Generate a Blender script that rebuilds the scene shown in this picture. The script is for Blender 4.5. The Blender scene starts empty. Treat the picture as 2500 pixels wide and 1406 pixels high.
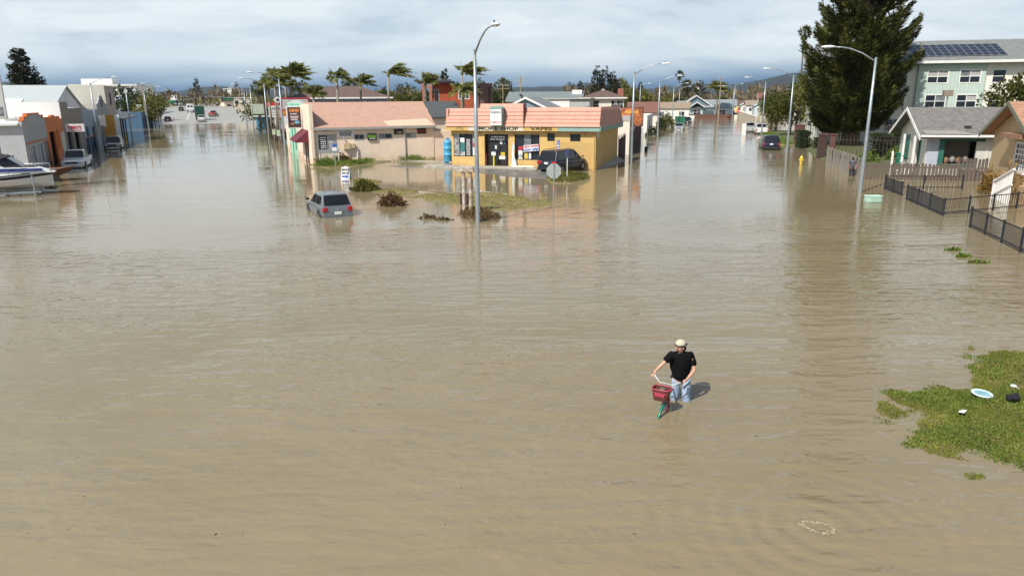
import bpy, bmesh, math, random
import numpy as np
from math import sin, cos, tan, radians, degrees, atan2, hypot, pi, sqrt, exp
from mathutils import Vector, Matrix
random.seed(7); rng = np.random.default_rng(7)
sc = bpy.context.scene
COL = sc.collection

# ---------------------------------------------------------------- camera
F, CX, CY = 1734.0, 1250.0, 703.0            # focal length and centre of the 2500 px wide photograph
CAM_H, PITCH, ROLL = 6.0, radians(14.92), 0.0075
AL, AR = radians(22.3), radians(14.1)        # bearings of the two streets (left street to the left, right street to the right)
cd = bpy.data.cameras.new('camera'); cam = bpy.data.objects.new('camera', cd); COL.objects.link(cam)
cd.sensor_fit = 'HORIZONTAL'; cd.sensor_width = 36.0; cd.lens = 36.0 * F / 2500.0
cd.clip_start = 0.1; cd.clip_end = 6000
cam.matrix_world = Matrix.Translation((0, 0, CAM_H)) @ Matrix.Rotation(pi/2 - PITCH, 4, 'X') @ Matrix.Rotation(-ROLL, 4, 'Z')
sc.camera = cam
sc.render.resolution_x, sc.render.resolution_y = 1024, 575

# ---------------------------------------------------------------- exposure
vs = sc.view_settings
vs.view_transform = 'Standard'; vs.look = 'None'; vs.gamma = 1.0; vs.exposure = 0.07; vs.use_curve_mapping = False

# ---------------------------------------------------------------- sun: from behind the camera's left shoulder
SUN_EL, SHADOW_DIR = radians(47.5), radians(50.0)     # shadows fall to the right and away
sd = bpy.data.lights.new('sun', 'SUN'); sun = bpy.data.objects.new('sun', sd); COL.objects.link(sun)
sd.energy = 5.0; sd.angle = radians(0.53); sd.color = (1.0, 0.955, 0.88)
ldir = Vector((cos(SHADOW_DIR)*cos(SUN_EL), sin(SHADOW_DIR)*cos(SUN_EL), -sin(SUN_EL)))
sun.rotation_euler = ldir.to_track_quat('-Z', 'Y').to_euler(); sun.location = (-30, -30, 60)

# ---------------------------------------------------------------- world: Nishita sky behind a broken stratus deck
w = bpy.data.worlds.new('World'); sc.world = w; w.use_nodes = True
nt = w.node_tree; N = nt.nodes; Lk = nt.links; N.clear()
def wn(t, **k):
    n = N.new(t)
    for a, b in k.items(): setattr(n, a, b)
    return n
def wmath(op, a, b=None, clamp=False):
    n = wn('ShaderNodeMath', operation=op, use_clamp=clamp)
    for i, v in enumerate((a, b)):
        if v is None: continue
        if isinstance(v, (int, float)): n.inputs[i].default_value = v
        else: Lk.new(v, n.inputs[i])
    return n.outputs[0]
def wramp(fac, stops, interp='EASE'):
    n = wn('ShaderNodeValToRGB'); n.color_ramp.interpolation = interp
    e = n.color_ramp.elements
    while len(e) < len(stops): e.new(0.5)
    for el, (p, c) in zip(e, stops):
        el.position = p; el.color = (*c, 1) if len(c) == 3 else c
    Lk.new(fac, n.inputs[0]); return n.outputs[0]
def wmix(f, a, b):
    n = wn('ShaderNodeMix', data_type='RGBA'); Lk.new(f, n.inputs[0])
    for i, v in ((6, a), (7, b)):
        if isinstance(v, tuple): n.inputs[i].default_value = (*v, 1)
        else: Lk.new(v, n.inputs[i])
    return n.outputs[2]
sky = wn('ShaderNodeTexSky', sky_type='NISHITA', sun_disc=False, sun_elevation=SUN_EL,
         sun_rotation=radians(220.0), air_density=1.0, dust_density=1.5, ozone_density=1.0)
tc = wn('ShaderNodeTexCoord'); sep = wn('ShaderNodeSeparateXYZ'); Lk.new(tc.outputs['Generated'], sep.inputs[0])
zc = wmath('MAXIMUM', sep.outputs[2], 0.0)
den = wmath('ADD', zc, 0.19)
cmb = wn('ShaderNodeCombineXYZ')
Lk.new(wmath('DIVIDE', sep.outputs[0], den), cmb.inputs[0]); Lk.new(wmath('DIVIDE', sep.outputs[1], den), cmb.inputs[1])
def wnoise(scale, detail, rough, dist=0.0, off=0.0):
    mp = wn('ShaderNodeMapping'); mp.inputs['Scale'].default_value = (scale, scale*1.15, 1); mp.inputs['Location'].default_value = (off, off*.7, off)
    mp.inputs['Rotation'].default_value = (0, 0, 0.35)
    Lk.new(cmb.outputs[0], mp.inputs[0])
    n = wn('ShaderNodeTexNoise'); n.inputs['Scale'].default_value = 1.0; n.inputs['Detail'].default_value = detail
    n.inputs['Roughness'].default_value = rough; n.inputs['Distortion'].default_value = dist
    Lk.new(mp.outputs[0], n.inputs['Vector']); return n.outputs['Fac']
big = wnoise(1.0, 5, 0.5, 0.6, 3.1); fine = wnoise(3.2, 6, 0.6, 0.5, 9.7)
tex = wmath('ADD', wmath('MULTIPLY', big, 0.72), wmath('MULTIPLY', fine, 0.28))
# colours are divided by the background strength (0.1)
deck = wramp(tex, [(0.38, (5.2, 6.3, 7.3)), (0.46, (6.3, 7.3, 8.1)), (0.53, (7.0, 7.95, 8.65)), (0.61, (7.8, 8.55, 9.1))])
elev = wmath('ADD', zc, wmath('MULTIPLY', wmath('SUBTRACT', big, 0.5), 0.030))
base = wramp(elev, [(0.0, (1.05, 1.95, 3.35)), (0.016, (1.35, 2.4, 3.9)), (0.031, (3.3, 4.6, 5.9)), (0.050, (6.6, 7.6, 8.3)), (0.09, (7.4, 8.3, 8.9))], 'LINEAR')
bandf = wramp(elev, [(0.02, (0, 0, 0)), (0.09, (1, 1, 1))])
cloud = wmix(bandf, base, deck)
cov = wramp(wnoise(0.4, 4, 0.55, 0.5, 21.0), [(0.48, (0, 0, 0)), (0.60, (1, 1, 1))])
lowf = wramp(zc, [(0.18, (1, 1, 1)), (0.34, (0, 0, 0))])          # towards the horizon the deck closes up
covf = wmath('MAXIMUM', cov, lowf)
bg = wn('ShaderNodeBackground'); bg.inputs['Strength'].default_value = 0.1
Lk.new(wmix(covf, sky.outputs[0], cloud), bg.inputs['Color'])
wo = wn('ShaderNodeOutputWorld'); Lk.new(bg.outputs[0], wo.inputs[0])

# ---------------------------------------------------------------- surveying the place: bearings and ranges measured from the camera's foot
def ray(px, py):
    u = px - CX; v = py - CY; c, s = cos(ROLL), sin(ROLL)
    u2 = c*u - s*v; v2 = s*u + c*v
    return u2, F*cos(PITCH) - v2*sin(PITCH), -F*sin(PITCH) - v2*cos(PITCH)
def G(px, py, z=0.0):
    X, Y, Z = ray(px, py); t = (z - CAM_H)/Z
    return X*t, Y*t
def toL(x, y): return x*cos(AL) + y*sin(AL), -x*sin(AL) + y*cos(AL)
def toR(x, y): return x*cos(AR) - y*sin(AR), x*sin(AR) + y*cos(AR)
def frL(a, b): return a*cos(AL) - b*sin(AL), a*sin(AL) + b*cos(AL)
def frR(a, b): return a*cos(AR) + b*sin(AR), -a*sin(AR) + b*cos(AR)
def at(px, py, d):                  # the point at horizontal range d along a bearing
    X, Y, Z = ray(px, py); t = d/hypot(X, Y)
    return X*t, Y*t, CAM_H + Z*t
def La(a, px, py):                  # on the plane a = const of the left street: (b, z)
    X, Y, Z = ray(px, py); t = a/(X*cos(AL) + Y*sin(AL)); return t*(-X*sin(AL) + Y*cos(AL)), CAM_H + Z*t
def Lb(b, px, py):
    X, Y, Z = ray(px, py); t = b/(-X*sin(AL) + Y*cos(AL)); return t*(X*cos(AL) + Y*sin(AL)), CAM_H + Z*t
def Ra(a, px, py):
    X, Y, Z = ray(px, py); t = a/(X*cos(AR) - Y*sin(AR)); return t*(X*sin(AR) + Y*cos(AR)), CAM_H + Z*t
def Rb(b, px, py):
    X, Y, Z = ray(px, py); t = b/(X*sin(AR) + Y*cos(AR)); return t*(X*cos(AR) - Y*sin(AR)), CAM_H + Z*t
# ---------------------------------------------------------------- materials
MATS = {}
def mat(name, col, rough=0.7, metal=0.0, var=0.12, scale=3.0, bump=0.0, bscale=40.0, spec=0.5, col2=None, dirt=0.0, alpha=1.0, trans=0.0, emit=None, coat=0.0, stretch=None, low=None):
    if name in MATS: return MATS[name]
    m = bpy.data.materials.new(name); m.use_nodes = True; t = m.node_tree; n = t.nodes; l = t.links
    p = n['Principled BSDF']
    p.inputs['Roughness'].default_value = rough; p.inputs['Metallic'].default_value = metal
    p.inputs['Specular IOR Level'].default_value = spec
    if coat: p.inputs['Coat Weight'].default_value = coat; p.inputs['Coat Roughness'].default_value = 0.08
    if trans: p.inputs['Transmission Weight'].default_value = trans
    if emit: p.inputs['Emission Color'].default_value = (*emit[0], 1); p.inputs['Emission Strength'].default_value = emit[1]
    c = tuple(col)
    co = n.new('ShaderNodeTexCoord'); vec = co.outputs['Object']
    if stretch:
        mp = n.new('ShaderNodeMapping'); mp.inputs['Scale'].default_value = stretch; l.new(vec, mp.inputs[0]); vec = mp.outputs[0]
    if var > 0 or col2:
        no = n.new('ShaderNodeTexNoise'); no.inputs['Scale'].default_value = scale; no.inputs['Detail'].default_value = 6; no.inputs['Roughness'].default_value = 0.6
        l.new(vec, no.inputs['Vector'])
        rp = n.new('ShaderNodeValToRGB'); e = rp.color_ramp.elements
        a = col2 if col2 else tuple(min(1, x*(1 - var)) for x in c)
        b = c if col2 else tuple(min(1, x*(1 + var)) for x in c)
        e[0].position = 0.32; e[0].color = (*a, 1); e[1].position = 0.68; e[1].color = (*b, 1)
        l.new(no.outputs['Fac'], rp.inputs[0]); out = rp.outputs[0]
        if dirt > 0:      # streaky grime with its own shape
            mp2 = n.new('ShaderNodeMapping'); mp2.inputs['Scale'].default_value = (1.3, 1.3, 0.28); l.new(co.outputs['Object'], mp2.inputs[0])
            n2 = n.new('ShaderNodeTexNoise'); n2.inputs['Scale'].default_value = 1.1; n2.inputs['Detail'].default_value = 8; n2.inputs['Roughness'].default_value = 0.7
            l.new(mp2.outputs[0], n2.inputs['Vector'])
            r2 = n.new('ShaderNodeValToRGB'); r2.color_ramp.elements[0].position = 0.5; r2.color_ramp.elements[1].position = 0.72
            l.new(n2.outputs['Fac'], r2.inputs[0])
            f = n.new('ShaderNodeMath'); f.operation = 'MULTIPLY'; f.inputs[1].default_value = dirt; l.new(r2.outputs[0], f.inputs[0])
            mx = n.new('ShaderNodeMix'); mx.data_type = 'RGBA'; l.new(f.outputs[0], mx.inputs[0]); l.new(out, mx.inputs[6])
            mx.inputs[7].default_value = (c[0]*.45, c[1]*.38, c[2]*.3, 1); out = mx.outputs[2]
        if low:           # splash and tide stain: uneven brown wear up to about `low` metres
            sz = n.new('ShaderNodeSeparateXYZ'); l.new(co.outputs['Object'], sz.inputs[0]); n3 = n.new('ShaderNodeTexNoise'); n3.inputs['Scale'].default_value = .55; n3.inputs['Detail'].default_value = 7; n3.inputs['Roughness'].default_value = .65; l.new(co.outputs['Object'], n3.inputs['Vector'])
            a1 = n.new('ShaderNodeMath'); a1.operation = 'MULTIPLY_ADD'; a1.inputs[1].default_value = -low*3.4; l.new(n3.outputs['Fac'], a1.inputs[0]); l.new(sz.outputs[2], a1.inputs[2])
            r3 = n.new('ShaderNodeMapRange'); r3.inputs[1].default_value = -low*.75; r3.inputs[2].default_value = -low*1.9; r3.inputs[4].default_value = .62; l.new(a1.outputs[0], r3.inputs[0])
            m3 = n.new('ShaderNodeMix'); m3.data_type = 'RGBA'; l.new(r3.outputs[0], m3.inputs[0]); l.new(out, m3.inputs[6]); m3.inputs[7].default_value = (c[0]*.62, c[1]*.47, c[2]*.34, 1); out = m3.outputs[2]
        l.new(out, p.inputs['Base Color'])
        rr = n.new('ShaderNodeMapRange'); rr.inputs[3].default_value = max(0, rough - 0.08); rr.inputs[4].default_value = min(1, rough + 0.08)
        l.new(no.outputs['Fac'], rr.inputs[0]); l.new(rr.outputs[0], p.inputs['Roughness'])
    else:
        p.inputs['Base Color'].default_value = (*c, 1)
    if bump > 0:
        nb = n.new('ShaderNodeTexNoise'); nb.inputs['Scale'].default_value = bscale; nb.inputs['Detail'].default_value = 4
        l.new(vec, nb.inputs['Vector'])
        bp = n.new('ShaderNodeBump'); bp.inputs['Strength'].default_value = bump; bp.inputs['Distance'].default_value = 0.02
        l.new(nb.outputs['Fac'], bp.inputs['Height']); l.new(bp.outputs[0], p.inputs['Normal'])
    MATS[name] = m; return m
def rows_mat(name, col, period, axis='Z', dark=0.6, width=0.12, rough=0.8, var=0.15, scale=2.0, col2=None, dirt=0.0):
    """painted boards / shingle courses too fine to pick apart: bump lines every `period` metres"""
    if name in MATS: return MATS[name]
    m = mat(name, col, rough, var=var, scale=scale, col2=col2, dirt=dirt); t = m.node_tree; n = t.nodes; l = t.links; p = n['Principled BSDF']
    co = n.new('ShaderNodeTexCoord'); s = n.new('ShaderNodeSeparateXYZ'); l.new(co.outputs['Object'], s.inputs[0])
    d = n.new('ShaderNodeMath'); d.operation = 'DIVIDE'; d.inputs[1].default_value = period; l.new(s.outputs['XYZ'.index(axis)], d.inputs[0])
    fr = n.new('ShaderNodeMath'); fr.operation = 'FRACT'; l.new(d.outputs[0], fr.inputs[0])
    bp = n.new('ShaderNodeBump'); bp.inputs['Strength'].default_value = 0.9; bp.inputs['Distance'].default_value = 0.03
    l.new(fr.outputs[0], bp.inputs['Height']); l.new(bp.outputs[0], p.inputs['Normal'])
    lt = n.new('ShaderNodeMath'); lt.operation = 'LESS_THAN'; lt.inputs[1].default_value = width; l.new(fr.outputs[0], lt.inputs[0])
    ml = n.new('ShaderNodeMath'); ml.operation = 'MULTIPLY'; ml.inputs[1].default_value = 1 - dark; l.new(lt.outputs[0], ml.inputs[0])
    src = p.inputs['Base Color'].links[0].from_socket
    mx = n.new('ShaderNodeMix'); mx.data_type = 'RGBA'; l.new(ml.outputs[0], mx.inputs[0]); l.new(src, mx.inputs[6]); mx.inputs[7].default_value = (col[0]*.3, col[1]*.28, col[2]*.26, 1)
    l.new(mx.outputs[2], p.inputs['Base Color'])
    return m
def leafmat(name, c1, c2, rough=0.55, scale=0.6, transl=0.35):
    if name in MATS: return MATS[name]
    m = bpy.data.materials.new(name); m.use_nodes = True; t = m.node_tree; n = t.nodes; l = t.links; p = n['Principled BSDF']
    co = n.new('ShaderNodeTexCoord'); no = n.new('ShaderNodeTexNoise'); no.inputs['Scale'].default_value = scale; no.inputs['Detail'].default_value = 5
    l.new(co.outputs['Object'], no.inputs['Vector'])
    rp = n.new('ShaderNodeValToRGB'); e = rp.color_ramp.elements; e[0].position = .33; e[0].color = (*c1, 1); e[1].position = .67; e[1].color = (*c2, 1)
    l.new(no.outputs['Fac'], rp.inputs[0])
    oi = n.new('ShaderNodeNewGeometry'); hs = n.new('ShaderNodeHueSaturation')
    mr = n.new('ShaderNodeMapRange'); mr.inputs[3].default_value = .7; mr.inputs[4].default_value = 1.35
    l.new(oi.outputs['Random Per Island'], mr.inputs[0]); l.new(mr.outputs[0], hs.inputs['Value']); l.new(rp.outputs[0], hs.inputs['Color'])
    l.new(hs.outputs[0], p.inputs['Base Color']); p.inputs['Roughness'].default_value = rough; p.inputs['Specular IOR Level'].default_value = 0.25
    tr = n.new('ShaderNodeBsdfTranslucent'); l.new(hs.outputs[0], tr.inputs[0])
    ms = n.new('ShaderNodeMixShader'); ms.inputs[0].default_value = transl; l.new(p.outputs[0], ms.inputs[1]); l.new(tr.outputs[0], ms.inputs[2])
    l.new(ms.outputs[0], n['Material Output'].inputs[0]); MATS[name] = m; return m

# ---------------------------------------------------------------- objects
def tag(o, label=None, cat=None, group=None, kind=None):
    if label: o['label'] = label
    if cat: o['category'] = cat
    if group: o['group'] = group
    if kind: o['kind'] = kind
    return o
def thing(name, label, cat, loc=(0, 0, 0), rz=0.0, group=None, parent=None):
    o = bpy.data.objects.new(name, None); COL.objects.link(o); o.empty_display_size = .2
    o.location = (loc[0], loc[1], loc[2] if len(loc) > 2 else 0.0); o.rotation_euler = (0, 0, rz)
    return tag(o, label, cat, group)
def link(o, parent=None):
    COL.objects.link(o)
    if parent is not None: o.parent = parent
    return o
def copy_tree(o, parent=None):
    c = o.copy(); COL.objects.link(c); c.parent = parent
    for ch in list(o.children): copy_tree(ch, c)
    return c
class MB:
    """collects simple shapes, then links them as ONE mesh object"""
    def __init__(s): s.v = []; s.f = []; s.mi = []; s.m = 0
    def add(s, vs, fs):
        o = len(s.v); s.v += [tuple(x) for x in vs]; s.f += [tuple(i + o for i in f) for f in fs]; s.mi += [s.m]*len(fs); return s
    def box(s, x0, x1, y0, y1, z0, z1):
        return s.add([(x0,y0,z0),(x1,y0,z0),(x1,y1,z0),(x0,y1,z0),(x0,y0,z1),(x1,y0,z1),(x1,y1,z1),(x0,y1,z1)],
                     [(0,3,2,1),(4,5,6,7),(0,1,5,4),(1,2,6,5),(2,3,7,6),(3,0,4,7)])
    def obox(s, c, sx, sy, sz, R):      # oriented box
        vs = []
        for z in (-.5, .5):
            for x, y in ((-.5,-.5),(.5,-.5),(.5,.5),(-.5,.5)):
                vs.append(tuple(Vector(c) + R @ Vector((x*sx, y*sy, z*sz))))
        return s.add(vs, [(0,3,2,1),(4,5,6,7),(0,1,5,4),(1,2,6,5),(2,3,7,6),(3,0,4,7)])
    def prism(s, poly, d0, d1, axis='y'):
        """poly in (u, z) for axis y/x or (x, y) for axis z, extruded from d0 to d1"""
        n = len(poly)
        def P(u, w, d): return {'y': (u, d, w), 'x': (d, u, w), 'z': (u, w, d)}[axis]
        vs = [P(u, w, d0) for u, w in poly] + [P(u, w, d1) for u, w in poly]
        fs = [tuple(range(n)), tuple(range(2*n - 1, n - 1, -1))] + [(i, i + n, (i + 1) % n + n, (i + 1) % n) for i in range(n)]
        return s.add(vs, fs)
    def tube(s, pts, r, n=8, cap=True):
        pts = [Vector(p) for p in pts]; k = len(pts); rs = r if isinstance(r, (list, tuple)) else [r]*k
        vs = []; up = None
        for i, p in enumerate(pts):
            d = (pts[min(i + 1, k - 1)] - pts[max(i - 1, 0)]).normalized()
            if up is None: up = Vector((0, 0, 1)) if abs(d.z) < .9 else Vector((1, 0, 0))
            x = d.cross(up).normalized(); y = d.cross(x).normalized(); up = -y if False else up
            for j in range(n):
                a = 2*pi*j/n; vs.append(tuple(p + (x*cos(a) + y*sin(a))*rs[i]))
        fs = [(i*n + j, i*n + (j + 1) % n, (i + 1)*n + (j + 1) % n, (i + 1)*n + j) for i in range(k - 1) for j in range(n)]
        if cap: fs += [tuple(range(n - 1, -1, -1)), tuple(range((k - 1)*n, k*n))]
        return s.add(vs, fs)
    def lathe(s, prof, c=(0, 0, 0), n=20):
        vs = [(c[0] + r*cos(2*pi*j/n), c[1] + r*sin(2*pi*j/n), c[2] + z) for r, z in prof for j in range(n)]
        k = len(prof)
        fs = [(i*n + j, i*n + (j + 1) % n, (i + 1)*n + (j + 1) % n, (i + 1)*n + j) for i in range(k - 1) for j in range(n)]
        if prof[0][0] > 1e-4: fs.append(tuple(range(n - 1, -1, -1)))
        if prof[-1][0] > 1e-4: fs.append(tuple(range((k - 1)*n, k*n)))
        return s.add(vs, fs)
    def ell(s, c, rx, ry, rz, n=12, m=8):
        vs = []; 
        for i in range(m + 1):
            t = pi*i/m
            for j in range(n):
                a = 2*pi*j/n; vs.append((c[0] + rx*sin(t)*cos(a), c[1] + ry*sin(t)*sin(a), c[2] + rz*cos(t)))
        return s.add(vs, [(i*n + j, (i + 1)*n + j, (i + 1)*n + (j + 1) % n, i*n + (j + 1) % n) for i in range(m) for j in range(n)])
    def build(s, name, m, parent=None, smooth=False, bevel=0.0, sub=0, loc=None, rz=0.0):
        me = bpy.data.meshes.new(name); me.from_pydata(s.v, [], s.f)
        for x in (m if isinstance(m, (list, tuple)) else [m]): me.materials.append(x)
        if isinstance(m, (list, tuple)) and len(m) > 1: me.polygons.foreach_set('material_index', s.mi)
        if smooth: me.polygons.foreach_set('use_smooth', [True]*len(me.polygons))
        me.validate(); me.update()
        b = bmesh.new(); b.from_mesh(me); bmesh.ops.recalc_face_normals(b, faces=b.faces); b.to_mesh(me); b.free()
        o = bpy.data.objects.new(name, me); link(o, parent)
        if loc: o.location = loc
        if rz: o.rotation_euler = (0, 0, rz)
        if bevel:
            md = o.modifiers.new('bevel', 'BEVEL'); md.width = bevel; md.segments = 2; md.limit_method = 'ANGLE'
        if sub:
            md = o.modifiers.new('sub', 'SUBSURF'); md.levels = sub; md.render_levels = sub
        return o
def box(name, m, parent, x0, x1, y0, y1, z0, z1, bevel=0.0):
    return MB().box(x0, x1, y0, y1, z0, z1).build(name, m, parent, bevel=bevel)
def npmesh(name, V, Fq, m, parent=None, smooth=False, mi=None):
    """fast mesh from arrays; Fq is (n, 3) or (n, 4)"""
    V = np.asarray(V, np.float32); Fq = np.asarray(Fq, np.int32); k = Fq.shape[1]
    me = bpy.data.meshes.new(name); me.vertices.add(len(V)); me.vertices.foreach_set('co', V.ravel())
    me.loops.add(Fq.size); me.loops.foreach_set('vertex_index', Fq.ravel())
    me.polygons.add(len(Fq)); me.polygons.foreach_set('loop_start', np.arange(0, Fq.size, k, dtype=np.int32))
    for x in (m if isinstance(m, (list, tuple)) else [m]): me.materials.append(x)
    if mi is not None: me.polygons.foreach_set('material_index', np.asarray(mi, np.int32))
    if smooth: me.polygons.foreach_set('use_smooth', np.ones(len(Fq), bool))
    me.update(calc_edges=True)
    return link(bpy.data.objects.new(name, me), parent)
FONT_CACHE = {}
def text(s, m, parent, size, loc, rot=(pi/2, 0, 0), name='lettering', align='CENTER', ext=0.006, sx=1.0, bold=0.0, shear=0.0, space=1.0):
    c = bpy.data.curves.new(name, 'FONT'); c.body = s; c.size = size; c.align_x = align; c.align_y = 'CENTER'
    c.extrude = ext; c.offset = bold; c.shear = shear; c.space_character = space; c.resolution_u = 3
    tmp = bpy.data.objects.new(name, c); me = bpy.data.meshes.new_from_object(tmp); bpy.data.objects.remove(tmp); bpy.data.curves.remove(c)
    me.materials.clear(); me.materials.append(m); o = bpy.data.objects.new(name, me); link(o, parent); o.location = loc; o.rotation_euler = rot; o.scale = (sx, 1, 1)
    return o
def leaf_quads(P, D, size, aspect=0.5, jitter=0.6):
    """one bent leaf (two triangles sharing a mid rib) per point P along direction D"""
    P = np.asarray(P, float); D = np.asarray(D, float); n = len(P)
    D = D + rng.normal(0, jitter, (n, 3)); D /= np.linalg.norm(D, axis=1, keepdims=True) + 1e-9
    R = rng.normal(0, 1, (n, 3)); S = np.cross(D, R); S /= np.linalg.norm(S, axis=1, keepdims=True) + 1e-9
    L = size*rng.uniform(.6, 1.4, (n, 1)) if np.isscalar(size) else np.asarray(size)[:, None]*rng.uniform(.7, 1.3, (n, 1))
    W = L*aspect
    V = np.stack([P, P + D*L*.5 + S*W*.5, P + D*L, P + D*L*.5 - S*W*.5], 1).reshape(-1, 3)
    return V, np.arange(4*n).reshape(n, 4)
# ================================================================ THE SETTING: ground, flood water, islands
def fbm(x, y, oct=4, seed=0, scale=1.0):
    r = np.random.default_rng(seed); out = np.zeros_like(x, dtype=float); amp = 1.0; tot = 0
    for o in range(oct):
        for k in range(4):
            th = r.uniform(0, 2*pi); ph = r.uniform(0, 2*pi); f = scale*(2.0**o)*r.uniform(.75, 1.3)
            out += amp*np.sin((x*cos(th) + y*sin(th))*f + ph + 1.3*np.sin((y*cos(th) - x*sin(th))*f*.7 + ph*1.7))
        tot += amp*2.2; amp *= .55
    return out/tot
m_mud = mat('ground_mud', (.16, .12, .075), .95, var=.25, scale=.4)
o = MB().add([(-3000, -300, -.55), (3000, -300, -.55), (3000, 4000, -.55), (-3000, 4000, -.55)], [(0, 1, 2, 3)]).build('ground', m_mud)
tag(o, 'muddy ground lying under the flood water', 'ground', kind='structure')

def water_material():
    m = bpy.data.materials.new('flood_water'); m.use_nodes = True; t = m.node_tree; n = t.nodes; l = t.links; p = n['Principled BSDF']
    geo = n.new('ShaderNodeNewGeometry'); pos = geo.outputs['Position']
    def noise(scale, sx, sy, rot, detail=3, rough=.5, dist=0., off=0.):
        mp = n.new('ShaderNodeMapping'); mp.inputs['Scale'].default_value = (sx, sy, 1); mp.inputs['Rotation'].default_value = (0, 0, rot); mp.inputs['Location'].default_value = (off, off*.37, 0)
        l.new(pos, mp.inputs[0]); q = n.new('ShaderNodeTexNoise'); q.inputs['Scale'].default_value = scale; q.inputs['Detail'].default_value = detail
        q.inputs['Roughness'].default_value = rough; q.inputs['Distortion'].default_value = dist; l.new(mp.outputs[0], q.inputs['Vector']); return q.outputs['Fac']
    def math(op, a, b):
        q = n.new('ShaderNodeMath'); q.operation = op
        for i, v in enumerate((a, b)):
            if isinstance(v, (int, float)): q.inputs[i].default_value = v
            else: l.new(v, q.inputs[i])
        return q.outputs[0]
    def ramp(f, a, b):
        q = n.new('ShaderNodeMapRange'); q.interpolation_type = 'SMOOTHSTEP'; q.inputs[1].default_value = a; q.inputs[2].default_value = b; l.new(f, q.inputs[0]); return q.outputs[0]
    def rings(cx, cy, freq, reach, amp):
        sub = n.new('ShaderNodeVectorMath'); sub.operation = 'SUBTRACT'; l.new(pos, sub.inputs[0]); sub.inputs[1].default_value = (cx, cy, 0)
        ln = n.new('ShaderNodeVectorMath'); ln.operation = 'LENGTH'; l.new(sub.outputs[0], ln.inputs[0])
        d = math('ADD', ln.outputs['Value'], math('MULTIPLY', noise(1.2, 1, 1, 0, 2), .25))
        s = math('SINE', math('MULTIPLY', d, freq), 0.)
        fall = n.new('ShaderNodeMapRange'); fall.inputs[1].default_value = 0.; fall.inputs[2].default_value = reach; fall.inputs[3].default_value = amp; fall.inputs[4].default_value = 0.
        l.new(ln.outputs['Value'], fall.inputs[0]); return math('MULTIPLY', s, fall.outputs[0])
    # silt colour: broad slow swirls of lighter and darker suspended mud
    sw = noise(.035, 1, 1.8, .4, 5, .55, 1.2); sw2 = noise(.3, 1, 2.2, .2, 4, .6, .8, 5.)
    rp = n.new('ShaderNodeValToRGB'); e = rp.color_ramp.elements
    e[0].position = .3; e[0].color = (.214, .170, .094, 1); e[1].position = .72; e[1].color = (.268, .220, .140, 1)
    l.new(math('ADD', math('MULTIPLY', sw, .7), math('MULTIPLY', sw2, .3)), rp.inputs[0]); l.new(rp.outputs[0], p.inputs['Base Color'])
    # wind ripples: short-crested trains, calmer lanes between them
    w1 = noise(4.6, .42, 1., radians(-14), 2, .5, .35); w2 = noise(9.5, .5, 1., radians(10), 2, .5, .25, 7.); w3 = noise(2.0, .4, 1., radians(-30), 1, .5, .3, 3.)
    w4 = noise(2.7, .16, 1., radians(-33), 1.5, .4, .12, 11.)
    gust = ramp(noise(.055, 1, 2.4, .15, 4, .55, .6, 2.), .36, .66)
    sepx = n.new('ShaderNodeSeparateXYZ'); l.new(pos, sepx.inputs[0])
    h = math('ADD', math('MULTIPLY', w1, .75), math('MULTIPLY', w2, .26))
    h = math('ADD', h, math('MULTIPLY', w3, .95))
    h = math('ADD', h, math('MULTIPLY', w4, 1.15))
    h = math('MULTIPLY', h, math('ADD', .35, math('MULTIPLY', gust, .85)))
    calm = n.new('ShaderNodeMapRange'); calm.interpolation_type = 'SMOOTHSTEP'; calm.inputs[1].default_value = 7.; calm.inputs[2].default_value = 50.; calm.inputs[3].default_value = 1.; calm.inputs[4].default_value = .13
    l.new(sepx.outputs[1], calm.inputs[0])          # sheltered between the buildings the surface lies calmer
    lee = n.new('ShaderNodeMapRange'); lee.interpolation_type = 'SMOOTHSTEP'; lee.inputs[1].default_value = 5.; lee.inputs[2].default_value = 12.; lee.inputs[3].default_value = 1.; lee.inputs[4].default_value = 1.5; l.new(sepx.outputs[0], lee.inputs[0])      # current runs livelier along the right-hand fences
    h = math('MULTIPLY', math('MULTIPLY', h, calm.outputs[0]), lee.outputs[0])
    h = math('ADD', h, rings(4.45, 9.0, 17., 3.4, .15))
    h = math('ADD', h, rings(3.2, 13.3, 15., 2.6, .05))
    bp = n.new('ShaderNodeBump'); bp.inputs['Strength'].default_value = 1.0; bp.inputs['Distance'].default_value = .043
    l.new(h, bp.inputs['Height']); l.new(bp.outputs[0], p.inputs['Normal'])
    p.inputs['Roughness'].default_value = .035; p.inputs['IOR'].default_value = 1.333; p.inputs['Specular IOR Level'].default_value = .6
    return m
m_water = water_material()
# one sheet over the flooded streets
W = MB(); W.add([(-420, -60, 0), (420, -60, 0), (420, 330, 0), (-420, 330, 0)], [(0, 1, 2, 3)])
o = W.build('water', m_water); tag(o, 'brown rippled flood water filling both streets', 'water', kind='structure')
# dry plain beyond the flood
m_plain = mat('plain_earth', (.10, .095, .05), .95, var=.35, scale=.02)
o = MB().add([(-3000, 329, -.2), (3000, 329, -.2), (3000, 342, .5), (-3000, 342, .5), (3000, 4000, .5), (-3000, 4000, .5)], [(0, 1, 2, 3), (3, 2, 4, 5)]).build('far_ground', m_plain)
tag(o, 'dry plain beyond the flooded streets', 'ground', kind='structure')
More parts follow.
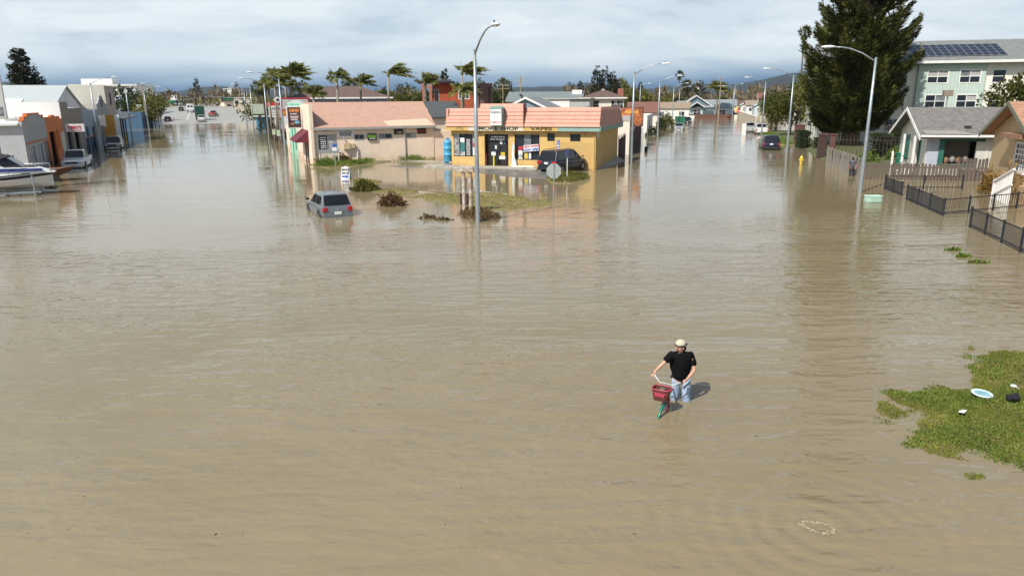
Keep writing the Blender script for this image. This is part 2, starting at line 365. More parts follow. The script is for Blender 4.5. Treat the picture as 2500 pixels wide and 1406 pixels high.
# ================================================================ shared builders
m_glass = mat('window_glass', (.018, .022, .028), .07, var=.0, spec=.6)
m_glassB = mat('window_curtain', (.16, .17, .18), .12, var=.35, scale=3, spec=.6); m_glassC = mat('window_blind', (.40, .40, .38), .18, var=.12, scale=6, spec=.6)
GR = random.Random(5)
m_white = mat('white_paint', (.74, .73, .70), .6, var=.06, scale=1.5, dirt=.12)
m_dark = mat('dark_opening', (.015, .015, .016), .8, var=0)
m_black = mat('black_plastic', (.018, .018, .02), .45, var=.1)
m_galv = mat('galvanised_steel', (.36, .40, .42), .42, metal=.55, var=.10, scale=2.5, dirt=.10)
m_lamp = mat('lamp_housing', (.62, .65, .67), .4, var=.05)
m_conc = mat('concrete', (.36, .34, .29), .9, var=.2, scale=1.2, bump=.3, bscale=25)
m_asph = mat('wet_asphalt', (.15, .145, .135), .34, var=.35, scale=.7, bump=.4, bscale=30)
m_chrome = mat('chrome', (.6, .6, .62), .18, metal=1., var=0)
m_steel_dark = mat('dark_steel', (.05, .05, .055), .5, metal=.4, var=.15)
m_letter_black = mat('black_lettering', (.015, .014, .014), .6, var=0)
m_letter_white = mat('white_lettering', (.8, .8, .8), .6, var=0)
m_letter_red = mat('red_lettering', (.55, .03, .05), .6, var=0)
m_letter_blue = mat('blue_lettering', (.03, .10, .35), .6, var=0)

def print_lines(parent, m, cx, y, cz, w_, h_, n, seed=0, name='print_lines'):
    """rows of small print too blurred to read: strokes of uneven width"""
    g = random.Random(seed); b = MB()
    for i in range(n):
        z = cz + h_/2 - (i + .5)*h_/n; x = cx - w_/2*g.uniform(.8, 1); e = cx + w_/2*g.uniform(.8, 1)
        while x < e:
            k = min(g.uniform(.25, .6)*h_/n, e - x); b.box(x, x + k*.72, y - .006, y - .001, z - .30*h_/n, z + .30*h_/n); x += k + (.3*h_/n if g.random() < .18 else 0)
    o = b.build(name, m, parent); o['kind'] = 'stuff'; return o
class Plane:
    """a vertical wall plane through point p with its x axis turned by angle a; on() reads bearings off it"""
    def __init__(s, p, a): s.p = p; s.a = a; s.u = (cos(a), sin(a)); s.n = (-sin(a), cos(a))
    def on(s, px, py):
        X, Y, Z = ray(px, py); t = (s.p[0]*s.n[0] + s.p[1]*s.n[1])/(X*s.n[0] + Y*s.n[1])
        return t*(X*s.u[0] + Y*s.u[1]) - (s.p[0]*s.u[0] + s.p[1]*s.u[1]), CAM_H + Z*t
    def rect(s, x0, y0, x1, y1):
        a = s.on(x0, y1); b = s.on(x1, y0); return a[0], b[0], a[1], b[1]
def cut_cells(u0, u1, z0, z1, ops):
    us = sorted({u0, u1, *[min(max(v, u0), u1) for o in ops for v in o[:2]]}); zs = sorted({z0, z1, *[min(max(v, z0), z1) for o in ops for v in o[2:4]]})
    for i in range(len(us) - 1):
        for j in range(len(zs) - 1):
            cu, cz = (us[i] + us[i+1])/2, (zs[j] + zs[j+1])/2
            if not any(o[0] < cu < o[1] and o[2] < cz < o[3] for o in ops): yield us[i], us[i+1], zs[j], zs[j+1]
def shell(parent, m, x0, x1, y0, y1, z0, z1, front=(), left=(), right=(), back=(), t=.18, name='wall'):
    b = MB()
    for u0, u1, a, c in cut_cells(x0, x1, z0, z1, front): b.box(u0, u1, y0, y0 + t, a, c)
    for u0, u1, a, c in cut_cells(x0, x1, z0, z1, back): b.box(u0, u1, y1 - t, y1, a, c)
    for u0, u1, a, c in cut_cells(y0 + t, y1 - t, z0, z1, left): b.box(x0, x0 + t, u0, u1, a, c)
    for u0, u1, a, c in cut_cells(y0 + t, y1 - t, z0, z1, right): b.box(x1 - t, x1, u0, u1, a, c)
    return b.build(name, m, parent)
def window(parent, x0, x1, z0, z1, y, fm=None, gm=None, nx=1, nz=1, fw=.06, side='front', name='window', sill=False, proud=.03, inset=.10):
    """window part (its frame) with each pane a sub-part; side front faces -y, left faces -x, right faces +x"""
    fm = fm or m_white; own = gm; fr = MB()
    def B(b, u0, u1, d0, d1, a, c):
        if side == 'front': b.box(u0, u1, y + d0, y + d1, a, c)
        elif side == 'back': b.box(u0, u1, y - d1, y - d0, a, c)
        elif side == 'left': b.box(y + d0, y + d1, u0, u1, a, c)
        else: b.box(y - d1, y - d0, u0, u1, a, c)
    B(fr, x0 - fw, x1 + fw, -proud, inset, z1, z1 + fw); B(fr, x0 - fw, x1 + fw, -proud, inset, z0 - fw, z0)
    B(fr, x0 - fw, x0, -proud, inset, z0, z1); B(fr, x1, x1 + fw, -proud, inset, z0, z1)
    mw = fw*.6
    for i in range(1, nx):
        xx = x0 + (x1 - x0)*i/nx; B(fr, xx - mw/2, xx + mw/2, -proud*.5 + .01, inset, z0, z1)
    for j in range(1, nz):
        zz = z0 + (z1 - z0)*j/nz
        for i in range(nx):
            B(fr, x0 + (x1 - x0)*i/nx + (mw/2 if i else 0), x0 + (x1 - x0)*(i + 1)/nx - (mw/2 if i < nx - 1 else 0), -proud*.5 + .012, inset, zz - mw/2, zz + mw/2)
    if sill: B(fr, x0 - fw*1.5, x1 + fw*1.5, -.1, inset, z0 - fw*1.8, z0 - fw - .002)
    wo = fr.build(name, fm, parent)
    for i in range(nx):
        for j in range(nz):
            b = MB(); B(b, x0 + (x1 - x0)*i/nx, x0 + (x1 - x0)*(i + 1)/nx, inset - .04, inset - .02, z0 + (z1 - z0)*j/nz, z0 + (z1 - z0)*(j + 1)/nz); b.build('pane', own or GR.choice((m_glass, m_glass, m_glass, m_glassB, m_glassC if j == nz - 1 else m_glassB)), wo)
    return wo
def panel(name, m, parent, x0, x1, z0, z1, y, side='front', th=.03):
    b = MB()
    if side == 'front': b.box(x0, x1, y - th, y - .002, z0, z1)
    elif side == 'left': b.box(y - th, y - .002, x0, x1, z0, z1)
    else: b.box(y + .002, y + th, x0, x1, z0, z1)
    return b.build(name, m, parent)
def gable(parent, m, x0, x1, y0, y1, ze, zr, along='x', over=.4, th=.14, trim=None, name='roof'):
    """gable roof, ridge along x or y"""
    b = MB()
    if along == 'x':
        ym = (y0 + y1)/2; k = (zr - ze)/(ym - y0); a0, a1 = y0 - over, y1 + over; zl = ze - k*over
        b.prism([(a0, zl), (ym, zr), (ym, zr + th), (a0, zl + th)], x0 - over, x1 + over, 'x')
        b.prism([(ym, zr), (a1, zl), (a1, zl + th), (ym, zr + th)], x0 - over, x1 + over, 'x')
    else:
        xm = (x0 + x1)/2; k = (zr - ze)/(xm - x0); a0, a1 = x0 - over, x1 + over; zl = ze - k*over
        b.prism([(a0, zl), (xm, zr), (xm, zr + th), (a0, zl + th)], y0 - over, y1 + over, 'y')
        b.prism([(xm, zr), (a1, zl), (a1, zl + th), (xm, zr + th)], y0 - over, y1 + over, 'y')
    r = b.build(name, m, parent)
    if trim:
        if along == 'x':
            for xx in (x0 - over - .05, x1 + over + .003): 
                t = MB(); t.prism([(a0, zl - .12), (ym, zr - .12), (ym, zr + th + .02), (a0, zl + th + .02)], xx, xx + .047, 'x'); t.prism([(ym, zr - .12), (a1, zl - .12), (a1, zl + th + .02), (ym, zr + th + .02)], xx, xx + .047, 'x'); t.build('barge_board', trim, r)
        else:
            for yy in (y0 - over - .05, y1 + over + .003):
                t = MB(); t.prism([(a0, zl - .12), (xm, zr - .12), (xm, zr + th + .02), (a0, zl + th + .02)], yy, yy + .047, 'y'); t.prism([(xm, zr - .12), (a1, zl - .12), (a1, zl + th + .02), (xm, zr + th + .02)], yy, yy + .047, 'y'); t.build('barge_board', trim, r)
    return r
def gable_end(parent, m, x0, x1, y0, y1, ze, zr, along='x', t=.16, name='gable_wall'):
    if along == 'x':
        ym = (y0 + y1)/2
        for xx in (x0, x1 - t): MB().prism([(y0, ze), (y1, ze), (ym, zr)], xx, xx + t, 'x').build(name, m, parent)
    else:
        xm = (x0 + x1)/2
        for yy in (y0, y1 - t): MB().prism([(x0, ze), (x1, ze), (xm, zr)], yy, yy + t, 'y').build(name, m, parent)
def hip(parent, m, x0, x1, y0, y1, ze, zr, over=.5, name='roof'):
    X0, X1, Y0, Y1 = x0 - over, x1 + over, y0 - over, y1 + over; d = min(X1 - X0, Y1 - Y0)/2
    if X1 - X0 >= Y1 - Y0: A, B_ = (X0 + d, (Y0 + Y1)/2, zr), (X1 - d, (Y0 + Y1)/2, zr)
    else: A, B_ = ((X0 + X1)/2, Y0 + d, zr), ((X0 + X1)/2, Y1 - d, zr)
    b = MB()
    if X1 - X0 >= Y1 - Y0:
        b.add([(X0,Y0,ze),(X1,Y0,ze),(X1,Y1,ze),(X0,Y1,ze),A,B_,(X0,Y0,ze-.15),(X1,Y0,ze-.15),(X1,Y1,ze-.15),(X0,Y1,ze-.15)],
              [(0,1,5,4),(1,2,5),(2,3,4,5),(3,0,4),(6,9,8,7),(0,6,7,1),(1,7,8,2),(2,8,9,3),(3,9,6,0)])
    else:
        b.add([(X0,Y0,ze),(X1,Y0,ze),(X1,Y1,ze),(X0,Y1,ze),A,B_,(X0,Y0,ze-.15),(X1,Y0,ze-.15),(X1,Y1,ze-.15),(X0,Y1,ze-.15)],
              [(0,1,4),(1,2,5,4),(2,3,5),(3,0,4,5),(6,9,8,7),(0,6,7,1),(1,7,8,2),(2,8,9,3),(3,9,6,0)])
    return b.build(name, m, parent)
def flat_roof(parent, m, x0, x1, y0, y1, z, name='roof'):
    return MB().box(x0 + .19, x1 - .19, y0 + .19, y1 - .19, z - .35, z - .25).build(name, m, parent)

# ---- terrain patches that rise out of the water with an uneven shore
def inside(poly, X, Y):
    c = np.zeros_like(X, bool); n = len(poly)
    for i in range(n):
        x0, y0 = poly[i]; x1, y1 = poly[(i + 1) % n]
        c ^= ((y0 > Y) != (y1 > Y)) & (X < (x1 - x0)*(Y - y0)/(y1 - y0 + 1e-12) + x0)
    return c
def edge_dist(poly, X, Y):
    d = np.full_like(X, 1e9); n = len(poly)
    for i in range(n):
        x0, y0 = poly[i]; x1, y1 = poly[(i + 1) % n]; dx, dy = x1 - x0, y1 - y0
        t = np.clip(((X - x0)*dx + (Y - y0)*dy)/(dx*dx + dy*dy + 1e-12), 0, 1); d = np.minimum(d, np.hypot(X - x0 - t*dx, Y - y0 - t*dy))
    return np.where(inside(poly, X, Y), d, -d)
def mound(name, label, poly, m, zmax=.15, slope=.25, amp=.05, res=.15, nscale=2.0, seed=1, cat='ground', kind='structure', oct=4, plane=None):
    xs = [p[0] for p in poly]; ys = [p[1] for p in poly]; pad = .5
    nx = int((max(xs) - min(xs) + 2*pad)/res) + 2; ny = int((max(ys) - min(ys) + 2*pad)/res) + 2
    X, Y = np.meshgrid(np.linspace(min(xs) - pad, max(xs) + pad, nx), np.linspace(min(ys) - pad, max(ys) + pad, ny))
    Z = np.minimum(edge_dist(poly, X, Y)*slope, zmax) + amp*fbm(X, Y, oct, seed, nscale)
    if plane is not None: Z = Z + plane(X, Y)
    V = np.stack([X, Y, Z], -1).reshape(-1, 3); idx = np.arange(nx*ny).reshape(ny, nx)
    Fq = np.stack([idx[:-1, :-1], idx[:-1, 1:], idx[1:, 1:], idx[1:, :-1]], -1).reshape(-1, 4)
    Fq = Fq[V[Fq][:, :, 2].max(1) > -.08]
    o = npmesh(name, V, Fq, m, smooth=True); tag(o, label, cat, kind=kind)
    return X, Y, Z
def tuft_field(name, label, X, Y, Z, m, n, h=.1, zmin=.0, seed=3, keep=None, cat='grass', wid=.25, lean=.5):
    """short grass blades standing on a terrain patch"""
    r = np.random.default_rng(seed); ok = Z.ravel() > zmin
    if keep is not None: ok &= keep(X.ravel(), Y.ravel())
    ids = np.flatnonzero(ok)
    if len(ids) == 0: return
    pick = r.choice(ids, n); res = abs(X[0, 1] - X[0, 0])
    P = np.stack([X.ravel()[pick] + r.uniform(-.5, .5, n)*res, Y.ravel()[pick] + r.uniform(-.5, .5, n)*res, Z.ravel()[pick] - .01], 1)
    D = np.tile([0, 0, 1.0], (n, 1)); V, Fq = leaf_quads(P, D, h, wid, lean)
    o = npmesh(name, V, Fq, m); tag(o, label, cat, kind='stuff'); return o
def bush(name, label, loc, rx, ry, h, m, n=900, size=.12, cat='shrub', group=None, aspect=.55, seed=0, stems=True, dome=True, squash=0.0):
    r = np.random.default_rng(seed + 11); t = thing(name, label, cat, loc, 0, group)
    d = r.normal(0, 1, (n, 3)); d[:, 2] = np.abs(d[:, 2]) if dome else d[:, 2]; d /= np.linalg.norm(d, axis=1, keepdims=True)
    rad = r.uniform(.35, 1.0, n)**.5
    lump = 1 + .22*np.sin(d[:, 0]*5 + seed) * np.cos(d[:, 1]*6 + seed*2) + .15*np.sin(d[:, 2]*9 + d[:, 0]*7)
    P = d*(rad*lump)[:, None]*np.array([rx, ry, h if dome else h/2]) + (np.array([0, 0, 0]) if dome else np.array([0, 0, h/2]))
    V, Fq = leaf_quads(P, d + np.array([0, 0, .35]), size, aspect, .7)
    npmesh('foliage', V, Fq, m, t)
    if stems:
        b = MB()
        for k in range(7):
            a = 2*pi*k/7 + seed; b.tube([(0, 0, -.3), (rx*.35*cos(a), ry*.35*sin(a), h*.45), (rx*.6*cos(a + .3), ry*.6*sin(a + .3), h*.75)], [.03, .02, .008], 5)
        b.build('stem', mat('bark', (.10, .075, .05), .9, var=.3, scale=6, bump=.5, bscale=20), t)
    return t
def lamp_post(label, xy, arm, alen=2.45, rise=.78, top=8.15, base=-.5, tilt=0.0, group='cobra-head street lamps', cell=True):
    t = thing('street_lamp', label, 'street lamp', (xy[0], xy[1], 0), arm, group)       # local x points along the arm
    MB().tube([(0, 0, base), (0, 0, .0), (0, 0, top*.5), (0, 0, top + .05)], [.13, .125, .10, .068], 12).build('pole', m_galv, t, smooth=True)
    pts = [(alen*.0, 0, top - .12), (alen*.33, 0, top + rise*.50), (alen*.62, 0, top + rise*.86), (alen*.82, 0, top + rise*.98), (alen, 0, top + rise)]
    MB().tube(pts, [.05, .045, .04, .036, .034], 8).build('arm', m_galv, t, smooth=True)
    MB().lathe([(.075, 0), (.075, .06), (.03, .10), (0.0, .11)], (0, 0, top + .03), 12).build('pole_cap', m_galv, t)
    h = MB(); sec = [(-.08, .05, .05), (.05, .09, .08), (.25, .15, .11), (.5, .15, .11), (.68, .11, .08), (.78, .05, .04)]
    vs = []; n = 10
    for x, wy, hz in sec:
        for j in range(n):
            a = 2*pi*j/n; vs.append((alen + x, wy*cos(a), top + rise + .01 + hz*max(sin(a), -.35)))
    h.add(vs, [(i*n + j, i*n + (j + 1) % n, (i + 1)*n + (j + 1) % n, (i + 1)*n + j) for i in range(len(sec) - 1) for j in range(n)] + [tuple(range(n)), tuple(range((len(sec) - 1)*n, len(sec)*n))])
    hd = h.build('lamp_head', m_lamp, t, smooth=True)
    MB().box(alen + .2, alen + .6, -.1, .1, top + rise - .055, top + rise - .03).build('lens', mat('lamp_lens', (.45, .46, .44), .25, var=0), hd)
    if cell: MB().lathe([(.045, 0), (.045, .09), (.0, .1)], (alen + .25, 0, top + rise + .11), 8).build('photocell', m_black, hd)
    MB().box(.11, .15, -.05, .05, .5, .8).build('hand_hole_cover', m_galv, t)
    return t
# ================================================================ THE CORNER LOT: smoke shop, its car park and planted islands
SC = (7.21, 61.51); SA = radians(-19.0); S = Plane(SC, SA)
m_ywall = mat('yellow_wall_paint', (.60, .40, .145), .75, var=.10, scale=1.2, dirt=.22, low=.4)
m_ybrick = mat('yellow_painted_brick', (.61, .41, .15), .78, var=.10, scale=2.0, dirt=.15)
m_tile = mat('salmon_roof_tile', (.60, .315, .235), .8, var=.14, scale=2.5, bump=.35, bscale=6, dirt=.15, stretch=(6, 1, 1))
m_teal = mat('teal_trim', (.24, .38, .33), .65, var=.1, scale=2, dirt=.15)
m_cream = mat('cream_board', (.62, .57, .42), .7, var=.1, scale=2, dirt=.2)
m_ybrd = mat('yellow_board', (.55, .38, .12), .7, var=.12, scale=2, dirt=.2)
m_bronze = mat('bronze_frame', (.035, .03, .027), .45, metal=.4, var=.1)
shop = thing('corner_shop', 'yellow corner shop with salmon tile mansard roof and SMOKE SHOP VAPES lettering', 'shop', SC, SA)
SW = 13.35; SD = 10.0; ZW = 3.36; fl = .16
def sx(px): return S.on(px, 360)[0]
o_left = (sx(1108), sx(1166), .95, 2.95); o_door = (sx(1183), sx(1241), fl, 2.95); o_right = (sx(1256.5), sx(1317), .75, 2.95)
o_w1 = (sx(1337.5), sx(1353), 2.47, 3.02); o_w2 = (sx(1393), sx(1415.5), 2.47, 2.97)
shell(shop, m_ywall, -SW, sx(1319), 0, SD, -.5, ZW, front=[o_left, o_door, o_right], t=.22)
shell(shop, m_ybrick, sx(1319), 0, 0, SD, -.5, ZW, front=[o_w1, o_w2], t=.22)
# individual painted bricks stand a little proud on the sunny end bay
brick = MB().box(0, .385, -.012, .0, 0, .085); bm0 = None; nb = 0
bx0, bx1 = sx(1356) + .05, -.06
for r_ in range(23):
    z = .05 + r_*.1015; off = .2 if r_ % 2 else 0.0; x = bx0 - off
    while x < bx1 - .05:
        a, b_ = max(x, bx0), min(x + .385, bx1)
        if b_ - a > .1 and nb < 290 and b_ - a > .38:
            if bm0 is None:
                bo = brick.build('brick', m_ybrick, shop); bm0 = bo.data
            else:
                bo = link(bpy.data.objects.new('brick', bm0), shop)
            bo.location = (a, random.uniform(-.004, .0), z); nb += 1
        x += .40
# glazing
for (x0, x1, z0, z1), k in ((o_left, 4), (o_right, 3)):
    w_ = window(shop, x0, x1, z0, z1, 0.04, fm=m_bronze, nx=k, nz=1, fw=.05, inset=.14)
w_ = window(shop, *o_w1, 0.0, fm=m_bronze, nx=1, fw=.04); window(shop, *o_w2, 0.0, fm=m_bronze, nx=1, fw=.04)
# recessed double door
dx0, dx1 = o_door[0], o_door[1]; dm = (dx0 + dx1)/2
MB().box(dx0 + .02, dx1 - .02, .5, .54, fl, 2.94).build('entrance_backing', m_bronze, shop)
for k, (a, b_) in enumerate(((dx0 + .38, dm - .02 + .18), (dm + .02 + .18, dx1 - .30))):
    d_ = MB(); d_.box(a, a + .09, .44, .49, fl, 2.2); d_.box(b_ - .09, b_, .44, .49, fl, 2.2); d_.box(a + .09, b_ - .09, .44, .49, fl, fl + .25); d_.box(a + .09, b_ - .09, .44, .49, 2.08, 2.2); d_.box(a + .09, b_ - .09, .44, .49, 1.1, 1.2)
    do = d_.build('door', m_bronze, shop); MB().box(a + .09, b_ - .09, .455, .465, fl + .25, 2.08).build('pane', m_glass, do)
    MB().tube([(b_ - .14 if k == 0 else a + .14, .41, .95), (b_ - .14 if k == 0 else a + .14, .41, 1.35)], .015, 6).build('handle', m_chrome, do)
MB().box(dx0 + .02, dx1 - .02, .40, .43, 2.28, 2.9).build('transom', m_glass, shop)
print_lines(shop, m_letter_white, dm, .40, 2.58, 1.5, .42, 2, 3)
# posters and notices
m_p1 = mat('poster_white', (.68, .68, .66), .6, var=.2, scale=9); m_p2 = mat('poster_teal', (.05, .17, .19), .5, var=.5, scale=7); m_p3 = mat('poster_red', (.45, .04, .06), .5, var=.2)
m_p4 = mat('poster_mono', (.5, .5, .5), .5, col2=(.03, .03, .035), scale=7); m_py = mat('poster_yellow', (.6, .45, .04), .5, var=.2)
def poster(px0, py0, px1, py1, m, y=.12, nm='poster'):
    x0, x1, z0, z1 = S.rect(px0, py0, px1, py1); return panel(nm, m, shop, x0, x1, z0, z1, y)
for a in ((1109, 337, 1120, 379, m_p4), (1123, 337, 1133, 348, m_p1), (1123, 349, 1134, 371, m_p2), (1123, 371, 1134, 380, m_p1), (1137, 340, 1147, 380, m_p4), (1154, 350, 1159, 359, m_p3), (1154, 360, 1161, 380, m_p1),
          (1265, 358, 1275, 367, m_p3), (1265, 368, 1275, 389, m_p1), (1280, 374, 1288, 388, m_py), (1291, 374, 1296, 388, m_p1)): poster(*a, y=.09 if a[0] < 1300 else .12)
for a in ((1217, 341, 1223, 353, m_p1), (1227, 341, 1230, 353, m_p2), (1205, 356, 1209, 365, m_p1), (1219, 373, 1229, 381, m_py), (1215, 382, 1230, 390, m_p1)): poster(*a, y=.43)
text('638', m_letter_black, shop, .42, (S.on(1270, 380)[0], .055, S.on(1270, 382)[1]), name='poster_lettering', sx=.7)
text('905', m_letter_black, shop, .42, (S.on(1128, 376)[0], .055, S.on(1128, 375)[1]), name='poster_lettering', sx=.7)
# hung banner
x0, x1, z0, z1 = S.rect(1278.5, 352.5, 1315.5, 371)
bn = MB().obox(((x0 + x1)/2, -.06, (z0 + z1)/2), x1 - x0, .015, (z1 - z0)*.84, Matrix.Rotation(radians(-5.5), 3, 'Y')).build('banner', m_letter_white, shop)
text('CHECK CASHING', m_letter_red, bn, .24, ((x0 + x1)/2, -.08, (z0 + z1)/2 + .14), (pi/2, radians(-5.5), 0), sx=.80, bold=.008)
text('NOW OPEN', m_letter_blue, bn, .31, ((x0 + x1)/2 + .02, -.08, (z0 + z1)/2 - .15), (pi/2, radians(-5.5), 0), sx=.88, bold=.012)
# blocked doorway with faded sticker, accessible-parking notice
x0, x1, z0, z1 = S.rect(1337.5, 346, 1354, 416); MB().box(x0, x1, -.03, -.002, .1, z1).build('blocked_door', m_ywall, shop, bevel=.01)
panel('sticker', mat('faded_blue', (.35, .50, .55), .6, var=.4, scale=8), shop, x0 + .15, x0 + .5, z0 + 1.15, z0 + 1.55, -.03)
x0, x1, z0, z1 = S.rect(1359.5, 342.5, 1366.5, 366.5); ns = panel('parking_notice', m_letter_blue, shop, x0, x1, z0, z1, 0)
panel('notice_panel', m_letter_white, ns, x0 + .03, x1 - .03, z0 + .05, z0 + .22, -.03, th=.01); panel('notice_panel', m_letter_white, ns, x0 + .03, x1 - .03, z0 + .32, z0 + .43, -.03, th=.01)
wc = MB(); cxm = (x0 + x1)/2; wc.lathe([(.09, -.004), (.11, -.004), (.11, .004), (.09, .004)], (0, 0, 0), 14)
wc = MB(); wc.tube([(cxm + .075*cos(2*pi*k/12), -.042, z1 - .24 + .075*sin(2*pi*k/12)) for k in range(10)], .014, 5); wc.tube([(cxm - .02, -.042, z1 - .06), (cxm - .01, -.042, z1 - .20), (cxm + .06, -.042, z1 - .20), (cxm + .09, -.042, z1 - .30)], .016, 5); wc.ell((cxm - .02, -.042, z1 - .035), .025, .01, .025, 8, 6); wc.build('wheelchair_symbol', m_letter_white, ns)
# fascia boards with painted capitals
zb, zt = 3.26, 3.66; yf = -.42
def fascia(px0, px1, m, name='fascia_board', z0=zb, z1=zt): 
    a, b_ = sx(px0), sx(px1); return MB().box(a, b_, yf - .03, yf, z0, z1).build(name, m, shop)
fascia(1092, 1148.4, m_ybrd); fascia(1148.6, 1282.6, m_cream); fascia(1282.9, 1365, m_ybrd); fascia(1365.2, 1468, m_teal)
zl = (zb + zt)/2 - .015
m_faded = mat('faded_lettering', (.22, .13, .06), .7, var=.1)
text('PIPES', m_faded, shop, .33, (sx(1126) + .08, yf - .035, zl), sx=1.05, ext=.004)
text('SMOKE SHOP', m_letter_black, shop, .36, (sx(1217) , yf - .035, zl), sx=1.86, bold=.012, ext=.004)
text('VAPES', m_letter_black, shop, .36, (sx(1325), yf - .035, zl), sx=1.95, bold=.012, ext=.004)
MB().box(-SW - .35, .40, yf, .5, zb + .02, zb + .07).build('soffit', m_ywall, shop)
MB().box(.40, .43, yf - .03, SD + .3, zb, zt).build('fascia_board', m_teal, shop)
for k in range(4): MB().tube([(-.9 - k*3.2, -.03, 2.9), (-.9 - k*3.2, yf, zb + .02)], .02, 5).build('bracket', m_bronze, shop)
# mansard: five courses of tile on the front and on the street side, each course proud of the one above
z0m, z1m = zt - .02, 5.24
def course_row(xa, xb, zlo, zhi, n, name='tile_course', dy=0.0, mt=None):
    for i in range(n):
        t0, t1 = i/n, (i + 1)/n; za, zc_ = zlo + (zhi - zlo)*t0, zlo + (zhi - zlo)*t1
        ya, yb = -.47 + .50*(za - z0m)/(z1m - z0m) + dy, -.47 + .50*(zc_ - z0m)/(z1m - z0m) + dy
        MB().add([(xa, ya - .07, za), (xb, ya - .07, za), (xb, ya, za), (xa, ya, za), (xa, yb - .01, zc_), (xb, yb - .01, zc_), (xb, yb + .05, zc_), (xa, yb + .05, zc_)],
                 [(0,1,5,4),(0,3,2,1),(4,5,6,7),(3,7,6,2),(0,4,7,3),(1,2,6,5)]).build(name, mt or m_tile, shop)
xs_split = sx(1283)
course_row(-SW - .32, xs_split - .06, z0m, z1m - .06, 5); course_row(xs_split + .04, .40, z0m, z1m, 5)
MB().box(xs_split - .055, xs_split + .035, -.50, .1, z0m - .1, z1m + .32).build('roof_divider', mat('rust_divider', (.17, .07, .05), .8), shop)
course_row(sx(1174), xs_split - .06, z1m - .03, z1m + .33, 1, dy=.01)
for i in range(5):      # street side
    za, zc_ = z0m + (z1m - z0m)*i/5, z0m + (z1m - z0m)*(i + 1)/5; xa, xb = .43 - .42*i/5, .43 - .42*(i + 1)/5
    MB().add([(xa + .05, -.47 + .5*i/5, za), (xa + .05, SD + .3, za), (xa - .02, SD + .3, za), (xa - .02, -.45 + .5*i/5, za), (xb + .0, -.47 + .5*(i+1)/5, zc_), (xb, SD + .3, zc_), (xb - .06, SD + .3, zc_), (xb - .06, -.45 + .5*(i+1)/5, zc_)],
             [(0,1,5,4),(0,3,2,1),(4,5,6,7),(3,7,6,2),(0,4,7,3),(1,2,6,5)]).build('tile_course', m_tile, shop)
MB().box(-SW - .2, .0, .05, SD, z1m - .4, z1m - .15).build('roof', mat('gravel_roof', (.3, .27, .24), .95, var=.2), shop)
MB().box(-SW - .30, -SW - .1, -.3, SD, ZW, z1m - .1).build('side_parapet', m_tile, shop)
# sign cabinet with arched hood
x0, x1, z0, z1 = S.rect(1206.5, 266, 1232.5, 305); cx_ = (x0 + x1)/2
cab = MB().box(x0 - .05, x1 + .05, -.95, -.30, z0 - .05, z1).build('sign_cabinet', m_teal, shop, bevel=.02)
MB().box(x0, x1, -.965, -.952, z0, z1 - .02).build('sign_face', m_letter_white, cab)
arc = [(cx_ + (x1 - x0)*.62*cos(pi*k/12), z1 + .26*sin(pi*k/12)) for k in range(13)]
MB().prism(arc, -1.0, -.2, 'y').build('arched_hood', m_teal, cab)
text("Dulce's", m_letter_black, cab, .36, (cx_, -.972, z1 - .27), sx=.88, ext=.004, bold=.006); text('TOBACCO', m_letter_red, cab, .30, (cx_, -.972, z0 + .22), sx=.66, ext=.004, bold=.004)
MB().ell((cx_, -.968, (z0 + z1)/2), .12, .008, .03, 10, 6).build('emblem', mat('emblem_olive', (.25, .22, .05), .6), cab)
# wall light, downpipe, floodlight box
MB().box(.002, .10, .3, .75, 2.75, 3.2).build('wall_light', m_white, shop); MB().tube([(-.12, -.05, 0), (-.12, -.05, 3.28)], .045, 8).build('downpipe', m_ywall, shop)
# AC unit box and vent on the flat roof
MB().box(-1.6, -1.1, 2, 2.6, 5.0, 5.35).build('roof_vent', m_galv, shop)

# ---- pavement in front of the shop, car park, kerbs
def s2w(x, y): return SC[0] + x*cos(SA) - y*sin(SA), SC[1] + x*sin(SA) + y*cos(SA)
pv = thing('pavement', 'pale concrete pavement slab along the smoke shop front', 'pavement', SC, SA); pv['kind'] = 'structure'
k = 0; xx = -SW - 2.2
while xx < sx(1322):
    xe = min(xx + 1.9, sx(1322)); MB().box(xx, xe - .015, -1.45, -.003, -.3, fl - (.05 if xx > sx(1260) else 0) + random.uniform(-.006, .006)).build('slab', m_conc, pv, bevel=.015); xx = xe
lot_poly = [s2w(-SW - 6, -1.3), s2w(-5, -1.3), s2w(-.2, -.4), s2w(.0, -3.2), G(1425, 434), G(1330, 437), G(1240, 431), G(1150, 421), G(1075, 411), G(990, 404)]
LX, LY, LZ = mound('car_park', 'wet patched asphalt of the corner car park showing above the flood', lot_poly, m_asph, zmax=.20, slope=.10, amp=.06, res=.18, nscale=1.1, seed=5, cat='car park')
# wall at the foot of the side, sloped concrete
MB().add([s2w(.02, -.1) + (.0,), s2w(.9, -.1) + (-.05,), s2w(.9, 9.8) + (-.05,), s2w(.02, 9.8) + (.45,)], [(0, 1, 2, 3)]).build('side_ramp', m_conc)
tag(bpy.data.objects['side_ramp'], 'sloping concrete strip along the shaded side of the smoke shop', 'ramp', kind='structure')

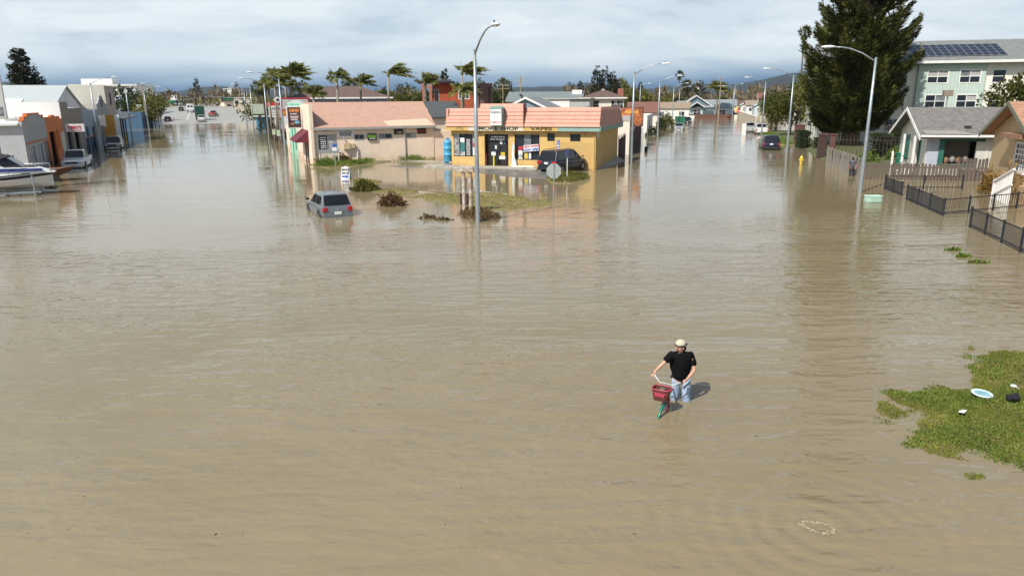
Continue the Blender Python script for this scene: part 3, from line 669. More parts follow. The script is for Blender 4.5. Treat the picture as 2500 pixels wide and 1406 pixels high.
# ---- things in front of the shop
t = thing('water_tank', 'ribbed bright blue plastic water tank beside the smoke shop', 'water tank', (*G(1094.5, 394, .1), .05))
m_blue = mat('blue_polythene', (.06, .35, .62), .4, var=.08, scale=1.5)
prof = [(.40, 0), (.42, .06), (.42, .62), (.46, .66), (.46, .72), (.42, .76), (.42, 1.22), (.46, 1.26), (.46, 1.32), (.42, 1.36), (.42, 1.78), (.44, 1.82), (.40, 1.95), (.20, 2.12), (.12, 2.14)]
MB().lathe(prof, (0, 0, 0), 24).build('tank_body', m_blue, t, smooth=True); MB().lathe([(.13, 2.14), (.13, 2.26), (.10, 2.30), (0, 2.31)], (0, 0, 0), 16).build('lid', mat('deep_blue', (.03, .16, .38), .45), t)
MB().tube([(.25, -.33, .2), (.25, -.5, .2)], .04, 8).build('tap', m_black, t)
t = thing('newspaper_rack', 'red and white printed newspaper rack on the shop pavement', 'newspaper rack', (*G(1185, 405, .1), .06), SA)
MB().box(-.2, .2, -.18, .18, .0, 1.18).build('rack_body', mat('rack_red', (.55, .05, .08), .5), t, bevel=.02)
for z, h_ in ((.12, .22), (.42, .3), (.82, .18)): MB().box(-.17, .17, -.195, -.182, z, z + h_).build('printed_panel', m_p1, t)
MB().box(-.06, .05, -.205, -.196, .5, .68).build('emblem', m_letter_blue, t)
for px, py, tp, lab in ((1147.5, 400, 1.32, 'slim yellow bollard before the left shop window'), (1206, 408, 1.35, 'yellow bollard with notice board before the shop door')):
    t = thing('bollard', lab, 'bollard', (*G(px, py, .08), .0), SA, 'yellow bollards before the smoke shop')
    MB().lathe([(.07, 0), (.07, tp - .03), (.04, tp), (0, tp + .01)], (0, 0, 0), 12).build('post', mat('bollard_yellow', (.72, .60, .02), .5, dirt=.2), t, smooth=False)
    if px > 1200: MB().box(-.2, .2, -.08, -.071, 1.1, 1.42).build('notice_board', m_p1, t)
# drooping feather flag
t = thing('feather_flag', 'pale blue and white feather flag drooping beside the shop window', 'flag', (*s2w(sx(1256), -.35), .08), SA)
fp = [(.35, 0), (.22, .55), (.12, 1.0), (.05, 1.45), (.12, 1.8), (.08, 2.2)]; fq = [(-.25, 0), (-.12, .5), (-.1, 1.0), (-.16, 1.3), (-.1, 1.8), (-.0, 2.25)]
b = MB(); n_ = len(fp); b.add([(x, .0 + .06*sin(i*2.1), z) for i, (x, z) in enumerate(fp)] + [(x, .05*cos(i*2.3), z) for i, (x, z) in enumerate(fq)], [(i, i + 1, n_ + i + 1, n_ + i) for i in range(n_ - 1)])
o = b.build('flag_cloth', mat('flag_cloth', (.42, .66, .74), .8, col2=(.75, .78, .78), scale=1.6), t); md = o.modifiers.new('t', 'SOLIDIFY'); md.thickness = .03
MB().tube([(-.02, .08, 0), (-.02, .08, 2.3)], .018, 6).build('pole', m_white, t)
# sand bags along the sill
for i, px in enumerate((1262, 1272, 1281, 1291, 1301)):
    t = MB().ell((0, 0, .09), .36, .16, .11, 12, 8).build('sandbag', mat('sandbag_cloth', (.66, .62, .54), .9, var=.15, bump=.5, bscale=12), None, smooth=True)
    t.location = (*s2w(sx(px) , -.42), fl - .07); t.rotation_euler = (0, 0, SA + .15*sin(i*3)); tag(t, 'white sandbag, number %s from the flag along the shop window sill' % ('one two three four five'.split()[i]), 'sandbag', 'sandbags under the shop window')
# ---- planted islands
m_soil = mat('soil', (.13, .10, .055), .95, var=.4, scale=3, bump=.6, bscale=8)
m_grass1 = leafmat('dry_grass', (.20, .20, .04), (.36, .31, .10), scale=.8); m_grass2 = leafmat('green_grass', (.09, .16, .025), (.22, .27, .05), scale=.8)
m_olive = leafmat('olive_leaf', (.09, .10, .02), (.18, .17, .045)); m_maroon = leafmat('maroon_leaf', (.12, .06, .025), (.17, .12, .05)); m_dkleaf = leafmat('dark_leaf', (.018, .035, .010), (.05, .075, .02))
m_turf = mat('turf_soil', (.19, .18, .05), .95, col2=(.22, .165, .09), scale=1.2, bump=.6, bscale=10)
isl = [G(905, 462), G(990, 465), G(1060, 473), G(1125, 475), G(1160, 472), G(1230, 474), G(1310, 488), G(1335, 498), G(1270, 508), G(1215, 512), G(1150, 503), G(1085, 497), G(1010, 481), G(930, 469)]
IX, IY, IZ = mound('traffic_island', 'low grassy island with kerb in front of the smoke shop', isl, m_turf, zmax=.035, slope=.08, amp=.08, res=.12, nscale=2.1, seed=8, cat='island')
tuft_field('grass', 'patchy yellow-green grass on the island before the smoke shop', IX, IY, IZ, m_grass1, 5200, .10, -.005, 4)
isl2 = [G(862, 443), G(868, 437.5), G(900, 439), G(938, 445), G(930, 449), G(895, 452), G(868, 449)]
IX, IY, IZ = mound('kerb_wedge', 'thin grassy wedge of ground between the board sign and the round shrub', isl2, m_turf, zmax=.06, slope=.10, amp=.03, res=.14, nscale=2., seed=9, cat='island')
tuft_field('grass', 'yellow grass on the thin wedge by the board sign', IX, IY, IZ, m_grass1, 1500, .10, .01, 5)
isl3 = [G(1113, 524), G(1125, 514), G(1160, 511), G(1205, 517), G(1236, 530), G(1215, 541), G(1170, 546), G(1135, 536)]
IX, IY, IZ = mound('dirt_mound', 'weedy dirt mound at the foot of the corner street lamp', isl3, m_soil, zmax=.14, slope=.2, amp=.07, res=.10, nscale=2.6, seed=10, cat='mound')
tuft_field('weeds', 'brown and green weeds on the mound by the corner lamp', IX, IY, IZ, m_maroon, 1500, .2, .02, 6, cat='weeds', wid=.14)
isl4 = [G(1332, 438), G(1350, 428), G(1400, 424), G(1440, 430), G(1436, 441), G(1395, 449), G(1352, 448)]
IX, IY, IZ = mound('grass_strip', 'tufted grass strip around the sign post by the minivan', isl4, m_turf, zmax=.12, slope=.2, amp=.05, res=.14, nscale=2., seed=12, cat='island')
tuft_field('grass', 'tall green tufts around the sign post by the minivan', IX, IY, IZ, m_olive, 3600, .24, .03, 7, wid=.14)
# kerbs of the car park
def kerb(name, label, pts, h=.10, w_=.16, base=-.3):
    t = thing(name, label, 'kerb', (0, 0, 0)); t['kind'] = 'structure'
    for i in range(len(pts) - 1):
        (x0, y0), (x1, y1) = pts[i], pts[i + 1]; L_ = hypot(x1 - x0, y1 - y0); a = atan2(y1 - y0, x1 - x0); n_ = max(1, int(L_/2.4))
        for k in range(n_):
            u = (k + .5)/n_; MB().obox((x0 + (x1 - x0)*u, y0 + (y1 - y0)*u, (h + base)/2 + random.uniform(-.012, .008)), L_/n_ - .02, w_, h - base, Matrix.Rotation(a, 3, 'Z')).build('kerb_stone', m_conc, t, bevel=.02)
kerb('kerb', 'pale kerb between the pink wall planting and the flooded car park', [G(865, 404), G(930, 397), G(962, 393.5), G(1030, 394.5), G(1106, 397.5)], .12)
kerb('kerb', 'thin kerb along the back edge of the grassy island', [G(1022, 469), G(1080, 476), G(1112, 472), G(1160, 467), G(1240, 476)], .06, .12)
# shrubs on the islands
bush('shrub', 'rounded olive shrub on the thin wedge nearest the board sign', (*G(891, 466), -.05), .85, .7, .72, m_olive, 1500, .16, seed=1)
bush('shrub', 'rounded maroon-brown shrub standing in water between grey car and lamp', (*G(957, 502), -.05), .75, .65, .72, m_maroon, 1500, .13, seed=2)
bush('shrub', 'scraggly half-drowned plant floating left of the dirt mound', (*G(1045, 533), -.12), .55, .35, .24, m_maroon, 220, .13, seed=3, stems=False)
bush('shrub', 'low drowned weed clump just left of the corner lamp foot', (*G(1082, 537), -.14), .50, .25, .24, m_maroon, 240, .13, seed=4, stems=False)
# the rest of the pylon: two white pipes carrying a rusty beam
t = thing('sign_stump', 'two rusty white pipes carrying the stub of a removed sign', 'sign stump', (*G(1141, 520), 0), radians(3))
m_rustw = mat('rusty_white_paint', (.60, .57, .50), .7, col2=(.28, .15, .08), scale=5)
for x in (-.16, .20): MB().lathe([(.10, -.4), (.10, 2.18), (0, 2.2)], (x, 0, 0), 14).build('pipe', m_rustw, t, smooth=False)
MB().box(-.66, .38, -.14, .14, 2.2, 2.46).build('beam', m_rustw, t, bevel=.02); MB().box(.36, .40, -.16, .16, 2.18, 2.5).build('end_plate', mat('rust', (.15, .06, .03), .9, var=.3, scale=8), t)
t = thing('utility_box', 'small dark brown utility box behind the two white pipes', 'utility box', (*G(1134, 494, .1), .05), radians(5))
MB().box(-.26, .26, -.2, .2, 0, .48).build('box_body', mat('dark_brown', (.05, .03, .022), .8), t, bevel=.02); MB().box(-.28, .28, -.22, .22, .481, .53).build('lid', mat('dark_brown', (.05, .03, .022), .8), t)
# corner lamp: its arm reaches over the junction
lamp_post('tall grey lamp with upswept arm on the corner island', G(1167, 543), atan2(-2.0, .85), alen=2.3, rise=.95)
# stop sign seen from behind
t = thing('stop_sign', 'back of an octagonal stop sign on a post in the flood', 'stop sign', (*G(1351, 533), 0), radians(4))
MB().lathe([(.032, -.5), (.032, 2.62)], (0, 0, 0), 8).build('post', m_galv, t)
oc = [(.40*cos(pi/8 + k*pi/4), 2.42 + .40*sin(pi/8 + k*pi/4)) for k in range(8)]
MB().prism(oc, -.055, -.04, 'y').build('sign_plate', mat('sign_back', (.42, .46, .44), .45, metal=.2, var=.06), t); MB().box(-.035, .035, -.078, -.056, 2.0, 2.80).build('back_bar', m_galv, t)
MB().prism([(x*.97, 2.42 + (z - 2.42)*.97) for x, z in oc], -.039, -.034, 'y').build('red_face', m_letter_red, t)
# disabled-parking post seen edge on beside the van
t = thing('sign_post', 'dark parking sign on a white post beside the dark minivan', 'sign post', (*G(1384.5, 436, .08), .0), SA)
MB().lathe([(.035, -.3), (.035, 2.0)], (0, 0, 0), 8).build('post', m_white, t); MB().box(-.16, .16, -.05, -.037, 1.62, 2.28).build('sign_plate', mat('sign_navy', (.03, .045, .10), .5), t)
# A-board and thin post at the left tip of the lot
t = thing('board_sign', 'white folding board sign reading SMOKE SHOP with blue arrow', 'board sign', (*G(846, 437, .0), -.12), radians(-14))
for s_ in (-1, 1):
    o = MB().box(-.36, .36, -.012, .012, 0, 1.02).build('board', m_letter_white, t); o.location = (0, s_*.26, 0); o.rotation_euler = (s_*.22, 0, 0)
    if s_ == -1:
        MB().prism([(-.2, 1.02), (.2, 1.02), (.14, 1.1), (-.14, 1.1)], -.012, .012, 'y').build('handle', m_letter_white, o)
        text('SMOKE', m_letter_black, o, .25, (0, -.02, .84), sx=.82, bold=.012); text('SHOP', m_letter_black, o, .27, (0, -.02, .58), sx=.90, bold=.012)
        MB().prism([(-.28, .24), (.08, .24), (.08, .16), (.32, .32), (.08, .48), (.08, .40), (-.28, .40)], -.022, -.0125, 'y').build('arrow', m_letter_blue, o)
t = thing('sign_post', 'thin grey sign post with a blue plate before the pink shop wall', 'sign post', (*G(822, 441), 0), radians(5))
MB().lathe([(.032, -.4), (.032, 2.5)], (0, 0, 0), 8).build('post', m_galv, t); MB().box(-.17, .17, -.05, -.035, 2.25, 2.75).build('sign_plate', m_p1, t); MB().box(-.15, .2, -.056, -.051, 2.52, 2.78).build('blue_plate', m_letter_blue, t)
# ================================================================ generators: trees, palms, vehicles
m_bark = mat('bark', (.10, .075, .05), .9, var=.3, scale=6, bump=.5, bscale=20)
m_palmtrunk = mat('palm_trunk', (.26, .23, .18), .9, var=.3, scale=5, bump=.6, bscale=10)
m_redw = leafmat('redwood_needles', (.026, .038, .008), (.105, .110, .022), scale=.45, transl=.10)
m_conif = leafmat('conifer_needles', (.016, .024, .012), (.040, .045, .022), scale=.4, transl=.2)
m_pond = leafmat('broad_green', (.04, .06, .010), (.11, .11, .020), scale=.7, transl=.35)
m_yelgrn = leafmat('yellow_green', (.10, .11, .02), (.19, .17, .04), scale=.5)
m_palm = leafmat('palm_leaf', (.10, .13, .03), (.26, .25, .07), scale=1.2, transl=.3)
m_fan = leafmat('fan_leaf', (.05, .055, .02), (.12, .11, .04), scale=1.5, transl=.2)
m_bare = leafmat('bare_twigs', (.10, .08, .05), (.17, .135, .085), scale=.05, transl=.1)
def conifer(label, loc, h, r, m, n=6000, size=.6, z0=.12, seed=0, shape=.9, droop=.25, lift=.35, group=None, lean=(0, 0), irr=.35, name='conifer_tree', trunk=.35, asp=.42, nbr=None, inner=.03, plume=.20, thick=.07, jit=.38):
    g = np.random.default_rng(seed + 100); t = thing(name, label, 'tree', loc, 0, group)
    MB().tube([(0, 0, -.5), (lean[0]*.3, lean[1]*.3, h*.35), (lean[0]*.7, lean[1]*.7, h*.7), (lean[0], lean[1], h*.99)], [trunk*1.25, trunk*.9, trunk*.5, .04], 9).build('trunk', m_bark, t, smooth=True)
    nb = nbr or max(60, n//26); zz = z0 + (1 - z0)*g.uniform(0, 1, nb)**1.25; az = g.uniform(0, 2*pi, nb)
    prof = np.clip(1 - (zz - z0)/(1 - z0), 0, 1)**shape
    low = np.clip((zz - z0)/.07, .62, 1)
    ln = r*prof*low*g.uniform(1 - irr, 1 + irr*.5, nb) + .25
    Ps, Ds, Ss = [], [], []; br = MB(); per = np.maximum(6, (n*ln/ln.sum()).astype(int))
    for i in range(nb):
        k = per[i]; u = np.sqrt(g.uniform(inner, 1, k)); c, s = cos(az[i]), sin(az[i])
        zoff = ln[i]*(-droop*u + (droop + lift*.6)*u**2.6)
        wid = ln[i]*plume*(1.15 - u)*g.normal(0, 1, k)
        bx = lean[0]*zz[i]; by = lean[1]*zz[i]
        P = np.stack([bx + c*u*ln[i] - s*wid, by + s*u*ln[i] + c*wid, zz[i]*h + zoff + g.normal(0, thick*ln[i] + .05, k)], 1)
        D = np.stack([c + .8*-s*np.sign(wid), s + .8*c*np.sign(wid), np.full(k, .25 + lift)], 1)
        Ps.append(P); Ds.append(D); Ss.append(size*(1.15 - .5*u)*g.uniform(.8, 1.2, k))
        if i % 3 == 0: br.tube([(bx, by, zz[i]*h), (bx + c*ln[i]*.45, by + s*ln[i]*.45, zz[i]*h - droop*ln[i]*.3), (bx + c*ln[i]*.9, by + s*ln[i]*.9, zz[i]*h + ln[i]*.02)], [.05 + .012*ln[i], .03, .01], 4, False)
    V, Fq = leaf_quads(np.concatenate(Ps), np.concatenate(Ds), np.concatenate(Ss), asp, jit)
    npmesh('crown', V, Fq, m, t); br.build('limb', m_bark, t); return t
def broadleaf(label, loc, h, r, m, n=4000, size=.35, seed=0, z0=.3, group=None, name='broadleaf_tree', flat=.8, trunk=.2, k=16):
    g = np.random.default_rng(seed + 300); t = thing(name, label, 'tree', loc, 0, group)
    zc_ = h*(z0 + 1)/2; rz = h*(1 - z0)/2
    d = g.normal(0, 1, (k, 3)); d /= np.linalg.norm(d, axis=1, keepdims=True); C = d*g.uniform(.45, .85, (k, 1))*np.array([r, r, rz]) + np.array([0, 0, zc_])
    Ps, Ds = [], []
    for c in C:
        q = n//k; dd = g.normal(0, 1, (q, 3)); dd /= np.linalg.norm(dd, axis=1, keepdims=True); rr = (g.uniform(.3, 1, (q, 1))**.5)*np.array([r*.42, r*.42, rz*.42])
        Ps.append(c + dd*rr); Ds.append(dd + np.array([0, 0, .2]))
    V, Fq = leaf_quads(np.concatenate(Ps), np.concatenate(Ds), size, .6, .7); npmesh('crown', V, Fq, m, t)
    b = MB().tube([(0, 0, -.5), (.05*h*.1, 0, h*.3), (0, .1, h*.62)], [trunk*1.2, trunk*.8, trunk*.35], 8); b.build('trunk', m_bark, t, smooth=True)
    l = MB()
    for c in C[:9]: l.tube([(0, 0, h*z0*.9), tuple((c + np.array([0, 0, h*z0*.9]))/2 + np.array([0, 0, .2])), tuple(c)], [trunk*.5, trunk*.3, .02], 5, False)
    l.build('limb', m_bark, t); return t
def feather_palm(label, loc, h, fl=2.0, nf=16, wind=(.5, 0), seed=0, group='queen palms blown by the wind', trunk=.16, name='palm_tree', m=None, up=.9):
    g = np.random.default_rng(seed + 500); t = thing(name, label, 'palm tree', loc, 0, group); m = m or m_palm
    lean = wind[0]*.25; sag = g.uniform(.24, .58); fl *= g.uniform(.88, 1.15); wind = (wind[0], wind[1] + g.uniform(-.3, .3)); nf += int(g.integers(-3, 4))
    MB().tube([(0, 0, -.5), (lean*.2, 0, h*.5), (lean, 0, h)], [trunk*1.2, trunk, trunk*.8], 10).build('trunk', m_palmtrunk, t, smooth=True)
    Ps, Ds, Ss = [], [], []; rb = MB()
    for i in range(nf):
        a = 2*pi*i/nf + g.uniform(-.25, .25); el = g.uniform(.1, 1.45)*up; L_ = fl*g.uniform(.8, 1.15)
        d = np.array([cos(a)*cos(el) + wind[0]*.9, sin(a)*cos(el) + wind[1], sin(el)]); d /= np.linalg.norm(d)
        u = np.linspace(0, 1, 9); pts = []
        for x in u:
            pts.append(np.array([lean, 0, h]) + d*L_*x + np.array([wind[0]*.55*L_*x**2, wind[1]*.5*L_*x**2, -sag*L_*x**2.3]))
        pts = np.array(pts); rb.tube([tuple(p) for p in pts], [.035 - .028*x for x in u], 4, False)
        for x in np.linspace(.12, 1, 26):
            f = x*8; j = min(int(f), 7); p = pts[j] + (pts[j + 1] - pts[j])*(f - j); tg = pts[j + 1] - pts[j]; tg /= np.linalg.norm(tg)
            sd_ = np.cross(tg, [0, 0, 1.0]); sd_ /= np.linalg.norm(sd_) + 1e-9
            for s in (-1, 1):
                Ps.append(p); Ds.append(sd_*s*.8 + tg*.7 + np.array([wind[0]*.4, 0, .05 - .5*x])); Ss.append(fl*.38*(sin(pi*min(.95, x*.85 + .12))))
    V, Fq = leaf_quads(np.array(Ps), np.array(Ds), np.array(Ss), .20, .18); npmesh('fronds', V, Fq, m, t); rb.build('rachis', m, t)
    MB().ell((lean, 0, h - .1), trunk*1.3, trunk*1.3, .35, 8, 6).build('crown_shaft', m_palm, t, smooth=True); return t
def fan_palm(label, loc, h, r=1.1, seed=0, group=None, trunk=.18, n=26, name='fan_palm'):
    g = np.random.default_rng(seed + 700); t = thing(name, label, 'palm tree', loc, 0, group)
    MB().tube([(0, 0, -.5), (.1, 0, h*.5), (0, 0, h)], [trunk*1.3, trunk, trunk*.75], 8).build('trunk', mat('dark_palm_trunk', (.10, .08, .06), .9, var=.3, scale=4), t, smooth=True)
    Ps, Ds, Ss = [], [], []
    for i in range(n):
        d = g.normal(0, 1, 3); d[2] = d[2]*.8 + .25; d /= np.linalg.norm(d); c = np.array([0, 0, h]) + d*r*.45
        for k in range(14):
            e = d*1.0 + g.normal(0, .5, 3); Ps.append(c); Ds.append(e/np.linalg.norm(e)); Ss.append(r*.62)
    for k in range(160): a = g.uniform(0, 2*pi); Ps.append(np.array([.15*cos(a), .15*sin(a), h - g.uniform(.1, .5)*r])); Ds.append(np.array([.5*cos(a), .5*sin(a), -1.])); Ss.append(r*.6)
    V, Fq = leaf_quads(np.array(Ps), np.array(Ds), np.array(Ss), .16, .15); npmesh('fronds', V, Fq, m_fan, t); return t

m_tyre = mat('tyre_rubber', (.02, .02, .02), .9, var=.1); m_rim = mat('wheel_rim', (.42, .43, .45), .3, metal=.8, var=0)
m_carglass = mat('car_glass', (.012, .014, .017), .06, var=0, spec=.55); m_tail = mat('tail_lamp_red', (.42, .015, .02), .2, var=0); m_headl = mat('head_lamp', (.62, .64, .66), .15, var=0)
m_plate = mat('number_plate', (.72, .72, .70), .5, var=.05); m_trim = mat('black_trim', (.025, .025, .027), .6, var=.1)
STY = {  # L, W, H, belt, rear base, rear roof, front roof, cowl, hood front height, clearance, wheel radius
 'hatch': (4.15, 1.73, 1.46, .93, .015, .13, .55, .73, .70, .18, .31), 'van': (5.1, 1.97, 1.78, 1.05, .010, .075, .60, .82, .80, .18, .34),
 'suv': (4.9, 1.97, 1.82, 1.12, .010, .06, .56, .70, .95, .25, .38), 'pickup': (5.6, 2.0, 1.85, 1.12, .40, .425, .585, .68, .95, .28, .39), 'sedan': (4.7, 1.8, 1.44, .93, .14, .29, .56, .73, .70, .17, .32)}
def car(kind, label, xy, rz, paint, sink=0.3, group=None, name=None, roofrack=False, plates=('front', 'rear')):
    L_, W_, H_, belt, rb_, rr_, fr_, cw_, hf, cl, wr = STY[kind]; hw = W_/2
    t = thing(name or {'hatch': 'hatchback_car', 'van': 'minivan', 'suv': 'sport_utility_car', 'pickup': 'pickup_truck', 'sedan': 'sedan_car'}[kind], label, {'van': 'minivan', 'pickup': 'pickup truck', 'suv': 'suv'}.get(kind, 'car'), (xy[0], xy[1], -sink), rz, group)
    Y = lambda f: (f - .5)*L_
    st = [(0.0, cl + .22, belt*.80, hw*.80), (.018, cl + .06, belt*.93, hw*.92), (.06, cl, belt*.99, hw*.975), (.18, cl, belt, hw), (.45, cl, belt*.985, hw), (cw_ - .01, cl, belt*.97, hw),
          (cw_ + .5*(1 - cw_), cl, (belt*.97 + hf)/2 + .035, hw*.985), (.955, cl + .02, hf + .03, hw*.94), (.985, cl + .08, hf - .06, hw*.86), (1.0, cl + .2, hf - .2, hw*.74)]
    if kind == 'pickup': st[0] = (0.0, cl + .2, belt*.98, hw*.93); st[1] = (.015, cl + .08, belt, hw*.97); st[2] = (.06, cl, belt, hw*.985)
    vs = []; n = 12
    for f, zb_, zt_, w_ in st:
        h_ = zt_ - zb_
        half = [(w_*.90, zb_), (w_*.985, zb_ + .16*h_), (w_, zb_ + .5*h_), (w_*.985, zb_ + .82*h_), (w_*.94, zt_ - .01), (w_*.55, zt_ + .018)]
        for x, z in half: vs.append((x, Y(f), z))
        for x, z in reversed(half): vs.append((-x, Y(f), z))
    k = len(st); fs = [(i*n + j, i*n + (j + 1) % n, (i + 1)*n + (j + 1) % n, (i + 1)*n + j) for i in range(k - 1) for j in range(n)] + [tuple(range(n)), tuple(range((k - 1)*n, k*n))]
    body = MB().add(vs, fs).build('body', paint, t, smooth=True, sub=1)
    # cabin
    def bz(f): return float(np.interp(f, [s[0] for s in st], [s[2] for s in st]))
    cst = [(rb_, .0, hw*.90, hw*.88), (rr_, 1.0, hw*.945, hw*.76), ((rr_ + fr_)/2, 1.03, hw*.95, hw*.79), (fr_, 1.0, hw*.95, hw*.77), (cw_, .0, hw*.93, hw*.86)]
    def cab(f): return [float(np.interp(f, [s[0] for s in cst], [s[q] for s in cst])) for q in (1, 2, 3)]
    vs = []; n = 8
    for f, u, wb, wt in cst:
        zb_ = bz(f) - .05; zt_ = bz(f) + u*(H_ - belt) if u > 0 else zb_ + .06
        for x, z in ((wb, zb_), (wt, zt_ - .05*u), (wt*.86, zt_), (wt*.3, zt_ + .02*u)): vs.append((x, Y(f), z))
        for x, z in ((wt*.3, zt_ + .02*u), (wt*.86, zt_), (wt, zt_ - .05*u), (wb, zb_)): vs.append((-x, Y(f), z))
    k = len(cst); fs = [(i*n + j, i*n + (j + 1) % n, (i + 1)*n + (j + 1) % n, (i + 1)*n + j) for i in range(k - 1) for j in range(n)] + [tuple(range(n)), tuple(range((k - 1)*n, k*n))]
    cabin = MB().add(vs, fs).build('cabin', paint, t, smooth=False, bevel=.035)
    def side(f, v, s):          # point on the cabin side
        u, wb, wt = cab(f); zb_ = bz(f) - .05; zt_ = bz(f) + u*(H_ - belt) - .05*u if u > 0 else zb_ + .06
        return (s*((wb + (wt - wb)*v) + .010), Y(f), zb_ + (zt_ - zb_)*v)
    mid = (rr_ + fr_)/2 + .02
    spans = [(rr_ - .005, mid - .012), (mid + .012, fr_ + .62*(cw_ - fr_))] if kind != 'pickup' else [(rr_ + .01, fr_ + .62*(cw_ - fr_))]
    if kind == 'van': spans = [(rr_ - .01, rr_ + .15), (rr_ + .17, mid + .03), (mid + .05, fr_ + .68*(cw_ - fr_))]
    if kind == 'suv': spans = [(rr_ + .0, rr_ + .13), (rr_ + .15, mid + .04), (mid + .06, fr_ + .62*(cw_ - fr_))]
    for a, b_ in spans:
        for s in (-1, 1):
            lo = .16; pts = []
            for i in range(5):
                f = a + (b_ - a)*i/4; pts.append((side(f, lo, s), side(f, .90 if cab(f)[0] > .98 else max(.30, .86 - .1*(1 - cab(f)[0])), s)))
            vs = [p for q in pts for p in q]; MB().add(vs, [(2*i, 2*i + 2, 2*i + 3, 2*i + 1) for i in range(4)]).build('side_window', m_carglass, t)
    def screen(f0, f1, nm, v0, v1, wsc):
        vs = []
        for v in (v0, v1):
            f = f0 + (f1 - f0)*v; z0_ = bz(f0) + .005; z1_ = bz(f1) + (H_ - belt); z = z0_ + (z1_ - z0_)*v; wdt = (hw*.86 + (hw*.76 - hw*.86)*v)*wsc; o_ = .022 if f1 > f0 else -.022
            ny = -1 if f1 > f0 else 1
            for x in (-wdt, 0, wdt): vs.append((x, Y(f) + ny*.028 + (ny*.02 if x == 0 else 0), z + .022))
        MB().add(vs, [(0, 1, 4, 3), (1, 2, 5, 4)]).build(nm, m_carglass, t)
    screen(cw_, fr_, 'windscreen', .10, .93, .93); screen(rb_, rr_, 'rear_window', .14 if kind != 'pickup' else .25, .90, .92)
    # wheels with dark arches
    for f in (.185, .815):
        for s in (-1, 1):
            wv = []; yc = Y(f)
            arch = [(yc + (wr + .07)*cos(pi*q/10), wr + (wr + .07)*sin(pi*q/10)) for q in range(11)] + [(yc - wr - .07, cl), (yc + wr + .07, cl)]
            MB().prism(arch, s*(hw - .10), s*(hw + .006), 'x').build('wheel_arch', m_trim, t)
            wh = MB().lathe([(wr*.55, -.10), (wr*.97, -.11), (wr, -.07), (wr, .07), (wr*.97, .11), (wr*.55, .10)], (0, 0, 0), 18).build('wheel', m_tyre, t); wh.rotation_euler = (0, pi/2, 0); wh.location = (s*(hw - .10), yc, wr)
            MB().lathe([(0, s*.08), (wr*.3, s*.112), (wr*.62, s*.10)], (0, 0, 0), 12).build('rim', m_rim, wh)
    # lights, plates, bumpers, mirrors
    zt_ = belt*.80
    for s in (-1, 1):
        if kind in ('hatch',): MB().box(s*hw*.62, s*hw*.915, Y(0) - .02, Y(.035), belt*.66, belt*.90).build('tail_light', m_tail, t, bevel=.03)
        elif kind == 'van': MB().box(s*hw*.50, s*hw*.935, Y(0) - .015, Y(.035), belt*.70, belt*.91).build('tail_light', m_tail, t, bevel=.03)
        elif kind == 'pickup': MB().box(s*hw*.82, s*hw*.965, Y(0) - .02, Y(.02), belt*.66, belt*.96).build('tail_light', m_tail, t, bevel=.01)
        else: MB().box(s*hw*.70, s*hw*.925, Y(0) - .015, Y(.03), belt*.66, belt*.88).build('tail_light', m_tail, t, bevel=.02)
        MB().box(s*hw*.50, s*hw*.84, Y(.972), Y(1.0) + .005, hf - .20, hf - .06).build('head_light', m_headl, t, bevel=.02)
        mr = MB().ell((s*(hw + .10), Y(cw_ - .045), belt + .10), .11, .06, .075, 10, 6).build('mirror', m_trim if kind == 'hatch' else paint, t, smooth=True)
    MB().box(-hw*.52, hw*.52, Y(.985), Y(1.0) + .012, hf - .24, hf - .08).build('grille', m_trim, t, bevel=.01)
    MB().box(-hw*.88, hw*.88, Y(0) - .05, Y(.03), cl + .08, cl + .30).build('rear_bumper', paint if kind in ('hatch', 'van') else m_chrome if kind == 'pickup' else m_trim, t, bevel=.03)
    MB().box(-hw*.80, hw*.80, Y(.97), Y(1.0) + .04, cl + .06, cl + .26).build('front_bumper', paint if kind in ('hatch', 'van', 'sedan') else m_chrome, t, bevel=.03)
    zp = {'hatch': .46, 'van': .72, 'suv': .80, 'pickup': .62, 'sedan': .66}[kind]
    MB().box(-.17, .17, Y(0) - (.075 if kind in ('hatch', 'pickup') else .045), Y(0) + .03, zp, zp + .16).build('number_plate', m_plate, t)
    MB().box(-.17, .17, Y(1) + .042, Y(1) + .06, cl + .12, cl + .26).build('number_plate', m_plate, t)
    if kind == 'hatch':
        MB().ell((0, Y(0) - .012, belt*.80), .055, .02, .055, 12, 6).build('badge', m_chrome, t); MB().tube([(0, Y(.18), H_ - .01), (0, Y(.10), H_ + .34)], .008, 5).build('aerial', m_black, t)
        MB().box(-.16, .16, Y(0) - .03, Y(0) + .02, belt*.64, belt*.68).build('tailgate_handle', m_trim, t)
    if roofrack or kind == 'van':
        for s in (-1, 1): MB().tube([(s*hw*.66, Y(rr_ + .03), H_ + .01), (s*hw*.66, Y(rr_ + .06), H_ + .075), (s*hw*.66, Y(fr_ - .08), H_ + .075), (s*hw*.66, Y(fr_ - .04), H_ + .02)], .018, 6).build('roof_rail', m_trim, t)
    if kind == 'pickup':
        MB().box(-hw*.86, hw*.86, Y(.03), Y(.385), belt - .03, belt + .028).build('cargo_bed', m_trim, t)
        b = MB(); b.box(-hw*.97, -hw*.86, Y(.012), Y(.39), belt - .05, belt + .05); b.box(hw*.86, hw*.97, Y(.012), Y(.39), belt - .05, belt + .05); b.box(-hw*.858, hw*.858, Y(.012), Y(.035), belt - .05, belt + .05); b.build('bed_rail', paint, t, bevel=.02)
    return t
def paint(name, c, metal=.35, rough=.28): return mat(name, c, rough, metal=metal, var=.06, scale=1.2, coat=.4, dirt=.12)
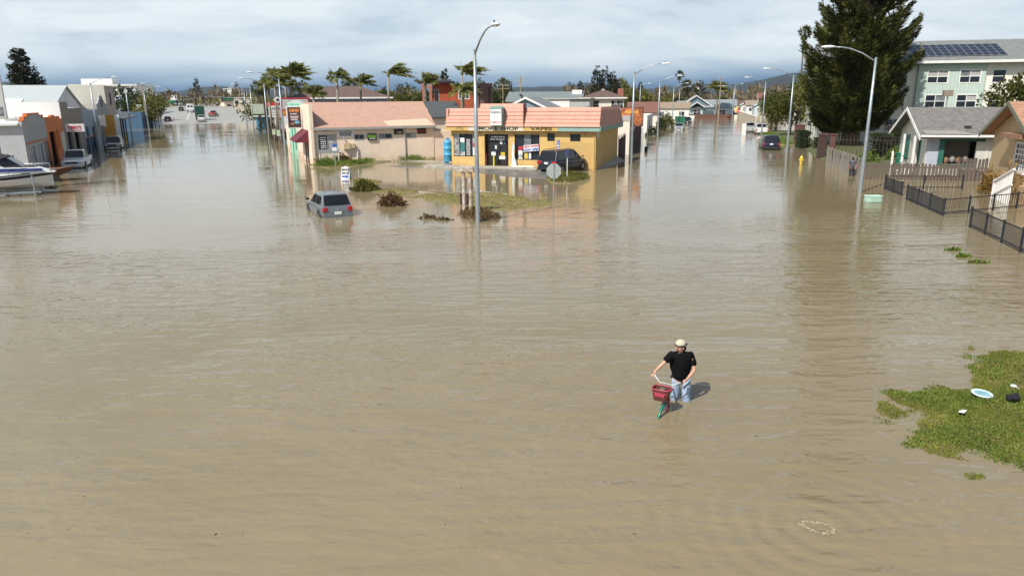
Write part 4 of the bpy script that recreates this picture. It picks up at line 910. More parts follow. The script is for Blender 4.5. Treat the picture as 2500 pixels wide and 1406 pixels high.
# ================================================================ LEFT STREET, RIGHT-HAND SIDE: pink workshop, green shop, palms behind
PC = frL(8.6, 71.2); P = Plane(PC, AL)
m_pink = mat('peach_stucco', (.80, .66, .53), .85, var=.07, scale=.8, dirt=.14, low=.75); m_pinkroof = mat('peach_roof', (.47, .285, .21), .9, var=.10, scale=1.5, dirt=.22, bump=.4, bscale=14, stretch=(1, 6, 1)); m_patch = mat('roof_patch', (.60, .46, .34), .9, var=.05)
m_mint = mat('mint_stucco', (.32, .60, .47), .8, var=.08, scale=1.0, dirt=.15); m_green = mat('green_door_paint', (.03, .22, .13), .6, var=.15)
m_grywood = mat('grey_frame', (.33, .35, .34), .6, var=.1)
pk = thing('pink_workshop', 'low peach stucco workshop with sloping peach roof and small signs', 'workshop', PC, AL)
xr, ze = P.on(1058, 309); ze = 3.34; xe = P.on(1092, 330)[0]
wins = [P.rect(866.5, 329.5, 887.5, 340.5), P.rect(926, 327.5, 955.5, 338.5), P.rect(991, 325.5, 1013.5, 336)]
door = (P.on(778, 340)[0], P.on(819, 340)[0], 1.30, 2.72)
shell(pk, m_pink, 0, xr, 0, 12.2, -.5, ze, front=wins + [door], t=.2)
shell(pk, m_pink, xr + .002, xe + .9, .05, 12, -.5, 2.85, t=.2)
for w_ in wins: window(pk, *w_, 0, fm=m_grywood, nx=2, fw=.07, inset=.08)
window(pk, *door, 0, fm=m_grywood, nx=2, fw=.07, inset=.08, name='shop_window')
ridge_b = 6.1; zr = Lb(71.2 + ridge_b, 900, 252)[1]
xl_r = P.on(766, 300)[0]; xrr = Lb(71.2 + ridge_b, 1030, 251)[0] - 8.6
rf = MB(); th = .12; y0 = -.35; zl_ = ze - .02
rf.add([(.25, y0, zl_), (xr + .15, y0, zl_), (xrr + .1, ridge_b, zr), (.25, ridge_b, zr), (.25, y0, zl_ + th), (xr + .15, y0, zl_ + th), (xrr + .1, ridge_b, zr + th), (.25, ridge_b, zr + th)], [(0,3,2,1),(4,5,6,7),(0,1,5,4),(1,2,6,5),(2,3,7,6),(3,0,4,7)])
rf.add([(.25, ridge_b, zr), (xrr + .1, ridge_b, zr), (xr + .15, 12.5, zl_), (.25, 12.5, zl_), (.25, ridge_b, zr + th), (xrr + .1, ridge_b, zr + th), (xr + .15, 12.5, zl_ + th), (.25, 12.5, zl_ + th)], [(0,3,2,1),(4,5,6,7),(0,1,5,4),(1,2,6,5),(2,3,7,6),(3,0,4,7)])
ro = rf.build('roof', m_pinkroof, pk)
MB().box(.2, xr + .16, y0 - .06, y0 - .003, zl_ - .10, zl_ + .08).build('gutter', m_grywood, ro)
kk = (zr - zl_)/(ridge_b - y0)
def onroof(x, y, dz=.0): return (x, y, zl_ + th + kk*(y - y0) + dz)
MB().add([onroof(xr - 4.6, y0 + .05, .012), onroof(xr - .05, y0 + .05, .012), onroof(xr - .3, y0 + 1.75, .012), onroof(xr - 4.9, y0 + 1.35, .012)], [(0, 1, 2, 3)]).build('roof_patch', m_patch, ro)
gw = MB(); gw.add([(xr - .2, 0, ze - .01), (xr - .02, 0, ze - .01), (xrr - .02, ridge_b, zr), (xr - .02, 12.2, ze - .01)], [(0, 1, 2), (1, 3, 2)]); gw.build('gable_wall', m_pink, pk)
# false front along the street with triangular shadow on the roof
MB().box(-.02, .24, -.32, 6.9, -.5, 5.62).build('false_front', m_pink, pk)
MB().box(-.05, .27, -.35, -.10, ze + .1, 5.66).build('corner_pilaster', m_pink, pk)
MB().tube([(P.on(989, 350)[0], -.06, .1), (P.on(989, 350)[0], -.06, ze - .1)], .06, 8).build('downpipe', m_grywood, pk)
# signs on the wall
def wsign(px0, py0, px1, py1, m, nm='wall_sign', y=0.0, th=.05):
    x0, x1, z0, z1 = P.rect(px0, py0, px1, py1); return panel(nm, m, pk, x0, x1, z0, z1, y, th=th), (x0 + x1)/2, z0, z1
m_signblk = mat('sign_black', (.02, .018, .018), .5, var=.1)
s_, cx_, z0, z1 = wsign(824, 317, 862.5, 335.5, m_letter_white); text('HONDA', mat('sign_grey_letters', (.12, .12, .13), .6), s_, .36, (cx_, -.06, z1 - .24), bold=.008, sx=.95); text('ENGINES', m_letter_black, s_, .30, (cx_, -.06, z0 + .2), bold=.008, sx=.92)
s_, cx_, z0, z1 = wsign(897.5, 326, 918.5, 342.5, m_signblk, th=.16); text('EGO', mat('lime', (.2, .5, .05), .5), s_, .36, (cx_, -.17, (z0 + z1)/2 + .03), bold=.01); panel('strap_line', m_letter_white, s_, cx_ - .28, cx_ + .28, z0 + .12, z0 + .17, -.17, th=.01)
s_, cx_, z0, z1 = wsign(962, 315, 983, 328.5, m_signblk, th=.1); MB().lathe([(0, 0), (.14, 0), (.14, .01), (0, .01)], (0, 0, 0), 14).build('red_disc', m_letter_red, s_).location = (cx_ - .2, -.11, (z0 + z1)/2 + .05)
print_lines(s_, m_letter_white, cx_ + .08, -.10, (z0 + z1)/2 - .08, .5, .22, 1, 4)
s_, cx_, z0, z1 = wsign(1018.5, 313.5, 1039.5, 327, m_signblk, th=.1); text('Jonsered', m_letter_red, s_, .24, (cx_, -.11, (z0 + z1)/2), bold=.006)
s_, cx_, z0, z1 = wsign(786, 318.5, 808, 322.5, m_p1); print_lines(s_, m_letter_red, cx_, -.052, (z0 + z1)/2, .7, .1, 1, 5)
x0, x1 = door[0], door[1]; xm = (x0 + x1)/2
print_lines(pk, m_letter_white, x0 + (xm - x0)*.5, .03, 2.02, .6, 1.15, 6, 6); print_lines(pk, m_letter_white, xm + (x1 - xm)*.5, .03, 2.1, .6, .3, 2, 7)
MB().lathe([(0, 0), (.16, 0), (.16, .01), (0, .01)], (0, 0, 0), 12).build('window_emblem', m_letter_red, pk).location = (xm + (x1 - xm)*.5, .03, 2.42)
# planter-like grey parapet below the window, electric meter boxes
x0, x1, z0, z1 = P.rect(774, 363, 823, 373.5); ob = MB().box(x0, x1, -1.15, -1.05, z0, z1).build('grey_board', m_grywood, pk)
for f in (.04, .5, .96): MB().box(x0 + (x1 - x0)*f - .05, x0 + (x1 - x0)*f + .05, -1.14, -1.06, -.3, z0).build('board_leg', m_white, pk)
m_box = mat('meter_box_beige', (.58, .46, .28), .6, var=.06)
x0, x1, z0, z1 = P.rect(838.5, 349, 858.5, 365); MB().box(x0, x1 - .2, -.35, -.002, z0, z1).build('meter_box', m_box, pk, bevel=.015); MB().box(x1 - .2, x1 + .25, -.30, -.002, z0 + .1, z1 - .05).build('meter_box', m_box, pk, bevel=.015)
MB().tube([(x0 + .3, -.2, z1), (x0 + .15, -.25, z1 + .35), (x0 + .05, -.15, z1 + .5)], .05, 6).build('weatherhead', m_galv, pk); MB().box(x0 + .05, x0 + .35, -.3, -.002, .3, .75).build('meter_box', m_box, pk)
MB().tube([(x1 + .5, -.1, 0), (x1 + .5, -.1, 1.3)], .07, 8).build('bollard_pipe', m_white, pk)
# water-mark stain low on the wall
# projecting sign, awning, doorway on the street side
ps = MB().box(-1.55, -.12, 5.3, 5.5, 3.25, 5.40).build('projecting_sign', m_white, pk, bevel=.02)
MB().box(-1.46, -.21, 5.285, 5.298, 3.34, 5.31).build('sign_face', mat('menu_print', (.10, .05, .045), .5, col2=(.03, .012, .012), scale=6), ps)
print_lines(ps, mat('flame_orange', (.75, .28, .06), .5), -.84, 5.283, 5.0, 1.05, .5, 1, 8); print_lines(ps, m_letter_white, -.84, 5.283, 4.66, .8, .2, 1, 9)
for i in range(3): MB().box(-1.25 + .05*i, -.42 - .06*i, 5.276, 5.284, 4.36 - .16*i, 4.43 - .16*i).build('text_line', m_letter_white, ps)
MB().ell((-.6, 5.28, 3.82), .26, .015, .16, 12, 6).build('printed_picture', mat('print_blue', (.12, .42, .55), .5), ps); MB().ell((-1.05, 5.28, 3.68), .2, .015, .12, 12, 6).build('printed_picture', mat('print_brown', (.3, .15, .1), .5), ps)
aw = MB(); aw.add([(-.03, 1.6, 3.15), (-.03, 6.8, 3.15), (-1.25, 6.8, 2.2), (-1.25, 1.6, 2.2), (-1.25, 6.8, 2.0), (-1.25, 1.6, 2.0), (-.03, 1.6, 2.0), (-.03, 6.8, 2.0)], [(0, 1, 2, 3), (3, 2, 4, 5), (0, 3, 5, 6), (1, 7, 4, 2)]); aw.build('awning', mat('maroon_canvas', (.13, .02, .035), .8, var=.1), pk)
for y_ in (2.2, 3.9): MB().box(-.06, -.022, y_, y_ + 1.0, -.3, 2.1).build('street_door', mat('street_door_brown', (.06, .035, .03), .6), pk)
gs = thing('mint_shop', 'mint green street-front shop with dark green doors', 'shop', frL(8.6, 78.4), AL)
opn = [(1.0, 2.6, -.3, 3.0), (4.0, 5.4, .5, 2.9), (6.2, 7.6, .5, 2.9), (9.2, 10.6, -.3, 3.0)]
shell(gs, m_mint, 0, 9, 0, 13, -.5, 5.55, left=opn, t=.2); flat_roof(gs, m_conc, 0, 9, 0, 13, 5.3)
MB().box(-.04, .25, -.3, 13.05, 5.551, 5.75).build('coping', m_mint, gs)
for i, (a, b_, c, d) in enumerate(opn):
    MB().box(.05, .09, a, b_, c, d).build('green_door' if i in (0, 3) else 'green_shutter', m_green, gs)
MB().box(-.35, -.05, -.1, .4, 3.9, 5.4).build('upright_fin', m_mint, gs)
# low peach annex beyond the mint shop
an = thing('peach_annex', 'low peach annex wall beyond the mint green shop', 'building', frL(8.7, 91.8), AL); shell(an, m_pink, 0, 8, 0, 5, -.5, 3.0, left=[(.8, 1.8, .2, 2.2)], t=.2); flat_roof(an, m_conc, 0, 8, 0, 5, 2.8); MB().box(.05, .08, .8, 1.8, .2, 2.2).build('door', mat('orange_red', (.45, .12, .05), .6), an)
# planting along the pink wall
bed = [G(772, 408), G(790, 402), G(850, 400), G(905, 394), G(960, 391), G(1040, 388), G(1062, 391), G(960, 394), G(930, 398), G(860, 407), G(800, 411)]
BX, BY, BZ = mound('planting_bed', 'narrow planting bed along the foot of the peach wall', bed, m_turf, zmax=.16, slope=.3, amp=.04, res=.16, nscale=2., seed=21, cat='planting bed')
tuft_field('grass', 'green grass clumps at the foot of the peach wall', BX, BY, BZ, m_grass2, 3000, .34, .03, 8, wid=.12, keep=lambda x, y: (x < -13.5) | (x > -10.6))
for i, (px, py, r_, m_, w_) in enumerate(((838, 398, .95, m_maroon, 'longest reddish hedge bush, beside the meter boxes'), (871, 393, .8, m_maroon, 'second reddish bush from the meter boxes'), (897, 391, .8, m_maroon, 'reddish bush in the middle of the row of five'), (930, 390, .8, m_olive, 'olive bush, second from the white kerb end of the row'), (963, 388, .62, m_maroon, 'small round reddish bush at the kerb end of the row'))):
    bush('shrub', w_ + ' at the peach wall', (*G(px, py, .1), .0), r_, r_*.75, .95 if i else .85, m_, 900, .16, seed=30 + i, group='bushes along the peach wall')
bush('grass_clump', 'tall wild green grass at the near corner of the peach wall', (*G(797, 404, .1), 0), 1.0, .7, .65, m_grass2, 700, .4, seed=40, stems=False, aspect=.12, cat='grass clump')
bush('grass_clump', 'wild green grass between the reddish bushes and the blue tank', (*G(1005, 391, .1), 0), 1.5, .6, .42, m_grass2, 800, .3, seed=41, stems=False, aspect=.12, cat='grass clump')
# dark-roofed building with satellite dish between the two shops
cx0 = frL(21.2, 84.0); b_ = thing('dark_roof_house', 'low beige building with dark grey roof and satellite dish between the two shops', 'building', cx0, AL)
shell(b_, m_pink, 0, 7, 0, 8, -.5, 3.9, front=[(2.6, 3.5, 2.1, 2.9)]); window(b_, 2.6, 3.5, 2.1, 2.9, 0, fm=m_white)
gable(b_, rows_mat('dark_shingle', (.075, .085, .09), .25, 'Z', .8), 0, 7, 0, 8, 3.95, 5.6, 'x', .35)
ds = MB().lathe([(0, 0), (.2, .03), (.36, .11)], (0, 0, 0), 16).build('satellite_dish', m_white, b_); ds.location = (2.4, .6, 4.75); ds.rotation_euler = (radians(60), 0, .2); MB().tube([(2.4, .8, 4.2), (2.4, .8, 4.75)], .025, 6).build('dish_mast', m_galv, b_)
# red and white canopy edge and fence behind the roof
t = thing('station_canopy', 'red and white forecourt canopy edge showing above the peach roof', 'canopy', (*at(855, 253, 104)[:2], 0), AL)
MB().box(-3.8, 3.8, 0, 5, 5.15, 5.42).build('canopy_slab', m_letter_white, t); MB().box(0.2, 3.82, -.04, -.003, 5.17, 5.40).build('red_band', m_letter_red, t); MB().box(-3.8, -2.0, -.04, -.003, 5.17, 5.40).build('red_band', mat('salmon_band', (.6, .25, .2), .6), t)
for x in (-3, 3): MB().box(x - .12, x + .12, 2, 2.3, -.5, 5.15).build('column', m_white, t)
# blue-grey house with brown hip roof
m_brownroof = rows_mat('brown_shingle', (.13, .085, .07), .22, 'Z', .75, var=.2); m_bluegrey = mat('blue_grey_paint', (.20, .26, .33), .75, var=.06, dirt=.1)
bx, by, bz_ = at(705, 240, 113); b_ = thing('blue_grey_house', 'long blue-grey house with brown hip roof behind the palms', 'house', (bx, by, 0), radians(9))
Pb = Plane((bx, by), radians(9)); w0 = Pb.on(950, 240)[0]; zeb = Pb.on(820, 240)[1]; 
ops = [(Pb.on(a, 245)[0], Pb.on(c, 245)[0], zeb - 1.5, zeb - .45) for a, c in ((733, 749), (781, 789), (806, 836), (854, 865), (884, 892), (921, 944))]
shell(b_, m_bluegrey, 0, w0, 0, 9, -.5, zeb, front=ops); hip(b_, m_brownroof, 0, w0, 0, 9, zeb + .05, zeb + 1.75, .6)
for o_ in ops: window(b_, *o_, 0, fm=m_white, nx=2, fw=.05)
MB().box(-.6, w0 + .6, -.66, -.603, zeb - .1, zeb + .1).build('gutter', m_white, b_)
for x in (3, 6.5, 9, 12): MB().lathe([(.08, 0), (.08, .4)], (x, 2.8, zeb + .9), 8).build('roof_vent', m_galv, b_)
# palms in front of it
for i, (px, pyc, d, f_, wd, lab) in enumerate(((765, 232, 96, 2.0, (.15, 0), 'lowest bushy queen palm standing before the brown roof'), (822, 192, 97, 2.1, (.45, 0), 'upright queen palm with open crown, second before the brown roof'), (880, 205, 98, 1.9, (.55, 0), 'queen palm with swept crown, third before the brown roof'), (948, 182, 99, 2.5, (.95, 0), 'tall queen palm swept hard sideways by the wind'),
        (1038, 205, 100, 2.4, (.45, 0), 'queen palm standing before the red house'), (1131, 222, 92, 2.2, (.25, 0), 'shorter queen palm before the red house window'), (1128, 178, 102, 2.7, (.8, 0), 'tallest queen palm behind the corner lamp pole'))):
    x, y, z = at(px, pyc, d); feather_palm(lab, (x - wd[0]*.25, y, 0), z, f_, 17 if i != 3 else 20, wd, seed=i)
# ================================================================ RIGHT STREET
# ---- lamps
LR = 'cobra-head street lamps'
for px, py, lab in ((1541, 399, 'lamp on the shop side, first past the smoke shop corner'), (1605, 342, 'lamp on the shop side, second past the smoke shop'), (1641, 306, 'lamp on the shop side beside the parked silver sedan'), (1656, 291, 'faint farthest lamp on the shop side near the light blue house')):
    lamp_post(lab, G(px, py), -AR, group=LR)
for xy, lab in ((G(2100, 470), 'tall near lamp before the picket fence, arm toward the street'), (G(1921, 372), 'lamp beside the dark blue parked car'), (frR(10.6, 122.0), 'lamp rising behind the round trees past the white pickup'), (frR(10.3, 212), 'far lamp standing over the tan boundary wall')):
    lamp_post(lab, xy, pi - AR, group=LR)
# ---- fence and brown-and-white building beyond the smoke shop
t = thing('board_fence', 'dark maroon board fence behind the smoke shop along the water', 'fence', frR(-7.0, 71.6), -AR)
m_maroonw = mat('maroon_boards', (.075, .032, .038), .85, var=.25, scale=3, dirt=.2)
yy = 0.0; i = 0
while yy < 6.6:
    w_ = random.uniform(.24, .32); MB().box(-.03, .03, yy, yy + w_ - .03, -.5, 1.95 + random.uniform(-.12, .15) + .03*yy).build('board', m_maroonw, t); yy += w_; i += 1
for y_ in (.4, 2.6, 4.8, 6.5): MB().box(-.14, -.04, y_, y_ + .1, -.5, 2.4).build('post', m_galv, t)
m_cremew = mat('cream_wall', (.72, .66, .57), .8, var=.06, dirt=.14); m_brownlow = mat('brown_dado', (.06, .022, .022), .8, var=.2, dirt=.2); m_greyw = mat('grey_wall', (.40, .40, .38), .8, var=.08, dirt=.15)
bb = frR(-6.7, 79.5); b_ = thing('cream_market', 'flat-roofed cream shop with brown lower walls and food picture sign', 'shop', bb, -AR)
Pm = Plane(bb, -AR); hb = Ra(-6.7, 1567, 275)[1]
shell(b_, m_cremew, -9.5, 0, 0, 17.5, -.5, hb - .55, right=[(1.2, 2.6, .2, 2.4)], t=.2); MB().box(-9.55, .05, -.05, 17.55, hb - .548, hb).build('parapet', m_greyw, b_)
MB().add([(.06, 3.0, -.5), (.06, 17.56, -.5), (.06, 17.56, 2.9), (.06, 9.0, 2.75), (.06, 3.0, 2.0)], [(0, 1, 2, 3, 4)]).build('brown_dado', m_brownlow, b_)
for y_ in (.5, 2.8): MB().box(.03, .12, y_, y_ + .16, -.4, 2.6).build('door_post', m_greyw, b_)
MB().box(-.1, -.04, 1.2, 2.6, .2, 2.4).build('dark_door', m_dark, b_)
sg = MB().box(-1.1, 1.35, 1.0, 1.14, 2.95, 5.0).build('picture_sign', m_steel_dark, b_)
MB().box(-1.02, 1.27, .985, .998, 3.03, 4.92).build('sign_face', mat('food_print', (.62, .20, .05), .5, col2=(.10, .03, .03), scale=2.6), sg)
print_lines(sg, mat('food_letters', (.75, .35, .08), .5), .12, .984, 4.5, 1.7, .5, 1, 10)
MB().tube([(-3.2, -.06, 2.2), (-3.2, -.06, 3.0), (-3.0, -.06, 3.05), (-.9, -.06, 3.05)], .05, 8).build('conduit', m_galv, b_)
MB().box(-4.5, -.2, -.03, -.003, 3.55, 3.62).build('wall_trim', m_greyw, b_)
# ---- low white outbuilding with sign and grey fence
bb = frR(-7.4, 121); b_ = thing('white_outbuilding', 'low white building with roll-up doors past the cream shop', 'building', bb, -AR)
shell(b_, m_white, -7, 0, 0, 16, -.5, 3.15, front=[(-5.8, -3.2, .2, 2.4)]); flat_roof(b_, m_conc, -7, 0, 0, 16, 3.1); MB().box(-5.8, -3.2, .05, .09, .2, 2.4).build('roller_door', rows_mat('roller_door', (.6, .6, .58), .18, 'Z', .75), b_); MB().box(.003, .06, 5, 7.5, .1, 2.3).build('door', mat('door_beige', (.4, .36, .3), .7), b_)
t = thing('panel_fence', 'grey corrugated panel fence before the low white building', 'fence', frR(-10.4, 108), -AR)
for k in range(11): MB().box(k*.3, k*.3 + .28, 0, .04, -.4, 1.75 + random.uniform(-.05, .05)).build('panel', mat('fence_grey', (.42, .42, .40), .8, var=.15, dirt=.2), t)
bush('shrub', 'green shrub at the corner of the low white building', (*frR(-6.4, 119.5), 0), 1.1, 1.1, 1.35, m_dkleaf, 700, .22, seed=60); bush('shrub', 'dark bush by the far corner of the low white building', (*frR(-6.0, 138), 0), .9, .9, 2.0, m_dkleaf, 600, .25, seed=61)
bush('shrub', 'green hedge bush between the second and third shop-side lamps', (*frR(-5.2, 152), 0), 1.7, 2.4, 2.0, m_pond, 900, .28, seed=62); bush('shrub', 'small yellow-green bush beside the third shop-side lamp', (*frR(-5.6, 165), 0), 1.5, 2.0, 2.6, m_olive, 800, .3, seed=63)
# ---- cream two-storey house with brown hip roof, red-roofed house
bx, by, _ = at(1421, 270, 118); b_ = thing('cream_house', 'two-storey cream house with dark brown hip roof and paned windows', 'house', (bx, by, 0), radians(-8)); Ph = Plane((bx, by), radians(-8))
w0 = Ph.on(1523, 260)[0]; zeh = Ph.on(1470, 240)[1]; ops = [(Ph.on(1435, 250)[0], Ph.on(1462, 250)[0], zeh - 1.55, zeh - .4), (Ph.on(1492.5, 250)[0], Ph.on(1521, 250)[0], zeh - 1.55, zeh - .4)]
shell(b_, m_cremew, 0, w0, 0, 8, -.5, zeh, front=ops); hip(b_, m_brownroof, 0, w0, 0, 8, zeh + .05, zeh + 1.35, .5)
for o_ in ops: window(b_, *o_, 0, fm=m_white, nx=4, nz=2, fw=.06)
MB().box(-.5, w0 + .5, -.56, -.503, zeh - .1, zeh + .1).build('gutter', m_white, b_); MB().box(w0*.85, w0*.85 + .9, 5, 5.6, zeh, zeh + 1.5).build('chimney', mat('chimney_brick', (.3, .12, .08), .9), b_); MB().box(w0*.45, w0*.45 + .5, 3.2, 3.7, zeh + .8, zeh + 1.4).build('roof_vent', m_white, b_)
bx, by, _ = at(1536, 274, 150); b_ = thing('red_roof_house', 'long low house with red-brown roof behind the white outbuilding', 'house', (bx, by, 0), radians(-10)); Ph = Plane((bx, by), radians(-10))
w0 = Ph.on(1606, 262)[0]; zeh = 3.2; shell(b_, m_cremew, 0, w0, 0, 9, -.5, zeh); gable(b_, rows_mat('redbrown_shingle', (.20, .09, .07), .22, 'Z', .75, var=.2), 0, w0, 0, 9, zeh, 5.0, 'x', .5)
# ---- grey sheds behind the smoke shop
bx, by, _ = at(1218, 262, 96); b_ = thing('grey_gable_house', 'grey-roofed house with white gable edge behind the shop roof', 'house', (bx, by, 0), radians(-12)); shell(b_, m_greyw, 0, 7.2, 0, 11, -.5, 4.3); gable_end(b_, m_bluegrey, 0, 7.2, 0, 11, 4.3, 5.9, 'y'); gable(b_, rows_mat('grey_shingle', (.24, .25, .25), .22, 'Z', .8, var=.15), 0, 7.2, 0, 11, 4.35, 6.05, 'y', .35, trim=m_white); 
MB().tube([(2.8, 1.5, 5.5), (2.8, 1.5, 6.3), (2.5, 1.4, 6.5)], .13, 8).build('flue', m_black, b_)
bx, by, _ = at(1296, 266, 116); b_ = thing('white_shed', 'long white flat-topped shed with grey end behind the shop roof', 'shed', (bx, by, 0), radians(-16)); Ph = Plane((bx, by), radians(-16)); w0 = Ph.on(1391, 250)[0]; zs = Ph.on(1340, 243)[1]
shell(b_, m_white, 0, w0, 0, 9, -.5, zs); shell(b_, m_greyw, w0 + .01, w0 + 3.1, .1, 8.8, -.5, zs - .05); MB().box(-.2, w0 + 3.3, -.25, 9.2, zs + .001, zs + .18).build('roof', mat('shed_roof', (.42, .41, .36), .9, var=.1), b_)
bx, by, _ = at(1238, 238, 150); b_ = thing('teal_roof_hall', 'long low hall with grey-teal roof behind the white shed', 'hall', (bx, by, 0), radians(-10)); shell(b_, m_greyw, 0, 15, 0, 9, -.5, 5.4); gable(b_, mat('teal_metal_roof', (.17, .20, .20), .6, var=.1), 0, 15, 0, 9, 5.45, 7.2, 'x', .4); MB().box(13, 15, 3, 5, 6.6, 7.6).build('roof_unit', m_white, b_)
# ---- red stucco house
m_red = mat('red_stucco', (.36, .085, .035), .85, var=.22, scale=.9, dirt=.25); m_redd = mat('terracotta_trim', (.42, .15, .10), .8, var=.1); m_navy = mat('navy_fascia', (.02, .025, .06), .6)
m_rawstucco = mat('stained_stucco', (.20, .13, .115), .9, col2=(.13, .075, .06), scale=.7, dirt=.3)
bx, by, _ = at(1040, 262, 106); b_ = thing('red_house', 'two-storey red stucco house with balcony and dark flat roof', 'house', (bx, by, 0), radians(4)); Ph = Plane((bx, by), radians(4))
X = lambda px: Ph.on(px, 230)[0]; Zp = lambda py: Ph.on(1100, py)[1]
shell(b_, m_red, X(1075), X(1104), 0, 7, -.5, Zp(203), front=[(X(1063) if False else X(1078), X(1079), 1, 1.1)]); 
shell(b_, m_red, X(1056), X(1075) - .01, 0, 7, -.5, Zp(203), front=[(X(1062), X(1074) - .2, Zp(248), Zp(219))]); window(b_, X(1062), X(1074) - .2, Zp(248), Zp(219), 0, fm=m_white, nx=2, fw=.06, name='balcony_door')
shell(b_, m_red, X(1104) + .01, X(1156), -1.2, 6.5, -.5, Zp(209), front=[(X(1121), X(1144), Zp(241), Zp(223))]); wv = window(b_, X(1121), X(1144), Zp(241), Zp(223), -1.2, fm=m_white, nx=3, nz=1, fw=.12)
shell(b_, m_rawstucco, X(1156) + .01, X(1201), -2.0, 8, -.5, Zp(205)); 
for px in (1169, 1193): MB().box(X(px) - .06, X(px) + .06, -2.05, -2.003, Zp(256), Zp(212)).build('drain_slot', m_dark, b_)
MB().box(X(1020), X(1104) + .4, -1.0, 7.6, Zp(203) + .01, Zp(199)).build('roof_fascia', m_navy, b_); MB().box(X(1062), X(1102), 1, 6, Zp(199), Zp(194)).build('upper_roof', m_brownroof, b_)
for px in (1034, 1051): MB().box(X(px) - .12, X(px) + .22, -1.0, -.7, -.5, Zp(203)).build('porch_column', m_redd, b_)
MB().box(X(1032), X(1056), -.95, -.75, Zp(215), Zp(211)).build('porch_beam', m_redd, b_); MB().box(X(1036), X(1078), -1.15, -.55, Zp(258), Zp(250)).build('balcony_rail', m_redd, b_)
MB().tube([(X(1127), 3, Zp(209)), (X(1127), 3, Zp(146))], .03, 6).build('antenna_mast', m_galv, b_)
# ---- far end of the street
bb = frR(-3.4, 228); b_ = thing('light_blue_house', 'light blue bungalow with grey roof and big gable at the street end', 'house', bb, -AR + radians(4)); m_lb = mat('light_blue_paint', (.38, .52, .56), .75, var=.05, dirt=.1); m_gr = rows_mat('grey_shingle_far', (.24, .27, .28), .25, 'Z', .8, var=.12)
ops = [(3.2, 5.2, .9, 2.3), (7.3, 8.2, .9, 2.1), (10.5, 12.4, .9, 2.2)]; shell(b_, m_lb, -1.2, 14.6, 0, 11, -.5, 3.0, front=ops + [(-.9, 1.2, -.4, 2.4)])
for o_ in ops: window(b_, *o_, 0, fm=m_white, nx=2, nz=2, fw=.12)
gable(b_, m_gr, -1.2, 14.6, 0, 11, 3.05, 4.8, 'x', .5); gable(b_, m_gr, -.4, 8.2, 1.2, 9, 3.6, 6.4, 'y', .5, trim=m_white, name='big_gable'); gable_end(b_, mat('slate_blue', (.14, .20, .24), .8), -.4, 8.2, 1.2, 9, 3.6, 6.3, 'y'); gable(b_, m_gr, 2.0, 6.0, -1.0, 3, 3.2, 4.5, 'y', .3, trim=m_white, name='porch_gable')
MB().box(5.9, 8.9, -.6, -.1, .2, 2.2).build('dark_awning', mat('slate_awning', (.08, .11, .12), .8), b_); MB().box(-.9, 1.2, .2, .25, -.4, 2.4).build('garage_opening', m_dark, b_)
t = thing('block_wall', 'low brown wall running before the light blue house', 'wall', frR(-1.9, 222), -AR); MB().box(0, 13.2, 0, .25, -.5, 1.15).build('wall_panel', mat('brown_wall', (.13, .065, .05), .9, var=.15, dirt=.2), t); MB().box(-.8, 2.0, -.05, .3, -.5, .75).build('white_section', m_white, t); MB().box(13.2, 16.5, 0, .25, -.5, .95).build('pale_section', m_cremew, t)
for i, (px, py, d, wd, c, lab) in enumerate(((1716, 262, 262, 11, (.62, .52, .34), 'pale yellow house right of the light blue bungalow'), (1600, 262, 205, 9, (.72, .7, .66), 'white house behind the parked teal minivan'), (1795, 265, 290, 10, (.62, .48, .2), 'yellow mobile home at the far bend of the street'), (1808, 265, 285, 6, (.7, .67, .6), 'cream mobile home beside the yellow one'), (1822, 262, 275, 7, (.7, .7, .7), 'white mobile home at the far bend'), (1842, 262, 262, 7, (.5, .6, .66), 'pale blue gabled house at the far bend'), (1858, 262, 250, 7, (.55, .5, .36), 'tan house behind the round trees'))):
    x, y, _ = at(px, py, d); b_ = thing('far_house', lab, 'house', (x, y, 0), -AR); mm = mat('far_wall_%d' % i, c, .8, var=.06, dirt=.1)
    shell(b_, mm, 0, wd, 0, 9, -.5, 3.1, front=[(1, 2.4, 1.1, 2.2), (wd - 2.6, wd - 1.2, 1.1, 2.2)])
    for x0 in (1, wd - 2.6): window(b_, x0, x0 + 1.4, 1.1, 2.2, 0, nx=2, fw=.1)
    if i in (5, 3): gable_end(b_, mm, 0, wd, 0, 9, 3.1, 4.5, 'y'); gable(b_, m_gr, 0, wd, 0, 9, 3.15, 4.6, 'y', .4, trim=m_white)
    else: gable(b_, [m_gr, mat('tan_roof', (.28, .22, .16), .9, var=.2), m_brownroof][i % 3], 0, wd, 0, 9, 3.15, 4.6 if i else 5.0, 'x', .4)
x, y, _ = at(1890, 245, 300); b_ = thing('far_house', 'red-roofed house showing above the round trees', 'house', (x - 6, y, 0), -AR); shell(b_, m_cremew, 0, 14, 0, 9, -.5, 4.6); gable(b_, rows_mat('redbrown_shingle', (.20, .09, .07), .22), 0, 14, 0, 9, 4.6, 7.2, 'x', .4, trim=m_white)
t = thing('boundary_wall', 'tan masonry wall along the street before the round trees', 'wall', frR(11.6, 150), -AR); MB().box(0, .3, 0, 62, -.5, 2.2).build('wall_panel', mat('tan_wall', (.50, .43, .32), .9, var=.1, dirt=.12), t); MB().box(-.05, .35, 0, 62, 2.202, 2.3).build('coping', m_cremew, t)
t = thing('white_cabinet', 'tall white cabinet standing in water under a far lamp', 'cabinet', frR(8.0, 124), -AR); MB().box(-.32, .32, -.3, .3, -.3, 1.75).build('cabinet_body', m_white, t, bevel=.03); MB().box(-.34, .34, -.32, .32, 1.752, 1.82).build('cap', m_white, t); MB().box(-.26, .26, -.315, -.302, .1, 1.6).build('door', m_white, t)
